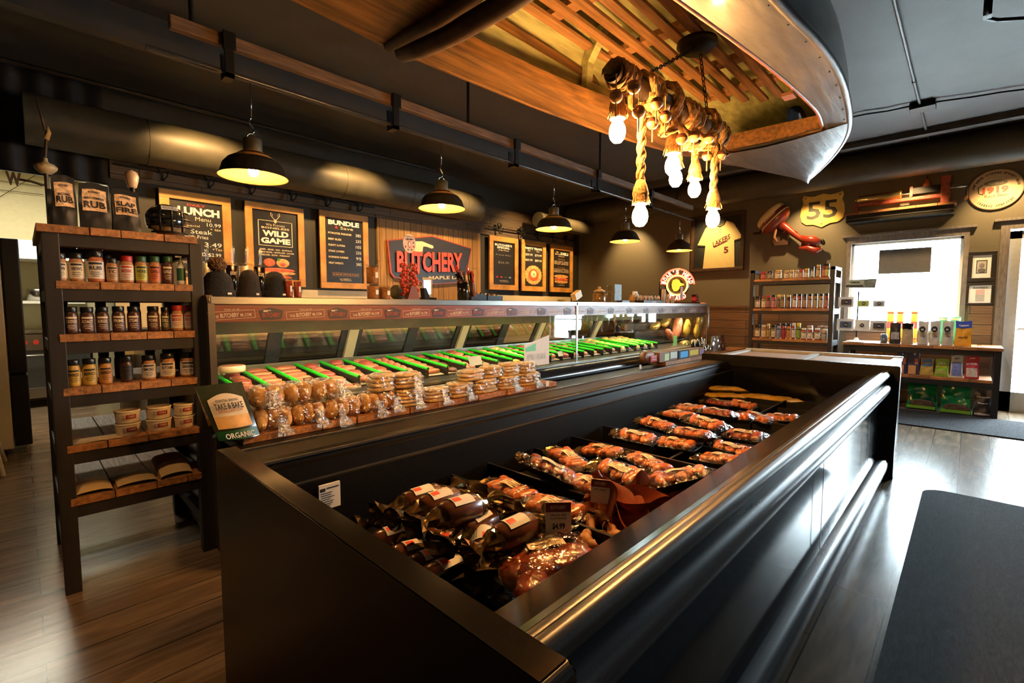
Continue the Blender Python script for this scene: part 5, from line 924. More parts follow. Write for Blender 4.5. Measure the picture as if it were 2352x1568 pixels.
# neon sign
NY = 3.0; c = PY(1555, 655, NY); t_ = thing('neon_sign', (c.x, NY, TZ), 'lit neon sign with red arched lettering around a yellow ring and head', 'neon sign')
NR = mat('neon_red', (1, .2, .1), .4, emit=9, ecol=(1, .022, .012)); NW = mat('neon_white_pink', (1, .8, .7), .4, emit=1.6, ecol=(1, .62, .42)); NYL = mat('neon_yellow', (1, .8, .2), .4, emit=2, ecol=(1, .62, .12))
R0 = 22 / FPX * (c - CAMP).dot(FW); t_.rotation_euler = (0, 0, math.radians(-62)); RO_ = R0
MB().tube([c + V((R0 * math.cos(a), -.03, R0 * 1.0 * math.sin(a))) for a in [2 * PI * i / 48 for i in range(48)]], .012, NYL, 8, True).build('neon_ring', t_)
MB().box(c.x - .2, c.x + .2, NY - .01, NY + .01, TZ, TZ + .02, BLKM).lathe([(R0 * 1.22, 0), (R0 * 1.22, .01), (.001, .01)], mat('black_backing', (.02, .01, .008), .3), 40, (c.x, NY, c.z), Matrix.Rotation(PI / 2, 3, 'X')).build('backing', t_)
m = MB(); mr_ = MB()
def arc(s_, rad, a0, a1, h, flip=1):
    for i, ch in enumerate(s_):
        if ch == ' ': continue
        a = a0 + (a1 - a0) * (i / (len(s_) - 1)); rd_ = V((math.cos(a), 0, math.sin(a))); up = rd_ * flip; xd_ = V((math.sin(a), 0, -math.cos(a))) * flip; o = c + rd_ * rad
        hh = h * (.4 if ch == "'" else 1); m.text(ch, o + up * (h * .3 if ch == "'" else 0) + V((0, -.035, 0)), xd_, up, h * (.25 if ch in "'I" else .62), hh, NW, .035); mr_.text(ch, o + up * (h * .3 if ch == "'" else 0) + V((0, -.022, 0)), xd_, up, h * (.3 if ch in "'I" else .85), hh * 1.2, NR, .05)
arc("BOAR'S HEAD", R0 * 1.36, PI * .93, PI * .07, R0 * .42); arc('BRAND', R0 * 1.3, PI * 1.32, PI * 1.68, R0 * .45, -1)
m.build('neon_lettering', t_); mr_.tube([c + V((R0 * 1.66 * math.cos(a), -.02, R0 * 1.66 * math.sin(a))) for a in [PI * (.02 + .96 * i / 30) for i in range(31)]], .011, NR, 8); mr_.build('red_outline', t_)
MB().prism([(R0 * a, R0 * b) for a, b in ((-.55, .1), (-.45, .5), (-.1, .66), (.2, .55), (.35, .25), (.7, .12), (.66, -.02), (.3, -.1), (.25, -.35), (.05, -.6), (-.3, -.62), (-.5, -.3))], c + V((0, -.02, 0)), X1, Z1, .006, mat('neon_head_yellow', (.7, .6, .05), .4, emit=.6, ecol=(.8, .6, .05))).build('yellow_head', t_)
p = PY(1566, 672, 2.9); m = MB().prism([(-.055, -.085), (.045, -.085), (.025, .085), (-.035, .085)], (p.x, 2.9, p.z), X1, Z1, .002, mat('pink_flyer', (.6, .28, .25), .6, noise=.08))
for q in range(7): m.box(p.x - .03, p.x + .018, 2.8985, 2.8995, p.z + .05 - q * .018, p.z + .054 - q * .018, INK)
tag(m.build('flyer', at=(p.x, 2.9, TZ)), 'pink printed flyer standing in front of the neon sign', 'flyer')
x = toppx(1600, 2.85); t_ = thing('snack_box', (x, 2.86, TZ), 'black and red snack box at the right end of the case top', 'box')
MB().box(x - .05, x + .045, 2.84, 2.9, TZ + .02, TZ + .13, BLK).box(x - .06, x + .07, 2.82, 2.92, TZ, TZ + .02, BLKM).build('box_body', t_)
MB().text('SMOKED', (x, 2.838, TZ + .112), X1, Z1, .07, .014, PAPER).ell((x, 2.84, TZ + .07), (.032, .002, .025), RW, None, 12, 8).text('SNACK', (x, 2.838, TZ + .03), X1, Z1, .06, .01, PAPER).build('print', t_)
# snacks on the far board
def pbox(name, u0, u1, v0, v1, y, d, mt, lab, prints=(), cat='box', z0=.645, group='snacks on the far ledge board'):
    xa, xb = PY(u0, v1, y).x, PY(u1, v1, y).x; h = PY((u0 + u1) / 2, v0, y).z - PY((u0 + u1) / 2, v1, y).z; t = thing(name, ((xa + xb) / 2, y + d / 2, z0), lab, cat, group)
    MB().box(xa, xb, y, y + d, z0, z0 + h, mt).build('carton', t, bev=.002); m = MB()
    for (a, b, e, f, c) in prints: m.box(xa + (xb - xa) * a, xa + (xb - xa) * b, y - .0015, y - .0005, z0 + h * e, z0 + h * f, c)
    if m.v: m.build('printed_label', t)
    return t
K1 = mat('brown_carton', (.2, .09, .04), .6, noise=.1); SILV = mat('silver_foil', (.55, .55, .56), .2, .8, noise=.2, scale=30)
pbox('snack_carton', 1515, 1538, 802, 824, 2.43, .1, K1, 'brown carton with pale green label', ((.5, .95, .1, .8, colm((.5, .65, .3))),)); pbox('snack_carton', 1539, 1556, 800, 822, 2.43, .1, K1, 'brown carton with white and green label', ((.05, .95, .2, .85, colm((.6, .65, .55))),))
pbox('snack_carton', 1558, 1581, 799, 818, 2.43, .1, BLKM, 'black carton with bright blue label', ((.2, .95, .1, .85, mat('sky_blue_label', (.03, .35, .75), .5, noise=.03)),)); pbox('snack_carton', 1582, 1605, 796, 814, 2.43, .1, K1, 'brown carton with yellow and purple label', ((.1, .95, .2, .85, colm((.75, .5, .03))),)); pbox('snack_carton', 1606, 1617, 794, 811, 2.43, .1, K1, 'small brown carton at the right of the carton row', ((.1, .9, .2, .8, colm((.3, .2, .35))),))
p = PY(1494, 820, 2.46); random.seed(12)
t_ = thing('snack_bag', (p.x, 2.5, .645), 'clear bag with bright red label in front of the case', 'bag'); MB().ell((p.x, 2.5, .645 + .065), (.12, .05, .064), mat('brown_snack', (.25, .1, .04), .5, noise=.4, scale=40), None, 14, 10, .08, pw=.7).ell((p.x, 2.5, .645 + .068), (.128, .056, .068), FILM, None, 16, 10, .1, pw=.7).build('bag', t_)
MB().box(p.x - .04, p.x + .1, 2.435, 2.438, .665, .735, mat('bright_red_label', (.6, .02, .02), .4, noise=.05)).text('JERKY', (p.x + .03, 2.434, .715), X1, Z1, .1, .02, PAPERW).text('ORIGINAL', (p.x + .03, 2.434, .69), X1, Z1, .1, .014, PAPERW).build('printed_label', t_)
for k, (u, v0, v1, y, r, m1, lab) in enumerate(((1592, 770, 800, 2.6, .026, BLK, 'black bottle at the left of the bottle group'), (1603, 768, 799, 2.6, .026, BLK, 'black bottle beside the chrome ones'), (1612, 766, 799, 2.6, .022, CHROME, 'tall chrome shaker at the back'), (1619, 768, 797, 2.6, .022, CHROME, 'tall chrome shaker at the right back'), (1618, 786, 806, 2.45, .026, CHROME, 'short chrome can in front, left'), (1628, 785, 804, 2.45, .026, CHROME, 'short chrome can in front, right'))):
    x = PY(u, 800, y).x; h = PY(u, v0, y).z - PY(u, v1, y).z; t = thing('bottle', (x, y, .645), lab, 'bottle', 'bottles and cans on the far ledge'); MB().lathe([(.001, .001), (r, .001), (r, h * .65), (r * .5, h * .8), (r * .5, h), (.001, h)], m1, 16, (x, y, .645)).build('bottle_body', t); MB().lathe([(r * .55, h * .85), (r * .55, h * 1.02), (.001, h * 1.02)], SILV, 12, (x, y, .645)).build('cap', t)
for k, (u, lab) in enumerate(((1641, 'left silver foil snack bag at the end of the ledge'), (1652, 'middle silver foil snack bag at the end of the ledge'), (1662, 'right dark foil snack bag at the end of the ledge'))):
    x = PY(u, 800, 2.5).x; pouch('foil_pouch', x, 2.52, .645, .1, .21, .06, (SILV, SILV, mat('brown_foil', (.12, .05, .03), .3, .4, noise=.4, scale=20))[k], lab, 'pouch', 'foil snack bags on the far ledge', seed=k + 3)
# ================================================================== MENU WALL
SY = 5.90
slate = mat('menu_slate', (.018, .018, .02), .35, noise=.15, scale=20); FOODR = mat('printed_meat', (.5, .1, .04), .45, noise=.4, scale=18); FOODT = mat('printed_bread', (.6, .33, .12), .45, noise=.4, scale=18)
def menu(x0, x1, z0, z1, label, draw, fw=.075):
    t = thing('menu_board', ((x0 + x1) / 2, SY, (z0 + z1) / 2), label, 'menu board', 'pine-framed menu boards on the back wall'); m = MB()
    for a in ((x0, x1, z1 - fw, z1), (x0, x1, z0, z0 + fw), (x0, x0 + fw, z0 + fw, z1 - fw), (x1 - fw, x1, z0 + fw, z1 - fw)): m.box(a[0], a[1], SY - .03, SY, a[2], a[3], PINE)
    m.build('frame', t, bev=.003); m = MB().box(x0 + fw * .8, x1 - fw * .8, SY - .008, SY + .02, z0 + fw * .8, z1 - fw * .8, slate)
    W = x1 - x0 - 2 * fw; H = z1 - z0 - 2 * fw; cx_ = (x0 + x1) / 2; zt = z1 - fw
    T = lambda s_, fx, fz, w, h, c=CREAM, b=.02, xd=X1: m.text(s_, (cx_ + fx * W, SY - .009, zt - fz * H), xd, V((-xd[2], 0, xd[0])), w * W if w else None, h * H, c, b)
    Bx = lambda fx0, fx1, fz0, fz1, c: m.box(cx_ + fx0 * W, cx_ + fx1 * W, SY - .0105, SY - .0085, zt - fz1 * H, zt - fz0 * H, c)
    E = lambda fx, fz, rw, rh, c, d=.003: m.ell((cx_ + fx * W, SY - .009, zt - fz * H), (rw * W, d, rh * H), c, None, 20, 10)
    draw(T, Bx, E, m, cx_, zt, W, H); m.build('printed_board', t); return t
def d_lunch(T, B, E, m, c, z, W, H):
    T('DAILY', 0, .045, .35, .025, REDI); T('LUNCH', .05, .115, .8, .09, PAPERW, .05); T('Menu', .12, .195, .3, .045, CREAM, 0)
    for s_, x, y, w, h in (('10.99', .33, .25, .28, .04), ('+ tax', .36, .3, .22, .025), ('Special', -.1, .28, .3, .03), ('Steak', .08, .34, .42, .05), ('with Fries', -.02, .4, .45, .04), ('Potato', -.2, .45, .3, .03), ('3.49', .3, .48, .34, .05), ('+Tax', .38, .53, .2, .03), ('BREADED $2.99', .05, .6, .8, .045), ('CHICKEN 2pc 3.99', .0, .7, .9, .035), ('3pc 4.99', .2, .75, .4, .03), ('FRIES', -.2, .81, .25, .03)): T(s_, x, y, w, h, PAPERW if h > .03 else CREAM, 0)
    E(-.1, .92, .3, .06, FOODT)
menu(1.02, 1.66, 1.36, 2.44, 'LUNCH menu board partly hidden by the helmet', d_lunch, .085)
def d_wild(T, B, E, m, c, z, W, H):
    for a in ((-.38, .38, .14, .147), (-.38, .38, .5, .507), (-.38, -.365, .14, .507), (.365, .38, .14, .507)): B(*a, CREAM)
    for s_ in (-1, 1): m.tube([(c + s_ * W * .01, SY - .01, z - H * .13), (c + s_ * W * .05, SY - .01, z - H * .10), (c + s_ * W * .1, SY - .01, z - H * .06), (c + s_ * W * .09, SY - .01, z - H * .02)], .004, CREAM, 5).tube([(c + s_ * W * .07, SY - .01, z - H * .085), (c + s_ * W * .06, SY - .01, z - H * .04)], .003, CREAM, 5)
    m.prism([(-W * .04, 0), (W * .04, 0), (0, -H * .06)], (c, SY - .01, z - H * .115), X1, Z1, -.001, CREAM); E(0, .15, .03, .02, CREAM)
    T('We Process', 0, .2, .42, .035, CREAM, 0); T('BONELESS', 0, .245, .62, .028); T('WILD', 0, .325, .58, .085, PAPERW, .05); T('GAME', 0, .43, .66, .085, PAPERW, .05)
    T('DEER - BEAR - ELK - BUFFALO', 0, .56, .72, .022); T('WILD BOAR - ANTELOPE - GOOSE', .02, .6, .76, .022); T('MOOSE - DUCK - PHEASANT', 0, .64, .62, .022)
    E(-.16, .75, .13, .06, FOODR); E(.14, .75, .15, .065, FOODT); E(.14, .77, .08, .03, FOODR, .005); E(.0, .86, .42, .035, FOODR, .004); E(.05, .9, .38, .03, FOODT, .003); E(.05, .7, .04, .02, colm((.05, .2, .02)), .004); E(0, .96, .35, .03, FOODR, .003)
menu(1.80, 2.45, 1.50, 2.44, 'WILD GAME poster board with antler emblem', d_wild)
def d_bund(T, B, E, m, c, z, W, H):
    T('BUNDLE', 0, .07, .82, .075, PAPERW, .05); T('Save', .07, .145, .34, .045, CREAM, 0); T('&', -.2, .14, .08, .04, REDI)
    for k, (a, b) in enumerate((('PITMASTER PARADISE', '385'), ('BEEF BLISS', '235'), ('PLENTY & PORK', '105'), ('STEAK LOVERS', '235'), ('MORNING SUNRISE', '95'), ('MEAT SWEATS', '385'))): w = .034 * len(a); T(a, -.42 + w / 2, .235 + .092 * k, w, .03); T(b, .38, .235 + .092 * k, .15, .045, PAPERW, 0)
    B(-.35, .4, .845, .848, PINE); B(-.35, .4, .893, .896, PINE); T('24 HOUR NOTICE PLEASE', .02, .87, .7, .022, PINE); T('we CRAFT it', 0, .94, .3, .02); T('you CRAVE it', .02, .965, .3, .018)
menu(2.64, 3.305, 1.495, 2.465, 'BUNDLE price list board with six package deals', d_bund)
def d_but(T, B, E, m, c, z, W, H):
    T("BUTCHER'S", 0, .07, .8, .05, PAPERW, .04); T('SPECIAL', 0, .13, .6, .05, PAPERW, .04); T('of the Week', 0, .19, .5, .035, CREAM, 0); T('Prime Ribs', 0, .3, .7, .03, colm((.3, .28, .25)), 0); T('$26.95', 0, .48, .5, .05, colm((.3, .28, .25)), 0)
    for k, q in enumerate((REDI, REDI, GL, colm((.2, .3, .4)))): E(-.3 + .2 * k, .82, .06, .018, q)
    T('we CRAFT it', 0, .9, .4, .018); T('you CRAVE it', .05, .93, .4, .018)
menu(5.545, 6.25, 1.555, 2.47, "BUTCHER'S SPECIAL chalk board, left of the three right boards", d_but, .09)
def d_party(T, B, E, m, c, z, W, H):
    T('PARTY TRAYS', 0, .07, .95, .055, PAPERW, .04); T('12in', -.25, .13, .15, .025); T('16in', .25, .13, .15, .025); T('$59.99', -.25, .23, .38, .06, PAPERW, 0); T('$79.99', .27, .23, .38, .06, PAPERW, 0); T('$69.99', -.25, .36, .38, .06, PAPERW, 0); T('$89.99', .27, .36, .38, .06, PAPERW, 0)
    for k in range(18): a = k * PI / 9; E(.36 * math.cos(a), .72 + .19 * math.sin(a), .12, .05, FOODT)
    E(0, .72, .3, .16, FOODR, .006); E(0, .7, .18, .1, colm((.5, .55, .35)), .012); E(0, .7, .06, .03, colm((.1, .2, .05)), .016)
menu(6.345, 7.025, 1.553, 2.48, 'PARTY TRAYS price board with round platter picture', d_party, .09)
def d_deli(T, B, E, m, c, z, W, H):
    T('DELI', .18, .09, .45, .07, PAPERW, .05); T('Boars Head', -.2, .11, .35, .03, CREAM); T('Classics', 0, .16, .35, .03, CREAM, 0); E(-.25, .06, .07, .02, PINE); T('Deli Meats', 0, .24, .4, .03, PINE, 0)
    for k, s_ in enumerate(('HAM - TURKEY - SALAMI', 'ROAST BEEF - BOLOGNA', 'PASTRAMI - CORNED BEEF')): T(s_, 0, .3 + .035 * k, .85, .022)
    T('Deli Cheeses', 0, .46, .45, .03, PINE, 0)
    for k, s_ in enumerate(('COLBY JACK - PEPPER JACK', 'CHEDDAR - SWISS', 'AMERICAN - PROVOLONE')): T(s_, 0, .51 + .035 * k, .88, .022)
    E(0, .7, .42, .05, FOODT, .006); E(0, .78, .42, .05, FOODR, .008); E(0, .84, .4, .05, FOODT, .006); T('we CRAFT it', 0, .93, .4, .02)
menu(7.165, 7.88, 1.553, 2.467, 'DELI menu board with sandwich picture, rightmost', d_deli, .09)
# shop sign
t_ = thing('shop_sign', (4.4, 5.88, 1.9), 'dark shield-shaped shop sign with big red letters and cleaver on warm planks', 'sign')
P = [(889, 551), (992, 541), (1084, 570), (1068, 648), (1000, 653), (905, 637), (897, 627)]; SGY = 5.87
pp = [PY(u, v, SGY) for u, v in P]; rim = mat('copper_red_rim', (.35, .06, .02), .35, noise=.1); sgm = mat('sign_slate', (.028, .026, .03), .38, noise=.2, scale=200)
cc = V((4.42, SGY, 1.93)); MB().prism([(p.x - cc.x, p.z - cc.z) for p in pp][::-1], cc, X1, Z1, .04, rim).prism([((p.x - cc.x) * .97, (p.z - cc.z) * .96) for p in pp][::-1], cc + V((0, -.004, 0)), X1, Z1, .004, sgm).build('sign_panel', t_)
orr = mat('orange_red_letters', (.75, .07, .025), .4, noise=.03, emit=.05, ecol=(.9, .08, .02)); xd = V((1, 0, .055)).normalized(); yd = Z1
m = MB(); o = V((4.32, SGY - .03, 1.93)); m.text('BUTCHERY', o, xd, yd, 1.2, .30, orr, .035); m.text('BUTCHERY', o + V((.006, .012, -.006)), xd, yd, 1.2, .30, colm((.3, .02, .01)), .035); m.text('BUTCHERY', o + V((.003, .006, -.003)), xd, yd, 1.2, .30, colm((.3, .02, .01)), .035)
m.text('MAPLE LAKE', V((4.66, SGY - .006, 1.715)), xd, yd, .75, .05, CREAM, .02); m.build('lettering', t_)
q = PY(975, 562, SGY); MB().prism([(-.33, .02), (-.05, .045), (.0, .035), (.06, .02), (.15, .0), (.16, -.03), (.13, -.045), (.02, -.025), (-.03, -.03), (-.045, -.12), (-.1, -.12), (-.33, -.09)], q + V((0, -.008, 0)), X1, Z1, .006, CREAM).build('cleaver_emblem', t_)
# barn rail with pulleys and hooks
def rail(x0, x1, z, xs_, lab):
    t = thing('hook_rail', ((x0 + x1) / 2, 5.86, z), lab, 'rail'); MB().box(x0, x1, 5.85, 5.865, z - .012, z + .012, BLKM).build('rail_bar', t)
    for x in xs_:
        MB().box(x - .01, x + .01, 5.865, 5.921, z - .01, z + .01, BLKM).build('wall_standoff', t)
        m = MB().lathe([(.04, -.012), (.045, -.01), (.036, 0), (.045, .01), (.04, .012), (.001, .012)], BLKM, 20, (x, 5.84, z + .045), Matrix.Rotation(PI / 2, 3, 'X')).box(x - .012, x + .012, 5.84, 5.85, z - .09, z + .05, BLKM); m.tube([(x, 5.83, z - .08), (x, 5.80, z - .10), (x + .03, 5.79, z - .06), (x + .045, 5.79, z + .0)], .007, BLKM, 6); m.build('pulley_hook', t)
rail(.7, 3.4, 2.60, [1.05, 1.45, 1.85, 2.3, 2.72, 3.15], 'black rail of pulleys and hooks above the left menu boards')
rail(5.5, 8.0, 2.60, [5.75, 6.3, 6.75, 7.2, 7.6, 7.9], 'black rail of pulleys and hooks above the three right menu boards')
# ================================================================== WINDOW WALL
def onx(u, v, e=.0): return PX(u, v, WX - e)
def wtext(m, s_, y, z, w, h, c, e=.02, b=.02): m.text(s_, (WX - e, y, z), YM, Z1, w, h, c, b, off=.0015)
def wframe(name, y0, y1, z0, z1, fw, mt, lab, cat, inner=None, e=.03):
    t = thing(name, (WX - .01, (y0 + y1) / 2, (z0 + z1) / 2), lab, cat); m = MB()
    for a in ((y0, y1, z1 - fw, z1), (y0, y1, z0, z0 + fw), (y0, y0 + fw, z0 + fw, z1 - fw), (y1 - fw, y1, z0 + fw, z1 - fw)): m.box(WX - e, WX - .002, a[0], a[1], a[2], a[3], mt)
    m.build('frame', t, bev=.004); MB().box(WX - .004, WX - .001, y0 + fw * .5, y1 - fw * .5, z0 + fw * .5, z1 - fw * .5, mt).build('backboard', t); return t
t_ = wframe('framed_jersey', 2.66, 3.53, 1.86, 2.80, .05, mat('dark_brown_frame', (.05, .028, .018), .3, noise=.3, coat=.3), 'cream pinstripe baseball jersey number 5 in a dark wall frame', 'framed jersey', e=.07)
MB().box(WX - .01, WX - .002, 2.7, 3.49, 1.9, 2.76, mat('black_mount', (.015, .014, .014), .5, noise=.1)).build('backing', t_)
yc = 3.06; J = [(-.27, -.42), (.25, -.42), (.235, .03), (.365, .06), (.22, .3), (.17, .33), (.09, .36), (.05, .31), (0, .285), (-.05, .31), (-.09, .36), (-.17, .33), (-.24, .27), (-.37, .0), (-.235, -.02)]
jm = bpy.data.materials.new('pinstripe_cloth'); jm.use_nodes = True; b_ = jm.node_tree.nodes['Principled BSDF']; b_.inputs['Roughness'].default_value = .8; wv = nn(jm.node_tree, 'ShaderNodeTexWave'); wv.bands_direction = 'Y'; wv.inputs['Scale'].default_value = 14; tc = nn(jm.node_tree, 'ShaderNodeTexCoord'); rp = nn(jm.node_tree, 'ShaderNodeValToRGB')
rp.color_ramp.elements[0].position = .03; rp.color_ramp.elements[0].color = (.3, .2, .08, 1); rp.color_ramp.elements[1].position = .1; rp.color_ramp.elements[1].color = (.78, .58, .28, 1)
jm.node_tree.links.new(tc.outputs['Object'], wv.inputs['Vector']); jm.node_tree.links.new(wv.outputs['Fac'], rp.inputs[0]); jm.node_tree.links.new(rp.outputs[0], b_.inputs['Base Color'])
m = MB().prism(J, (WX - .022, yc, 2.32), YM, Z1, .01, jm); mar = colm((.12, .02, .015))
m.tube([(WX - .026, yc - a, 2.32 + z) for a, z in ((-.09, .36), (-.06, .3), (0, .27), (.06, .3), (.09, .36))], .009, INK, 6)
m.prism([(-.37, -.004), (-.235, -.024), (-.235, -.045), (-.37, -.025)], (WX - .0235, yc, 2.32), YM, Z1, .001, INK).prism([(.235, .03), (.365, .06), (.365, .04), (.235, .008)], (WX - .0235, yc, 2.32), YM, Z1, .001, INK)
xd = V((0, -1, .42)).normalized(); m.text('LAKERS', (WX - .024, yc - .03, 2.36), xd, V((0, .1, 1)), .3, .085, mar, .03).text('5', (WX - .024, yc - .11, 2.20), YM, Z1, .075, .105, mar, .04)
m.prism([(-.1, -.012), (.14, -.012), (.14, .012), (-.1, .012)], (WX - .024, yc - .0, 2.295), xd, V((0, .42, 1)).normalized(), .001, mar)
for z in (.22, .18): m.ell((WX - .024, yc, 2.32 + z), (.002, .007, .007), INK, None, 8, 6)
m.build('jersey', t_); MB().box(WX - .052, WX - .048, 2.71, 3.48, 1.91, 2.75, GLASS).build('glass', t_)
# outboard motor
OR = mat('outboard_red', (.2, .022, .01), .28, noise=.15, scale=20, coat=.5); OC = mat('outboard_cream', (.75, .6, .3), .3, noise=.05)
def wx(u, v, e): return PX(u, v, WX - e)
a = wx(1781, 497, .18); t_ = thing('outboard_motor', wx(1840, 530, .05), 'vintage red and cream outboard boat motor mounted on the wall', 'boat motor')
ax = (wx(1801, 480, .18) - wx(1768, 512, .18)); ax.x = 0; ax.normalize(); nr = V((0, ax.z, -ax.y)); nr = -nr if nr.z < 0 else nr   # along cowl, up-left of the cowl
c = wx(1779, 503, .17); Mx = Matrix((V((1, 0, 0)), ax, nr)).transposed()
m = MB().ell(c, (.13, .235, .135), OR, Mx, 28, 16, pw=.82); m.build('cowl', t_)
MB().ell(c + nr * .075, (.132, .232, .085), OC, Mx, 28, 14, pw=.82).build('cowl_top', t_)
MB().ell(c - nr * .015, (.137, .242, .022), OC, Mx, 32, 10, pw=.82).build('cowl_stripe', t_)
MB().text('Johnson', c + V((-.134, 0, 0)) + nr * .03 - ax * .02, ax * (1 if ax.y < 0 else -1), nr, .2, .045, OC, .02).build('lettering', t_)
MB().ell(c - ax * .24 + nr * .0, (.03, .035, .03), BLKM, None, 12, 8).build('knob', t_)
b0 = wx(1790, 516, .15); b1 = wx(1850, 552, .12); m = MB().tube([wx(1785, 512, .15), wx(1805, 522, .14), wx(1836, 546, .13), wx(1862, 560, .12)], [.075, .055, .04, .04], OR, 14).tube([wx(1800, 535, .15), wx(1812, 524, .15), wx(1830, 535, .15)], .022, OR, 8).tube([wx(1840, 548, .13), wx(1868, 552, .12), wx(1882, 560, .12)], [.05, .07, .05], OR, 12)
m.build('drive_shaft', t_); MB().tube([wx(1835, 570, .12), wx(1856, 570, .12), wx(1874, 576, .12), wx(1888, 572, .12)], [.02, .05, .055, .02], OR, 14).prism([(-.12, -.04), (.1, -.05), (.14, .04), (-.08, .06)], wx(1858, 562, .11), YM, V((0, .2, 1)), .03, OR).build('gearcase', t_)
m = MB(); pc = wx(1880, 560, .12)
for k in range(3): aa = k * 2.1 + .6; m.ell(pc + V((0, .055 * math.cos(aa), .055 * math.sin(aa))), (.012, .03, .05), OC if k % 2 == 0 else BLKM, Matrix.Rotation(aa, 3, 'X'), 10, 8)
m.build('propeller', t_); MB().tube([wx(1730, 536, .22), wx(1748, 535, .2), wx(1764, 533, .19), wx(1775, 527, .17)], [.012, .012, .02, .022], OR, 8).tube([wx(1730, 536, .22), wx(1748, 535, .2)], .016, BLKM, 8).build('tiller_handle', t_)
MB().prism([(-.1, -.12), (.12, -.12), (.12, .1), (-.1, .1)], wx(1790, 545, .1), YM, Z1, .09, colm((.06, .03, .02))).tube([wx(1783, 525, .16), wx(1778, 545, .16), wx(1784, 555, .16)], .02, colm((.35, .18, .1)), 8).build('clamp_bracket', t_)
# route sign
y0, z0 = wx(1889, 482, 0).y, wx(1889, 482, 0).z; t_ = thing('route_sign', (WX - .02, y0, z0), 'yellow shield road sign reading 55', 'road sign'); SYL = mat('sign_yellow', (.72, .5, .10), .45, noise=.12, scale=12)
S = [(0, -.255), (.1, -.205), (.19, -.2), (.25, -.15), (.27, -.06), (.26, .05), (.235, .12), (.25, .19), (.235, .235), (.17, .215), (.1, .205), (0, .235)]; S = [(a * 1.02, b * .98) for a, b in S]; S = S + [(-a, b) for a, b in S[-2:0:-1]]
MB().prism(S, (WX - .022, y0, z0), YM, Z1, .012, SYL).build('sign_plate', t_); m = MB(); wtext(m, '55', y0, z0 + .0, .38, .25, mat('sign_black', (.03, .028, .015), .5, noise=.05), .024, .015)
for a, b in ((-.21, .19), (.21, .19), (0, -.2)): m.ell((WX - .023, y0 - a, z0 + b), (.004, .012, .012), colm((.2, .14, .06)), None, 8, 6)
m.build('numerals', t_)
# wall shelf with sausage stuffer
t_ = thing('wall_shelf', (WX - .15, .74, 2.44), 'reclaimed wood shelf on black bracket above the window', 'shelf')
m = MB(); y = .18; random.seed(3)
while y < 1.3: L = R_(.15, .24); m.box(WX - .3, WX - .002, y, min(y + L - .004, 1.31), 2.5, 2.53, WOODS); y += L
m.build('boards', t_, bev=.002); MB().box(WX - .27, WX - .002, .2, 1.28, 2.40, 2.5, BLKM).box(WX - .275, WX - .27, .2, 1.28, 2.44, 2.446, alu).build('bracket', t_)
t_ = thing('sausage_stuffer', (WX - .15, .72, 2.53), 'antique red sausage stuffer with brass cylinder on the wall shelf', 'sausage stuffer'); RC = mat('red_cast_iron', (.22, .04, .02), .45, noise=.35, scale=30, bump=.2)
BRASS = mat('brass_cylinder', (.75, .52, .2), .22, .9, noise=.1); ex = WX - .15
m = MB().box(ex - .035, ex + .035, .26, 1.22, 2.615, 2.66, RC).box(ex - .04, ex + .04, 1.16, 1.22, 2.53, 2.66, RC).box(ex - .045, ex + .045, .25, .33, 2.53, 2.86, RC).box(ex - .05, ex + .05, .24, .34, 2.79, 2.87, RC).box(ex - .045, ex + .045, 1.17, 1.24, 2.53, 2.545, RC).build('frame', t_, bev=.008)
MB().lathe([(.001, -.02), (.05, -.02), (.058, 0), (.055, .01), (.055, .42), (.06, .425), (.06, .44), (.001, .445)], BRASS, 28, (ex, 1.15, 2.71), Matrix.Rotation(PI / 2, 3, 'X')).lathe([(.02, -.06), (.028, -.02), (.001, -.019)], BRASS, 16, (ex, 1.15, 2.71), Matrix.Rotation(PI / 2, 3, 'X')).build('cylinder', t_)
MB().box(ex - .04, ex + .04, .34, .62, 2.69, 2.77, BLKM).cyl((ex, .62, 2.71), (ex, .72, 2.71), .014, STEEL).box(ex - .044, ex + .044, .60, .63, 2.66, 2.79, RC).build('gear_rack', t_)
MB().cyl((ex, .25, 2.72), (ex, .1, 2.72), .016, STEEL).cyl((ex, .1, 2.72), (ex, .1, 2.58), .009, STEEL, 8).cyl((ex, .1, 2.59), (ex - .1, .1, 2.55), .017, BONE, 10).build('crank', t_)
MB().lathe([(.001, 0), (.045, 0), (.03, .05), (.018, .09), (.001, .1)], mat('orange_cone', (.5, .13, .03), .4, noise=.1), 16, (ex, .47, 2.772)).cyl((ex, .47, 2.87), (ex, .47, 2.9), .006, BLKM, 6).build('oil_cup', t_)
# 1919 sign
p = wx(2286, 436, 0); t_ = thing('round_tin_sign', (WX - .02, p.y, p.z), 'round cream tin sign with big red numerals near the ceiling, far right', 'tin sign'); TS = mat('cream_tin', (.68, .5, .3), .4, noise=.08); rr = .235
Mx = Matrix.Rotation(-PI / 2, 3, 'Y'); cc = V((WX - .02, p.y, p.z))
MB().lathe([(rr, 0), (rr + .004, .006), (rr - .006, .01), (.001, .01)], TS, 56, cc, Mx).lathe([(rr - .002, .0112), (rr - .007, .0112)], colm((.3, .15, .08)), 56, cc, Mx).build('plate', t_)
m = MB()
def arcx(s_, rad, a0, a1, h, col, flip=1, w=.6):
    for i, ch in enumerate(s_):
        if ch == ' ': continue
        a = a0 + (a1 - a0) * i / (len(s_) - 1); rd_ = V((0, -math.cos(a), math.sin(a))); xd_ = V((0, -math.sin(a), -math.cos(a))) * flip
        m.text(ch, cc + V((-.0115, 0, 0)) + rd_ * rad, xd_, rd_ * flip, h * (.3 if ch in "'il" else w), h, col, .02, off=.001)
arcx("America's Original Brewery Made", rr * .83, PI * .95, PI * .05, .026, INK); arcx('Classic American', rr * .83, PI * 1.25, PI * 1.78, .026, INK, -1)
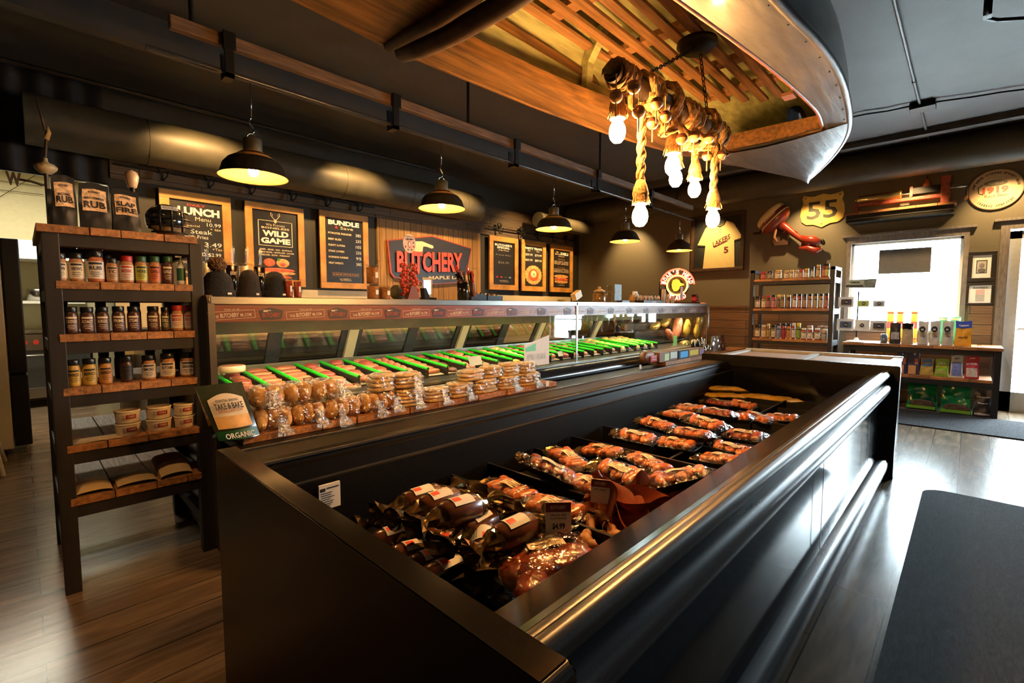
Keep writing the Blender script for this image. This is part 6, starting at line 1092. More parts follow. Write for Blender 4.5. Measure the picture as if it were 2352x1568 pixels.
m.text('1919', cc + V((-.013, 0, -.005)), YM, Z1, .22, .08, mat('tin_red', (.55, .06, .03), .4, noise=.05), .05, off=.001).text('Root Beer', cc + V((-.013, -.01, -.07)), YM, V((0, -.1, 1)), .2, .035, REDI, .0, off=.001)
m.ell(cc + V((-.011, 0, .075)), (.002, .1, .035), colm((.25, .2, .12)), None, 20, 8).tube([cc + V((-.012, .1 * s_ if False else q[0], q[1])) for q in ((.11, .06), (.14, .03), (.13, -.03), (.1, -.05))] if False else [cc + V((-.012, a, b)) for a, b in ((.11, .07), (.15, .04), (.14, -.03), (.1, -.05))], .004, INK, 5).text('SCHELLS', cc + V((-.014, 0, .075)), YM, Z1, .13, .025, CREAM, .02, off=.001)
m.build('printing', t_)
# pictures between window and door
t_ = wframe('framed_portrait', -.205, .05, 1.565, 1.93, .045, BLKP, 'black framed small portrait drawing above the framed certificate', 'picture'); m = MB().box(WX - .012, WX - .004, -.17, .015, 1.6, 1.895, PAPERW).box(WX - .0135, WX - .0115, -.125, -.03, 1.665, 1.825, INK).box(WX - .015, WX - .013, -.118, -.037, 1.675, 1.815, colm((.4, .38, .36)))
m.ell((WX - .0155, -.078, 1.76), (.002, .022, .03), colm((.2, .18, .17)), None, 12, 8).ell((WX - .0155, -.078, 1.7), (.002, .035, .028), colm((.12, .11, .1)), None, 12, 8); m.build('print', t_)
t_ = wframe('framed_certificate', -.205, .05, 1.275, 1.55, .03, BLKP, 'black framed white certificate with red and black lines', 'picture'); m = MB().box(WX - .012, WX - .004, -.18, .025, 1.3, 1.525, PAPERW); wtext(m, 'AWARDS', -.078, 1.49, .13, .022, INK, .0125)
for k in range(9): m.box(WX - .0135, WX - .012, -.12, -.04, 1.46 - k * .016, 1.465 - k * .016, REDI if k < 4 else INK)
m.build('print', t_)
# sign hanging in the window seen from behind
t_ = thing('window_sign', (WX + .02, .66, 1.7), 'dark back of a small sign hanging in the bright window', 'sign'); MB().box(WX + .0, WX + .02, .39, .93, 1.705, 2.03, mat('sign_back', (.07, .065, .06), .6, noise=.1)).build('panel', t_, bev=.01)
for y in (.5, .82): MB().cyl((WX + .01, y, 2.03), (WX + .03, y, 2.115), .002, BLKM, 5).build('hanging_wire', t_)
# ================================================================== BLACK RACK with sauces by the window wall
RX = 7.3
t_ = thing('sauce_rack', (7.5, 1.78, 0), 'black rack with wood shelves full of sauces against the wood panelled wall', 'shelving rack')
for y0, y1 in ((1.27, 1.32), (2.24, 2.29)):
    for x0, x1 in ((RX, RX + .05), (7.7, 7.75)): MB().box(x0, x1, y0, y1, 0, 1.78, BLKW).build('leg', t_, bev=.002)
RZ = [1.645, 1.235, .815, .42]
random.seed(4)
for z in RZ:
    m = MB(); y = 1.33
    while y < 2.23: L = min(R_(.12, .2), 2.24 - y); m.box(RX - .002, 7.72, y, y + L - .003, z - .03, z, WOODS); y += L
    m.build('shelf_board', t_); MB().box(RX + .005, RX + .03, 1.32, 2.24, z - .075, z - .03, BLKW).box(7.7, 7.73, 1.32, 2.24, z - .075, z - .03, BLKW).box(RX + .05, 7.7, 1.275, 1.30, z - .07, z, BLKW).build('shelf_frame', t_)
MB().box(RX, 7.75, 1.27, 1.32, 1.74, 1.78, BLKW).box(RX, 7.75, 2.24, 2.29, 1.74, 1.78, BLKW).build('top_rail', t_)
def rpx(c): return 1700 + c / 6.03
AMB = mat('amber_sauce', (.3, .12, .02), .2, noise=.3, scale=20, coat=.6); RS = mat('red_sauce', (.3, .03, .015), .25, noise=.2, coat=.6); GS = mat('green_sauce', (.15, .18, .03), .3, noise=.3, coat=.5); YL = colm((.7, .5, .02)); GOLDL = colm((.55, .38, .12)); WL = colm((.6, .58, .55))
sr = [(0, [(320, 80, 265, RL, RS, colm((.5, .12, .08)), 'round red jar'), (415, 80, 258, KL, DRK, colm((.3, .25, .18)), 'dark jar'), (528, 100, 242, GOLDL, SPI, crm, 'wide jar with gold lid'), (640, 72, 246, GOLDL, SPI, crm, 'gold-lidded honey jar'), (712, 66, 240, GOLDL, SPI, crm, 'gold-lidded jar with cream label'), (782, 58, 240, GOLDL, AMB, crm, 'narrow gold-lidded jar'), (845, 64, 232, RL, RS, colm((.55, .3, .2)), 'red-lidded jar'), (918, 72, 222, YL, AMB, WHL, 'yellow-lidded jar'), (1000, 50, 195, KL, DRK, WHL, 'small black-capped bottle'), (1080, 66, 168, GOLDL, AMB, colm((.5, .35, .15)), 'tall amber bottle'), (1160, 62, 155, KL, RS, colm((.5, .18, .06)), 'tall bottle with orange label'), (1235, 66, 152, KL, AMB, colm((.5, .42, .12)), 'tall bottle with yellow label')]),
      (1, [(240, 72, 605, KL, DRK, WHL, 'round-labelled dark bottle'), (322, 62, 598, colm((.2, .08, .05)), AMB, crm, 'short bottle'), (388, 62, 592, RL, DRK, colm((.3, .12, .12)), 'dark bottle with wine label'), (462, 66, 585, KL, RS, colm((.5, .2, .2)), 'bottle with pink label'), (528, 50, 582, YL, AMB, colm((.2, .12, .06)), 'yellow-capped bottle'), (588, 58, 582, GOLDL, DRK, colm((.3, .2, .1)), 'brown bottle'), (668, 70, 586, GOLDL, DRK, colm((.25, .15, .08)), 'wide brown jar'), (752, 64, 572, KL, RS, WL, 'slim bottle with white label'), (822, 60, 572, KL, RS, colm((.35, .22, .15)), 'slim bottle with tan label'), (893, 60, 572, KL, DRK, colm((.35, .2, .14)), 'slim dark bottle'), (965, 62, 570, KL, AMB, colm((.35, .22, .14)), 'slim amber bottle'), (1042, 60, 568, KL, AMB, colm((.28, .22, .12)), 'slim olive-labelled bottle'), (1118, 60, 568, KL, AMB, colm((.42, .32, .18)), 'slim bottle with ochre label'), (1192, 62, 562, KL, RS, colm((.35, .12, .08)), 'slim bottle with brown-red label')]),
      (2, [(235, 78, 995, KL, DRK, crm, 'jar with shield label'), (322, 70, 1000, WL, SPI, crm, 'white-capped squeeze jar'), (385, 50, 985, GOLDL, AMB, colm((.4, .25, .05)), 'gold narrow bottle'), (456, 62, 1000, KL, DRK, crm, 'dark jar with pale label'), (528, 60, 975, KL, colm((.2, .22, .4)), colm((.25, .3, .5)), 'blue-labelled bottle'), (600, 68, 975, KL, RS, colm((.3, .03, .05)), 'deep red bottle'), (668, 58, 985, KL, colm((.5, .18, .03)), colm((.5, .2, .04)), 'orange bottle'), (734, 58, 975, WL, RS, WHL, 'white-capped red bottle'), (805, 70, 975, YL, GS, colm((.2, .3, .05)), 'green jar with yellow lid'), (878, 76, 1045, WL, RS, WHL, 'squat jar with white lid'), (964, 80, 1045, WL, RS, WHL, 'squat red jar'), (1066, 84, 1045, WL, RS, WHL, 'squat jar with red edge'), (1170, 88, 1060, WL, SPI, colm((.3, .28, .25)), 'squat tin jar')])]
for r, L in sr:
    vb = {0: 640, 1: 707, 2: 775}[r]
    for k, (cx_, wc, tc_, lid, body, lab, ds) in enumerate(L):
        X = RX + .07; u = rpx(cx_); ya = PX(rpx(cx_ - wc / 2), vb, X).y; yb_ = PX(rpx(cx_ + wc / 2), vb, X).y; y = (ya + yb_) / 2; rad = abs(ya - yb_) / 2 * .9; h = PX(u, 580 + tc_ / 6.03, X).z - RZ[r]
        if y < 1.345 + rad * .2: y = 1.345 + rad
        jar(X, y, RZ[r], rad, h, lid, body, lab, None, INK, '%s, %s from left, %s shelf of the sauce rack' % (ds, ORD[k], ('top', 'middle', 'third')[r]), 'sauces on the rack by the window wall', .16, 12, 'sauce_jar', 'jar', text2='')
for k, (cx_, wc) in enumerate(((945, 90), (1090, 96), (1195, 80))):
    X = RX + .07; y = PX(rpx(cx_), 745, X).y - (.0 if k < 2 else -.02); jar(X + .1, y, RZ[2], .034, .09, WL, SPI, WHL, None, INK, 'squat jar in the back row of the third shelf, %s from the left' % ORD[k], 'jars in the back row of the third shelf', .2, 12, 'sauce_jar'); jar(X + .1, y, RZ[2] + .091, .036, .1, WL, SPI, WHL, None, INK, 'white-lidded jar stacked above the third shelf row, %s from the left' % ORD[k], 'jars stacked on the third shelf', .2, 12, 'sauce_jar')
for k, (a, b, c) in enumerate(((155, 420, colm((.4, .04, .05))), (500, 650, colm((.6, .4, .02))), (700, 900, colm((.25, .12, .1))))):
    ya, yb_ = PX(rpx(a), 800, RX + .05).y, PX(rpx(b), 800, RX + .05).y; tag(MB().box(RX + .03, RX + .2, min(ya, yb_), max(ya, yb_) - .01, RZ[3], RZ[3] + .12, c).build('snack_carton', bev=.003), ('red carton', 'yellow carton', 'dark pink carton')[k] + ' on the lowest visible shelf of the sauce rack', 'box')
# ================================================================== CONSOLE TABLE with goods
t_ = thing('console_table', (7.76, .45, 0), 'black console table with reclaimed wood top under the bright window', 'table')
TBZ = .80; m = MB(); m2 = MB(); y = -.29; random.seed(6)
while y < 1.18: L = min(R_(.14, .22), 1.19 - y); m.box(7.49, 8.1, y, y + L - .003, TBZ - .035, TBZ, WOODS); y += L
m.build('top', t_, bev=.002); y = -.22
while y < 1.15: L = min(R_(.14, .2), 1.16 - y); m2.box(7.52, 8.1, y, y + L - .003, .395, .43, WOODS); y += L
m2.build('lower_shelf', t_, bev=.002)
for x in (7.51, 8.04):
    for y in (-.28, 1.12): MB().box(x, x + .055, y, y + .055, 0, TBZ - .036, BLKP).build('leg', t_)
MB().box(7.515, 7.545, -.22, 1.12, TBZ - .1, TBZ - .036, BLKP).box(7.515, 7.545, -.22, 1.12, .335, .394, BLKP).box(8.04, 8.07, -.22, 1.12, TBZ - .1, TBZ - .036, BLKP).build('apron', t_)
def tp(c): return 1900 + c / 4.126
def tv(c): return 620 + c / 4.126
GR = 'goods on the console table'
def tbag(name, c0, c1, vt, vb, X, z0, d, mt, lab, cat, panel=None, texts=(), top=None, seed=1, group=GR):
    ya, yb_ = PX(tp(c0), tv(vb), X).y, PX(tp(c1), tv(vb), X).y; h = PX(tp((c0 + c1) / 2), tv(vt), X).z - z0
    return pouch(name, X + d / 2, (ya + yb_) / 2, z0, abs(ya - yb_) - .004, h, d, mt, lab, cat, group, panel=panel, texts=texts, top=top, xd=YM, seed=seed)
def tbox(name, c0, c1, vt, vb, X, z0, d, mt, lab, cat, prints=(), texts=(), group=GR, rnd=0):
    ya, yb_ = PX(tp(c0), tv(vb), X).y, PX(tp(c1), tv(vb), X).y; h = PX(tp((c0 + c1) / 2), tv(vt), X).z - z0; y = (ya + yb_) / 2; w = abs(ya - yb_) - .003; t = thing(name, (X + d / 2, y, z0), lab, cat, group)
    if rnd: MB().lathe([(.001, .001), (w / 2, .001), (w / 2, h), (.001, h)], mt, 20, (X + w / 2, y, z0)).build('can_body', t)
    else: MB().box(X, X + d, y - w / 2, y + w / 2, z0, z0 + h, mt).build('carton', t, bev=.002)
    m = MB()
    for a, b, e, f, c in prints:
        if rnd: m.lathe([(w / 2 + .001, h * e), (w / 2 + .001, h * f)], c, 20, (X + w / 2, y, z0))
        else: m.box(X - .0015, X - .0005, y + w / 2 - w * b, y + w / 2 - w * a, z0 + h * e, z0 + h * f, c)
    for s_, b, hh, ww, c in texts: m.text(s_, (X - .002, y, z0 + h * b), YM, Z1, w * ww, h * hh, c, .03)
    if m.v: m.build('printed_label', t)
    return t
ycan = colm((.75, .5, .05)); rcan = colm((.5, .08, .03))
for k, (a, b) in enumerate(((547, 620), (641, 713), (772, 846))): tbox('snack_can', a, b, 388, 690, 7.9, TBZ, .1, ycan, 'yellow and red tall can in the window, %s' % ('left of three', 'middle of three', 'right of three')[k], 'can', ((0, 1, .45, .66, rcan), (0, 1, .92, .96, rcan), (0, 1, .1, .14, rcan)), rnd=1)
for k, (a, b) in enumerate(((1027, 1128), (1147, 1253))): tbox('snack_can', a, b, 445, 690, 7.88, TBZ, .1, colm((.04, .3, .12)), 'green wide can behind the pale coffee bags, %s' % ('left', 'right')[k], 'can', ((0, 1, .88, .96, colm((.5, .55, .3))),), rnd=1)
dkp = mat('dark_film_pouch', (.03, .025, .03), .25, noise=.4, scale=25, coat=.5); slv = mat('silver_white_pouch', (.55, .53, .48), .35, .2, noise=.08)
tbag('snack_pouch', 583, 695, 505, 668, 7.56, TBZ, .07, dkp, 'dark film bag with grey label beside the pouch spinner', 'pouch', (.2, .55, mat('grey_label', (.3, .28, .28), .5, noise=.3, scale=50)), (), None, 1)
tbag('snack_pouch', 699, 815, 508, 672, 7.56, TBZ, .07, mat('tan_pouch', (.4, .3, .17), .35, noise=.2, scale=30, coat=.4), 'tan bag with black top left of the coffee bags', 'pouch', None, (), BLK, 2)
for k, (a, b) in enumerate(((848, 956), (962, 1072), (1080, 1196))):
    t = tbag('coffee_pouch', a, b, 488, 682, 7.56, TBZ, .07, slv, 'pale coffee bag with round black emblem, %s' % ('left of three', 'middle of three', 'right of three')[k], 'pouch', None, [('COFFEE', .36, .05, .5, INK)], None, k + 4)
    p = PX(tp((a + b) / 2), tv(560), 7.53); m = MB().ell((7.535, p.y, p.z), (.004, .028, .035), INK, None, 16, 10).ell((7.529, p.y, p.z - .004), (.004, .014, .014), slv, None, 12, 8).box(7.526, 7.53, p.y - .02, p.y + .02, p.z + .006, p.z + .013, INK); m.build('emblem', t)
tbag('snack_pouch', 1200, 1370, 488, 686, 7.56, TBZ, .09, mat('orange_pouch', (.75, .33, .02), .35, noise=.08, coat=.3), 'orange pouch with blue top at the right of the table', 'pouch', None, [('Cashews', .84, .08, .6, PAPERW), ('HALVES', .35, .08, .6, INK)], mat('royal_blue_top', (.02, .06, .4), .35, noise=.1), 9)
p = PX(tp(535), tv(650), 7.6); tag(MB().lathe([(.001, .001), (.036, .001), (.038, .02), (.038, .09), (.03, .1), (.03, .115), (.001, .115)], mat('blue_grey_glass', (.12, .14, .18), .15, noise=.3, scale=30, coat=.6), 20, (7.62, p.y, TBZ)).build('glass_jar', at=(7.62, p.y, TBZ)), 'small dark glass jar at the foot of the pouch spinner', 'jar')
p = PX(tp(1455), tv(675), 7.62); tag(MB().box(7.6, 7.66, p.y - .05, p.y + .05, TBZ, TBZ + .006, PAPERW).box(7.63, 7.66, p.y - .01, p.y + .03, TBZ + .007, TBZ + .03, CLEARP).build('card_holder', at=(7.63, p.y, TBZ)), 'small card and clear clip lying at the right end of the table', 'card')
p = PX(tp(1570), tv(690), 7.62); tag(MB().box(7.55, 7.64, p.y - .06, p.y + .06, TBZ, TBZ + .004, PAPERW).build('paper_stack', at=(7.6, p.y, TBZ)), 'thin white leaflets at the right corner of the table', 'paper')
# lower shelf
for k, (a, b) in enumerate(((652, 745), (752, 865))): tbox('pasta_box', a, b, 770, 990, 7.58, .43, .06, colm((.025, .03, .1)), 'navy blue tall pasta box, %s' % ('left', 'right')[k], 'box', ((.62, .92, .45, .7, colm((.5, .15, .08))), (.1, .75, .02, .4, colm((.65, .32, .12))), (.5, .7, .85, .92, PAPERW)))
tbag('chip_bag', 872, 1004, 842, 997, 7.58, .43, .07, colm((.45, .3, .06)), 'blue and yellow chip bag on the lower shelf', 'bag', (.55, .98, mat('chip_blue', (.04, .15, .45), .4, noise=.1)), [('CHIPS', .72, .1, .7, YL)], None, 11)
tbag('chip_bag', 1012, 1150, 846, 1008, 7.58, .43, .07, mat('lime_bag', (.22, .42, .03), .4, noise=.1), 'bright green chip bag on the lower shelf', 'bag', (.1, .35, colm((.35, .38, .08))), [('DILL', .75, .14, .6, PAPERW), ('PICKLE', .55, .1, .7, YL)], None, 12)
tbag('flour_pouch', 1156, 1284, 812, 1020, 7.56, .43, .07, mat('white_pouch', (.62, .6, .56), .5, noise=.04), 'white bag with blue print on the lower shelf', 'bag', (.08, .7, mat('blue_print', (.15, .2, .5), .5, noise=.4, scale=30)), [('MIX', .85, .07, .4, INK)], None, 13)
tbag('flour_pouch', 1292, 1438, 808, 1036, 7.55, .43, .07, mat('red_pouch', (.45, .02, .05), .4, noise=.05), 'red bag with white emblem on the lower shelf', 'bag', (.08, .45, mat('cream_emblem', (.6, .5, .45), .5, noise=.3, scale=40)), [('BATTER MIX', .62, .07, .8, PAPERW), ('CLASSIC', .85, .05, .4, PAPERW)], None, 14)
# floor bags
gp = mat('green_sack', (.01, .20, .06), .18, noise=.35, scale=8, coat=.6); gl2 = mat('lime_band', (.2, .45, .04), .35, noise=.1); ov = mat('kibble_window', (.12, .07, .04), .5, noise=.5, scale=40)
for k, (a, b, vb) in enumerate(((735, 1040, 1362), (1055, 1362, 1402))):
    X = 7.6 - .05 * k; t = tbag('pellet_sack', a, b, 1078, vb, X, .008, .16, gp, 'large shiny green sack on the floor, %s' % ('left, with blue top edge', 'right')[k], 'sack', None, (), None, 20 + k, 'green sacks under the table')
    y = t.location.y; m = MB().grid(lambda i, j: (X - .014, y + (i - .5) * .26, .02 + .035 * j), 6, 1, gl2).ell((X - .008, y - .01, .085), (.004, .12, .045), ov, None, 20, 8); m.build('printed_label', t)
tbag('charcoal_bag', 1368, 1560, 1140, 1412, 7.54, .008, .13, mat('black_sack', (.02, .018, .018), .35, noise=.3, scale=15), 'black charcoal bag with white lettering on the floor under the table', 'bag', (.05, .12, colm((.3, .3, .3))), [('JACK DANIELS', .72, .07, .75, PAPERW), ('TENNESSEE', .5, .04, .6, PAPERW), ('CHARCOAL', .1, .05, .5, PAPERW)], None, 30)
# pouch spinner
pb = PX(tp(270), tv(655), 7.58); sy_, sx_ = pb.y, 7.62; t_ = thing('pouch_spinner', (sx_, sy_, TBZ), 'white rotating display with clipped pouches on the table by the window', 'display stand')
MB().lathe([(.001, .012), (.13, .001), (.135, .004), (.1, .012), (.03, .02), (.02, .05), (.012, .055), (.012, .06)], WHITE, 36, (sx_, sy_, TBZ)).build('base_disc', t_)
MB().cyl((sx_, sy_, TBZ + .05), (sx_, sy_, 1.46), .008, BLKM, 8).build('pole', t_)
q0 = PX(tp(315), tv(130), sx_); sg = MB().prism([(-.17, -.045), (.155, -.06), (.17, .06), (-.13, .055)], q0, YM, Z1, .004, mat('grey_green_card', (.36, .37, .26), .5, noise=.2, scale=10)); sg.prism([(.03, -.05), (.15, -.055), (.16, .055), (.04, .055)], q0 + V((-.002, 0, 0)), YM, Z1, .001, mat('photo_print', (.16, .17, .13), .5, noise=.7, scale=30)).prism([(-.16, -.04), (.03, -.045), (.03, -.015), (-.155, -.01)], q0 + V((-.002, 0, 0)), YM, Z1, .001, colm((.04, .04, .04))); sg.text('PREMIUM', q0 + V((-.003, .06, .02)), YM, Z1, .1, .018, INK, .03); sg.build('header_card', t_)
for k, (a, b, e, f, c, lab) in enumerate(((105, 250, 255, 352, colm((.04, .04, .05)), 'upper left, dark label on clear'), (285, 398, 288, 348, colm((.3, .38, .06)), 'upper middle, green'), (433, 546, 290, 348, colm((.28, .3, .3)), 'upper right, grey label'), (90, 250, 462, 572, colm((.05, .09, .16)), 'lower left, dark blue label'), (262, 400, 470, 575, colm((.55, .55, .55)), 'lower middle, white with round emblem'), (405, 562, 480, 578, colm((.05, .05, .06)), 'lower right, black label'))):
    X = sx_ - .03; p0 = PX(tp((a + b) / 2), tv((e + f) / 2), X); w = abs(PX(tp(a), tv(e), X).y - PX(tp(b), tv(e), X).y); h = abs(PX(tp(a), tv(e), X).z - PX(tp(a), tv(f), X).z)
    m = MB().grid(lambda i, j: (X - .012 * math.sin(PI * i) * math.sin(PI * j), p0.y + w * (.5 - i), p0.z + h * (j - .5)), 6, 4, WL).grid(lambda i, j: (X + .004, p0.y - w * (.5 - i), p0.z + h * (j - .5)), 2, 2, WL)
    if k in (0, 2, 3, 5): m.box(X - .017, X - .013, p0.y - w * .38, p0.y + w * .3, p0.z - h * .25, p0.z + h * .28, c)
    elif k == 1: m.box(X - .017, X - .013, p0.y - w * .45, p0.y + w * .45, p0.z - h * .4, p0.z + h * .4, c)
    m.ell((X - .017, p0.y - w * .05 * (k != 4), p0.z), (.002, w * .16, w * .16), INK, None, 14, 8).text('TEA', (X - .02, p0.y - w * .05 * (k != 4), p0.z), YM, Z1, w * .2, .012, PAPERW)
    tag(m.build('hanging_pouch', at=(X, p0.y, p0.z)), 'small pouch clipped on the spinner, ' + lab, 'pouch', 'pouches on the rotating display')
    MB().cyl((sx_, sy_, p0.z + h * .45), (X, p0.y, p0.z + h * .45), .003, CHROME, 5).build('clip_arm', t_)
# ================================================================== BOAT
t_ = thing('wooden_boat', (2.0, .95, 2.5), 'old wooden boat hung upside down from the ceiling over the freezer', 'boat'); GZ = 2.15
out_L = [(-.6, 1.42), (0, 1.46), (.64, 1.47), (.95, 1.50), (1.67, 1.46), (2.19, 1.40), (2.68, 1.30), (3.05, 1.17), (3.45, 1.03), (3.75, .93), (3.91, .875)]
out_R = [(-.6, .5), (0, .47), (.64, .46), (1.0, .47), (1.58, .468), (1.93, .42), (2.29, .41), (2.73, .45), (3.05, .50), (3.45, .64), (3.75, .78), (3.91, .86)]
in_L = [(1.0, 1.33), (1.6, 1.29), (2.1, 1.21), (2.45, 1.14), (2.83, 1.07)]; in_R = [(1.0, .70), (1.38, .668), (1.65, .63), (2.1, .58), (2.45, .557), (2.71, .549), (2.885, .593)]
def interp(T, x):
    for (a, b), (c, d) in zip(T, T[1:]):
        if x <= c: return b + (d - b) * max(0, (x - a)) / (c - a)
    return T[-1][1]
def smooth(T, x): return sum(interp(T, x + d) for d in (-.15, -.07, 0, .07, .15)) / 5 if x < 3.6 else interp(T, x)
BOUT = mat('boat_grey_plywood', (.07, .064, .066), .42, noise=.4, scale=5, stretch=(1, 6, 1), bump=.35, coat=.15); BIN = mat('boat_bulb_lit_orange', (.15, .07, .018), .45, noise=.6, scale=5, stretch=(1, 10, 10), bump=.15); BGRN = mat('boat_inner_green', (.46, .46, .2), .5, noise=.3, scale=6, stretch=(1, 8, 8)); BSL = mat('boat_slats', (.38, .19, .07), .5, noise=.35, scale=6, stretch=(1, 12, 12), island=.15, bump=.2); BDK = mat('boat_dark_band', (.07, .038, .02), .6, noise=.4, scale=20)  # orange of left deck, aft deck and bow has the bulbs' light in it
def deck(inn, out, x0, x1, n, mt, mt2, nm, flip):
    m = MB(); xs_ = [x0 + (x1 - x0) * i / n for i in range(n + 1)]
    for z, rev in ((GZ, False), (GZ + .022, True)): m.add([p for x in xs_ for p in ((x, smooth(inn, x), z), (x, smooth(out, x), z))], [((2 * i, 2 * i + 1, 2 * i + 3, 2 * i + 2) if not rev else (2 * i + 2, 2 * i + 3, 2 * i + 1, 2 * i)) for i in range(n)], mt)
    m.add([p for x in xs_ for p in ((x, smooth(inn, x), GZ), (x, smooth(inn, x), GZ + .06))], [(2 * i, 2 * i + 1, 2 * i + 3, 2 * i + 2) for i in range(n)], mt2)
    m.build(nm, t_)
deck(in_L, out_L, 1.0, 2.85, 30, BIN, BIN, 'side_deck', 1); deck(in_R, out_R, 1.0, 2.87, 30, BOUT, BIN, 'side_deck', 1)
def cap(x0, x1, n, mt, nm):
    m = MB(); xs_ = [x0 + (x1 - x0) * i / n for i in range(n + 1)]
    for z in (GZ - .001, GZ + .022): m.add([p for x in xs_ for p in [(x, smooth(out_R, x) + (smooth(out_L, x) - smooth(out_R, x)) * q / 6, z - .03 * math.sin(PI * q / 6) * (nm == 'foredeck')) for q in range(7)]], [(7 * i + q, 7 * i + q + 1, 7 * i + q + 8, 7 * i + q + 7) for i in range(n) for q in range(6)], mt, True)
    m.build(nm, t_)
cap(-.6, .98, 12, BIN, 'aft_deck')
m = MB(); yr, yl = smooth(out_R, 2.87), smooth(out_L, 2.85)
m.add([(2.85, in_L[-1][1] + .0, GZ - .002), (2.885, .56, GZ - .002), (3.42, .66, GZ - .002), (3.2, 1.13, GZ - .002), (2.68, 1.3, GZ - .002)], [(0, 1, 2, 3, 4)], BIN).add([(2.85, 1.06, GZ - .002), (2.885, .56, GZ - .002), (2.885, .56, GZ + .08), (2.85, 1.06, GZ + .08)], [(0, 1, 2, 3)], BIN); m.build('foredeck_lit_part', t_)  # bulb-lit part of the foredeck painted orange, with the coaming face
cap(2.86, 3.91, 24, BOUT, 'foredeck')
# rolled dark edge of the aft deck
MB().tube([(.985, 1.49, GZ - .0), (.99, 1.38, GZ - .022), (1.0, 1.2, GZ - .035), (1.0, 1.0, GZ - .04), (1.0, .8, GZ - .035), (.99, .6, GZ - .02), (.98, .48, GZ)], .032, BDK, 14).tube([(.93, 1.49, GZ - .0), (.93, 1.2, GZ - .03), (.93, .8, GZ - .03), (.93, .48, GZ)], .02, BDK, 12).build('coaming_band', t_)
# outer hull, gunwale trim
def hull(i, j):
    x = -.6 + 4.5 * i; yl_, yr_ = smooth(out_L, x), smooth(out_R, x); c = (yl_ + yr_) / 2; hw = (yl_ - yr_) / 2; a = PI * j; s_ = math.copysign(abs(math.cos(a)) ** .45, math.cos(a)); f = 1 + .12 * math.sin(a) * (1 - i)
    return (x - .3 * math.sin(a) * max(0, (i - .8) / .2), c + hw * s_ * (1 - .10 * math.sin(a)), GZ + .022 + .46 * math.sin(a) ** .55 * (1 - .25 * max(0, (i - .75) / .25) ** 2))
MB().grid(hull, 48, 20, BOUT).build('hull', t_)
def hull_in(i, j):
    x = -.5 + 4.2 * i; yl_, yr_ = smooth(out_L, x) - .025, smooth(out_R, x) + .025; c = (yl_ + yr_) / 2; hw = max(.01, (yl_ - yr_) / 2); a = PI * j; s_ = math.copysign(abs(math.cos(a)) ** .45, math.cos(a))
    return (x - .3 * math.sin(a) * max(0, (i - .8) / .2), c + hw * s_ * (1 - .10 * math.sin(a)), GZ + .024 + .43 * math.sin(a) ** .55 * (1 - .25 * max(0, (i - .75) / .25) ** 2))
MB().grid(hull_in, 44, 20, BGRN).build('hull_lining', t_)
gm = mat('gunwale_metal', (.2, .19, .19), .35, .5, noise=.2, scale=30)
for T_, nm in ((out_L, 0), (out_R, 1)): MB().tube([(x, smooth(T_, x), GZ + .012) for x in [-.6 + 4.51 * i / 50 for i in range(51)]], .016, BOUT if nm else BIN, 8).build('gunwale', t_)
MB().tube([(x, smooth(in_R, x), GZ + .004) for x in [1.0 + 1.88 * i / 30 for i in range(31)]], .009, mat('red_brown_edge', (.3, .1, .05), .4, noise=.2), 6).build('inner_edge', t_)
for x in (1.22, 1.95, 2.5):
    y = smooth(out_L, x) - .05; MB().prism([(0, .03), (.0, .36), (-.14, .40), (-.035, .25), (-.02, .03)], (x, y, GZ), Y1, Z1, .045, BGRN).build('rib', t_)
    y = smooth(out_R, x) + .05; MB().prism([(0, .03), (.02, .03), (.035, .25), (.14, .40), (0, .36)], (x, y, GZ), Y1, Z1, .045, BGRN).build('rib', t_)
MB().box(1.0, 2.7, 1.375, 1.39, GZ + .2, GZ + .23, BIN).build('stringer', t_)
for k in range(10):
    y = .57 + .083 * k; MB().box(.4, 3.12 - .07 * abs(k - 3.5), y, y + .042, GZ + .30, GZ + .318, BSL).build('floor_slat', t_, bev=.002)
for x in (.7, 1.15, 1.6, 2.05, 2.5, 2.85): MB().box(x, x + .06, .56, 1.36, GZ + .318, GZ + .345, BSL).build('cross_cleat', t_)
MB().box(2.28, 2.34, .575, .62, GZ - .012, GZ, mat('rusty_fitting', (.2, .08, .04), .5, noise=.4)).build('metal_fitting', t_)
m = MB()
for i in range(16): x = 1.3 + i * .15; m.ell((x, smooth(out_R, x) + .018, GZ - .001), (.004, .004, .002), INK, None, 6, 4)
m.build('nail_heads', t_)
for x in (.6, 2.9): MB().cyl((x, .95, GZ + .44), (x, .95, CZ), .008, BLKM, 6).build('hanging_cable', t_)
# ================================================================== ROPE CHANDELIER
CY_ = .93; t_ = thing('rope_chandelier', (2.0, CY_, 2.12), 'rope-wrapped log chandelier with bobbers and bare bulbs under the boat', 'chandelier')
ROPE = mat('jute_rope', (.42, .24, .08), .85, noise=.4, scale=90, bump=.7); ROPED = mat('jute_rope_dark', (.30, .17, .06), .85, noise=.5, scale=60, bump=.6)
pc = PZ(1553, 125, 2.43); MB().lathe([(.001, .035), (.085, .035), (.088, .02), (.07, 0), (.001, -.006)], BLKM, 32, (pc.x, CY_ + .02, 2.415)).build('canopy', t_)
lz = 2.12; l0 = PY(1410, 165, CY_); l1 = PY(1650, 310, CY_); lx0, lx1 = l0.x, l1.x; za, zb = l0.z, l1.z
def lp(t): return V((lx0 + (lx1 - lx0) * t, CY_, za + (zb - za) * t))
MB().cyl(lp(-.01), lp(1.02), .036, mat('dark_log', (.05, .03, .018), .6, noise=.4, scale=20), 18).lathe([(.034, -.002), (.03, -.004), (.001, -.004)], BLK, 18, lp(-.01), Matrix.Rotation(PI / 2, 3, 'Y')).build('log', t_)
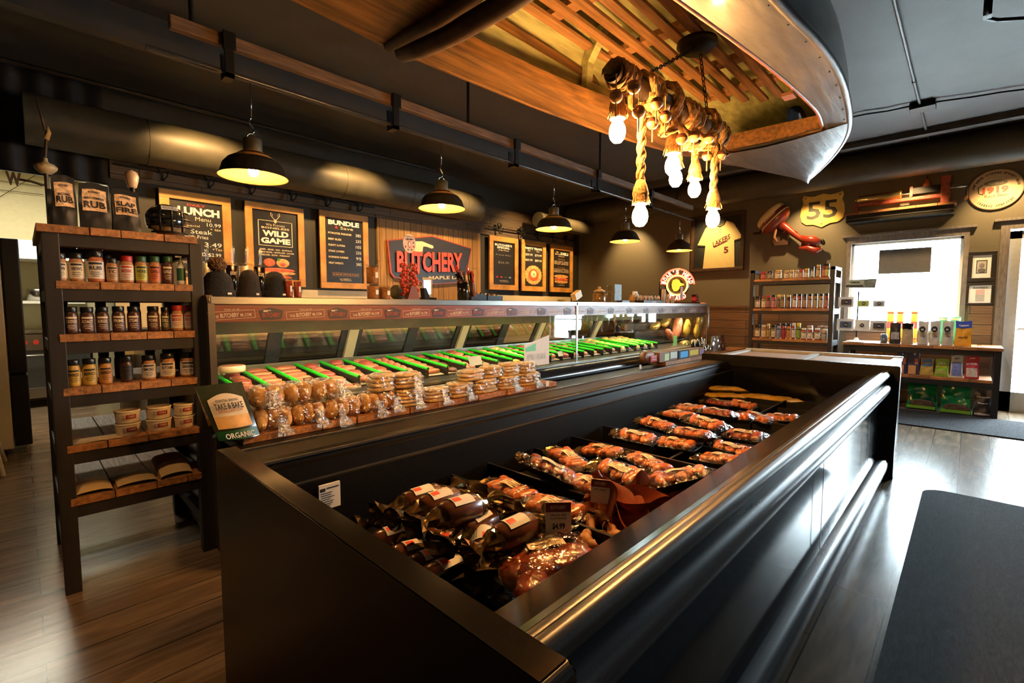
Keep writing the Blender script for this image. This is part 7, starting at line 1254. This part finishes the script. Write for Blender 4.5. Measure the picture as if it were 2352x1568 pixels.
def twist(pts, r, name='rope', mt=ROPE, strands=3):
    """laid rope: strands spiralling round a path"""
    pts = [V(p) for p in pts]; N = len(pts); m = MB(); L = [0]
    for a, b in zip(pts, pts[1:]): L.append(L[-1] + (b - a).length)
    fr = []; up = None
    for i, p in enumerate(pts):
        t = (pts[min(i + 1, N - 1)] - pts[max(i - 1, 0)]).normalized(); up = up or t.orthogonal(); up = (up - t * up.dot(t)).normalized(); fr.append((up, t.cross(up)))
    for s_ in range(strands):
        m.tube([p + (fr[i][0] * math.cos(L[i] / (r * 1.6) + s_ * 2 * PI / strands) + fr[i][1] * math.sin(L[i] / (r * 1.6) + s_ * 2 * PI / strands)) * r * .5 for i, p in enumerate(pts)], r * .56, mt, 6)
    return m.build(name, t_)
random.seed(21)
for k, (t0, t1, turns, rr_) in enumerate(((.0, .12, 4, .044), (.17, .3, 2, .058), (.37, .44, 1, .066), (.52, .68, 3, .058), (.78, .86, 1, .066), (.9, 1.0, 2, .054))):
    n = turns * 14; twist([lp(t0 + (t1 - t0) * i / n) + V((0, rr_ * math.cos(2 * PI * i / 14), rr_ * math.sin(2 * PI * i / 14) - (.012 if k % 2 else 0))) for i in range(n + 1)], .017 if k else .009, 'rope_wrap', ROPE if k % 2 else ROPED)
for k, (t0, t1, dp) in enumerate(((.2, .42, .12), (.45, .62, .13), (.6, .8, .1), (.82, .97, .11))):
    twist([lp(t0 + (t1 - t0) * i / 16) + V((0, -.05 + .02 * math.sin(i), -.03 - dp * math.sin(PI * i / 16))) for i in range(17)], .015, 'rope_loop', ROPED if k % 2 else ROPE)
for a, q in ((.22, (-.03, 0)), (.86, (.04, 0))):
    e = lp(a) + V((0, 0, .05)); s_ = V((pc.x + q[0], CY_ + .02, 2.41)); d_ = (e - s_); n = int(d_.length / .022); m = MB()
    for i in range(n):
        p = s_ + d_ * ((i + .5) / n); dn = d_.normalized(); sd = dn.cross(V((.3, 1, .2))).normalized() if i % 2 else dn.cross(dn.cross(V((.3, 1, .2)))).normalized()
        m.tube([p + dn * .014 * math.cos(w) + sd * .007 * math.sin(w) for w in [2 * PI * z / 8 for z in range(8)]], .0025, BLKM, 5, True)
    m.build('chain', t_)
BU = [(1418, 300, .96, 235), (1470, 494, .93, 255), (1545, 378, .90, 240), (1552, 408, 1.0, 250), (1595, 433, .96, 300), (1637, 501, .88, 320)]
for k, (u, v, y, vt) in enumerate(BU):
    c = PY(u, v, y); top = PY(u - 2, vt, y); r = (.0305, .0305, .031, .0295, .029, .0305)[k]
    s_ = c.z + r * 1.35
    so_ = MB().lathe([(r * .95, 0), (r * .98, .006), (r * .8, .01), (.001, .012)], WHITE, 16, (c.x, c.y, s_)).build('socket', t_); MB().lathe([(a, b) for a, b in bulb_prof(r, r * 2.9)], BULB, 16, c).build('bulb', so_)
    if k: twist([(c.x + .003 * math.sin(i), c.y, s_ + .075 + (top.z + .04 - s_ - .075) * i / 40) for i in range(41)], .0165, 'hanging_rope')
    MB().lathe([(r * .98, .004), (r * .9, .02), (r * 1.02, .04), (r * .85, .065), (r * .5, .09), (.001, .095)], ROPE if k else ROPED, 14, (c.x, c.y, s_)).build('rope_end', t_); re_ = SC.collection.objects[-1]
    m = MB(); random.seed(k)
    for q in range(16): a = R_(0, 2 * PI); m.tube([(c.x + r * .95 * math.cos(a), c.y + r * .95 * math.sin(a), s_ + .03), (c.x + r * 1.25 * math.cos(a), c.y + r * 1.25 * math.sin(a), s_ - .002 + R_(0, .012))], .0012, ROPE, 4)
    m.build('frayed_fibres', re_)
BT = mat('bobber_brown', (.10, .03, .015), .35, noise=.1, coat=.4); BB = mat('bobber_tan', (.5, .28, .10), .4, noise=.1, coat=.3)
for k, (u, v, y) in enumerate(((1415, 221, .88), (1456, 200, .83), (1467, 257, .85), (1508, 238, .84), (1526, 245, .9), (1528, 268, .84), (1499, 283, .88), (1566, 319, .84), (1594, 314, .84), (1590, 337, .9), (1628, 318, .84), (1624, 358, .9), (1655, 357, .86))):
    c = PY(u, v, y); r = .0225; t2 = MB().lathe([(.001, -r), (r * .6, -r * .8), (r * .92, -r * .4), (r, 0)], BB, 16, c).lathe([(r, 0), (r * .92, r * .4), (r * .6, r * .8), (.001, r)], BT, 16, c).cyl(c + V((0, 0, -r)), c + V((0, 0, -r - .045)), .0028, BB, 6).cyl(c + V((0, 0, r)), c + V((0, 0, r + .05)), .002, ROPE, 5); t2.build('bobber', t_)
# ================================================================== FLOOR MATS
CARP = mat('charcoal_carpet', (.04, .041, .047), .95, noise=.75, scale=22, stretch=(1, 4, 1), bump=1, bscale=260)
def rug(x0, x1, y0, y1, r, lab):
    P = [];
    for cx_, cy_, a0 in ((x1 - r, y1 - r, 0), (x0 + r, y1 - r, PI / 2), (x0 + r, y0 + r, PI), (x1 - r, y0 + r, 1.5 * PI)): P += [(cx_ + r * math.cos(a0 + PI / 2 * i / 6), cy_ + r * math.sin(a0 + PI / 2 * i / 6)) for i in range(7)]
    tag(MB().prism(P, (0, 0, .012), X1, Y1, .0115, CARP, BLKM).build('floor_mat', at=((x0 + x1) / 2, (y0 + y1) / 2, 0)), lab, 'mat')
rug(1.2, 4.28, -1.1, .17, .12, 'charcoal carpet runner with rounded corner beside the freezer')
rug(6.5, 7.48, -1.6, 1.2, .05, 'dark grey entrance mat in front of the console table')
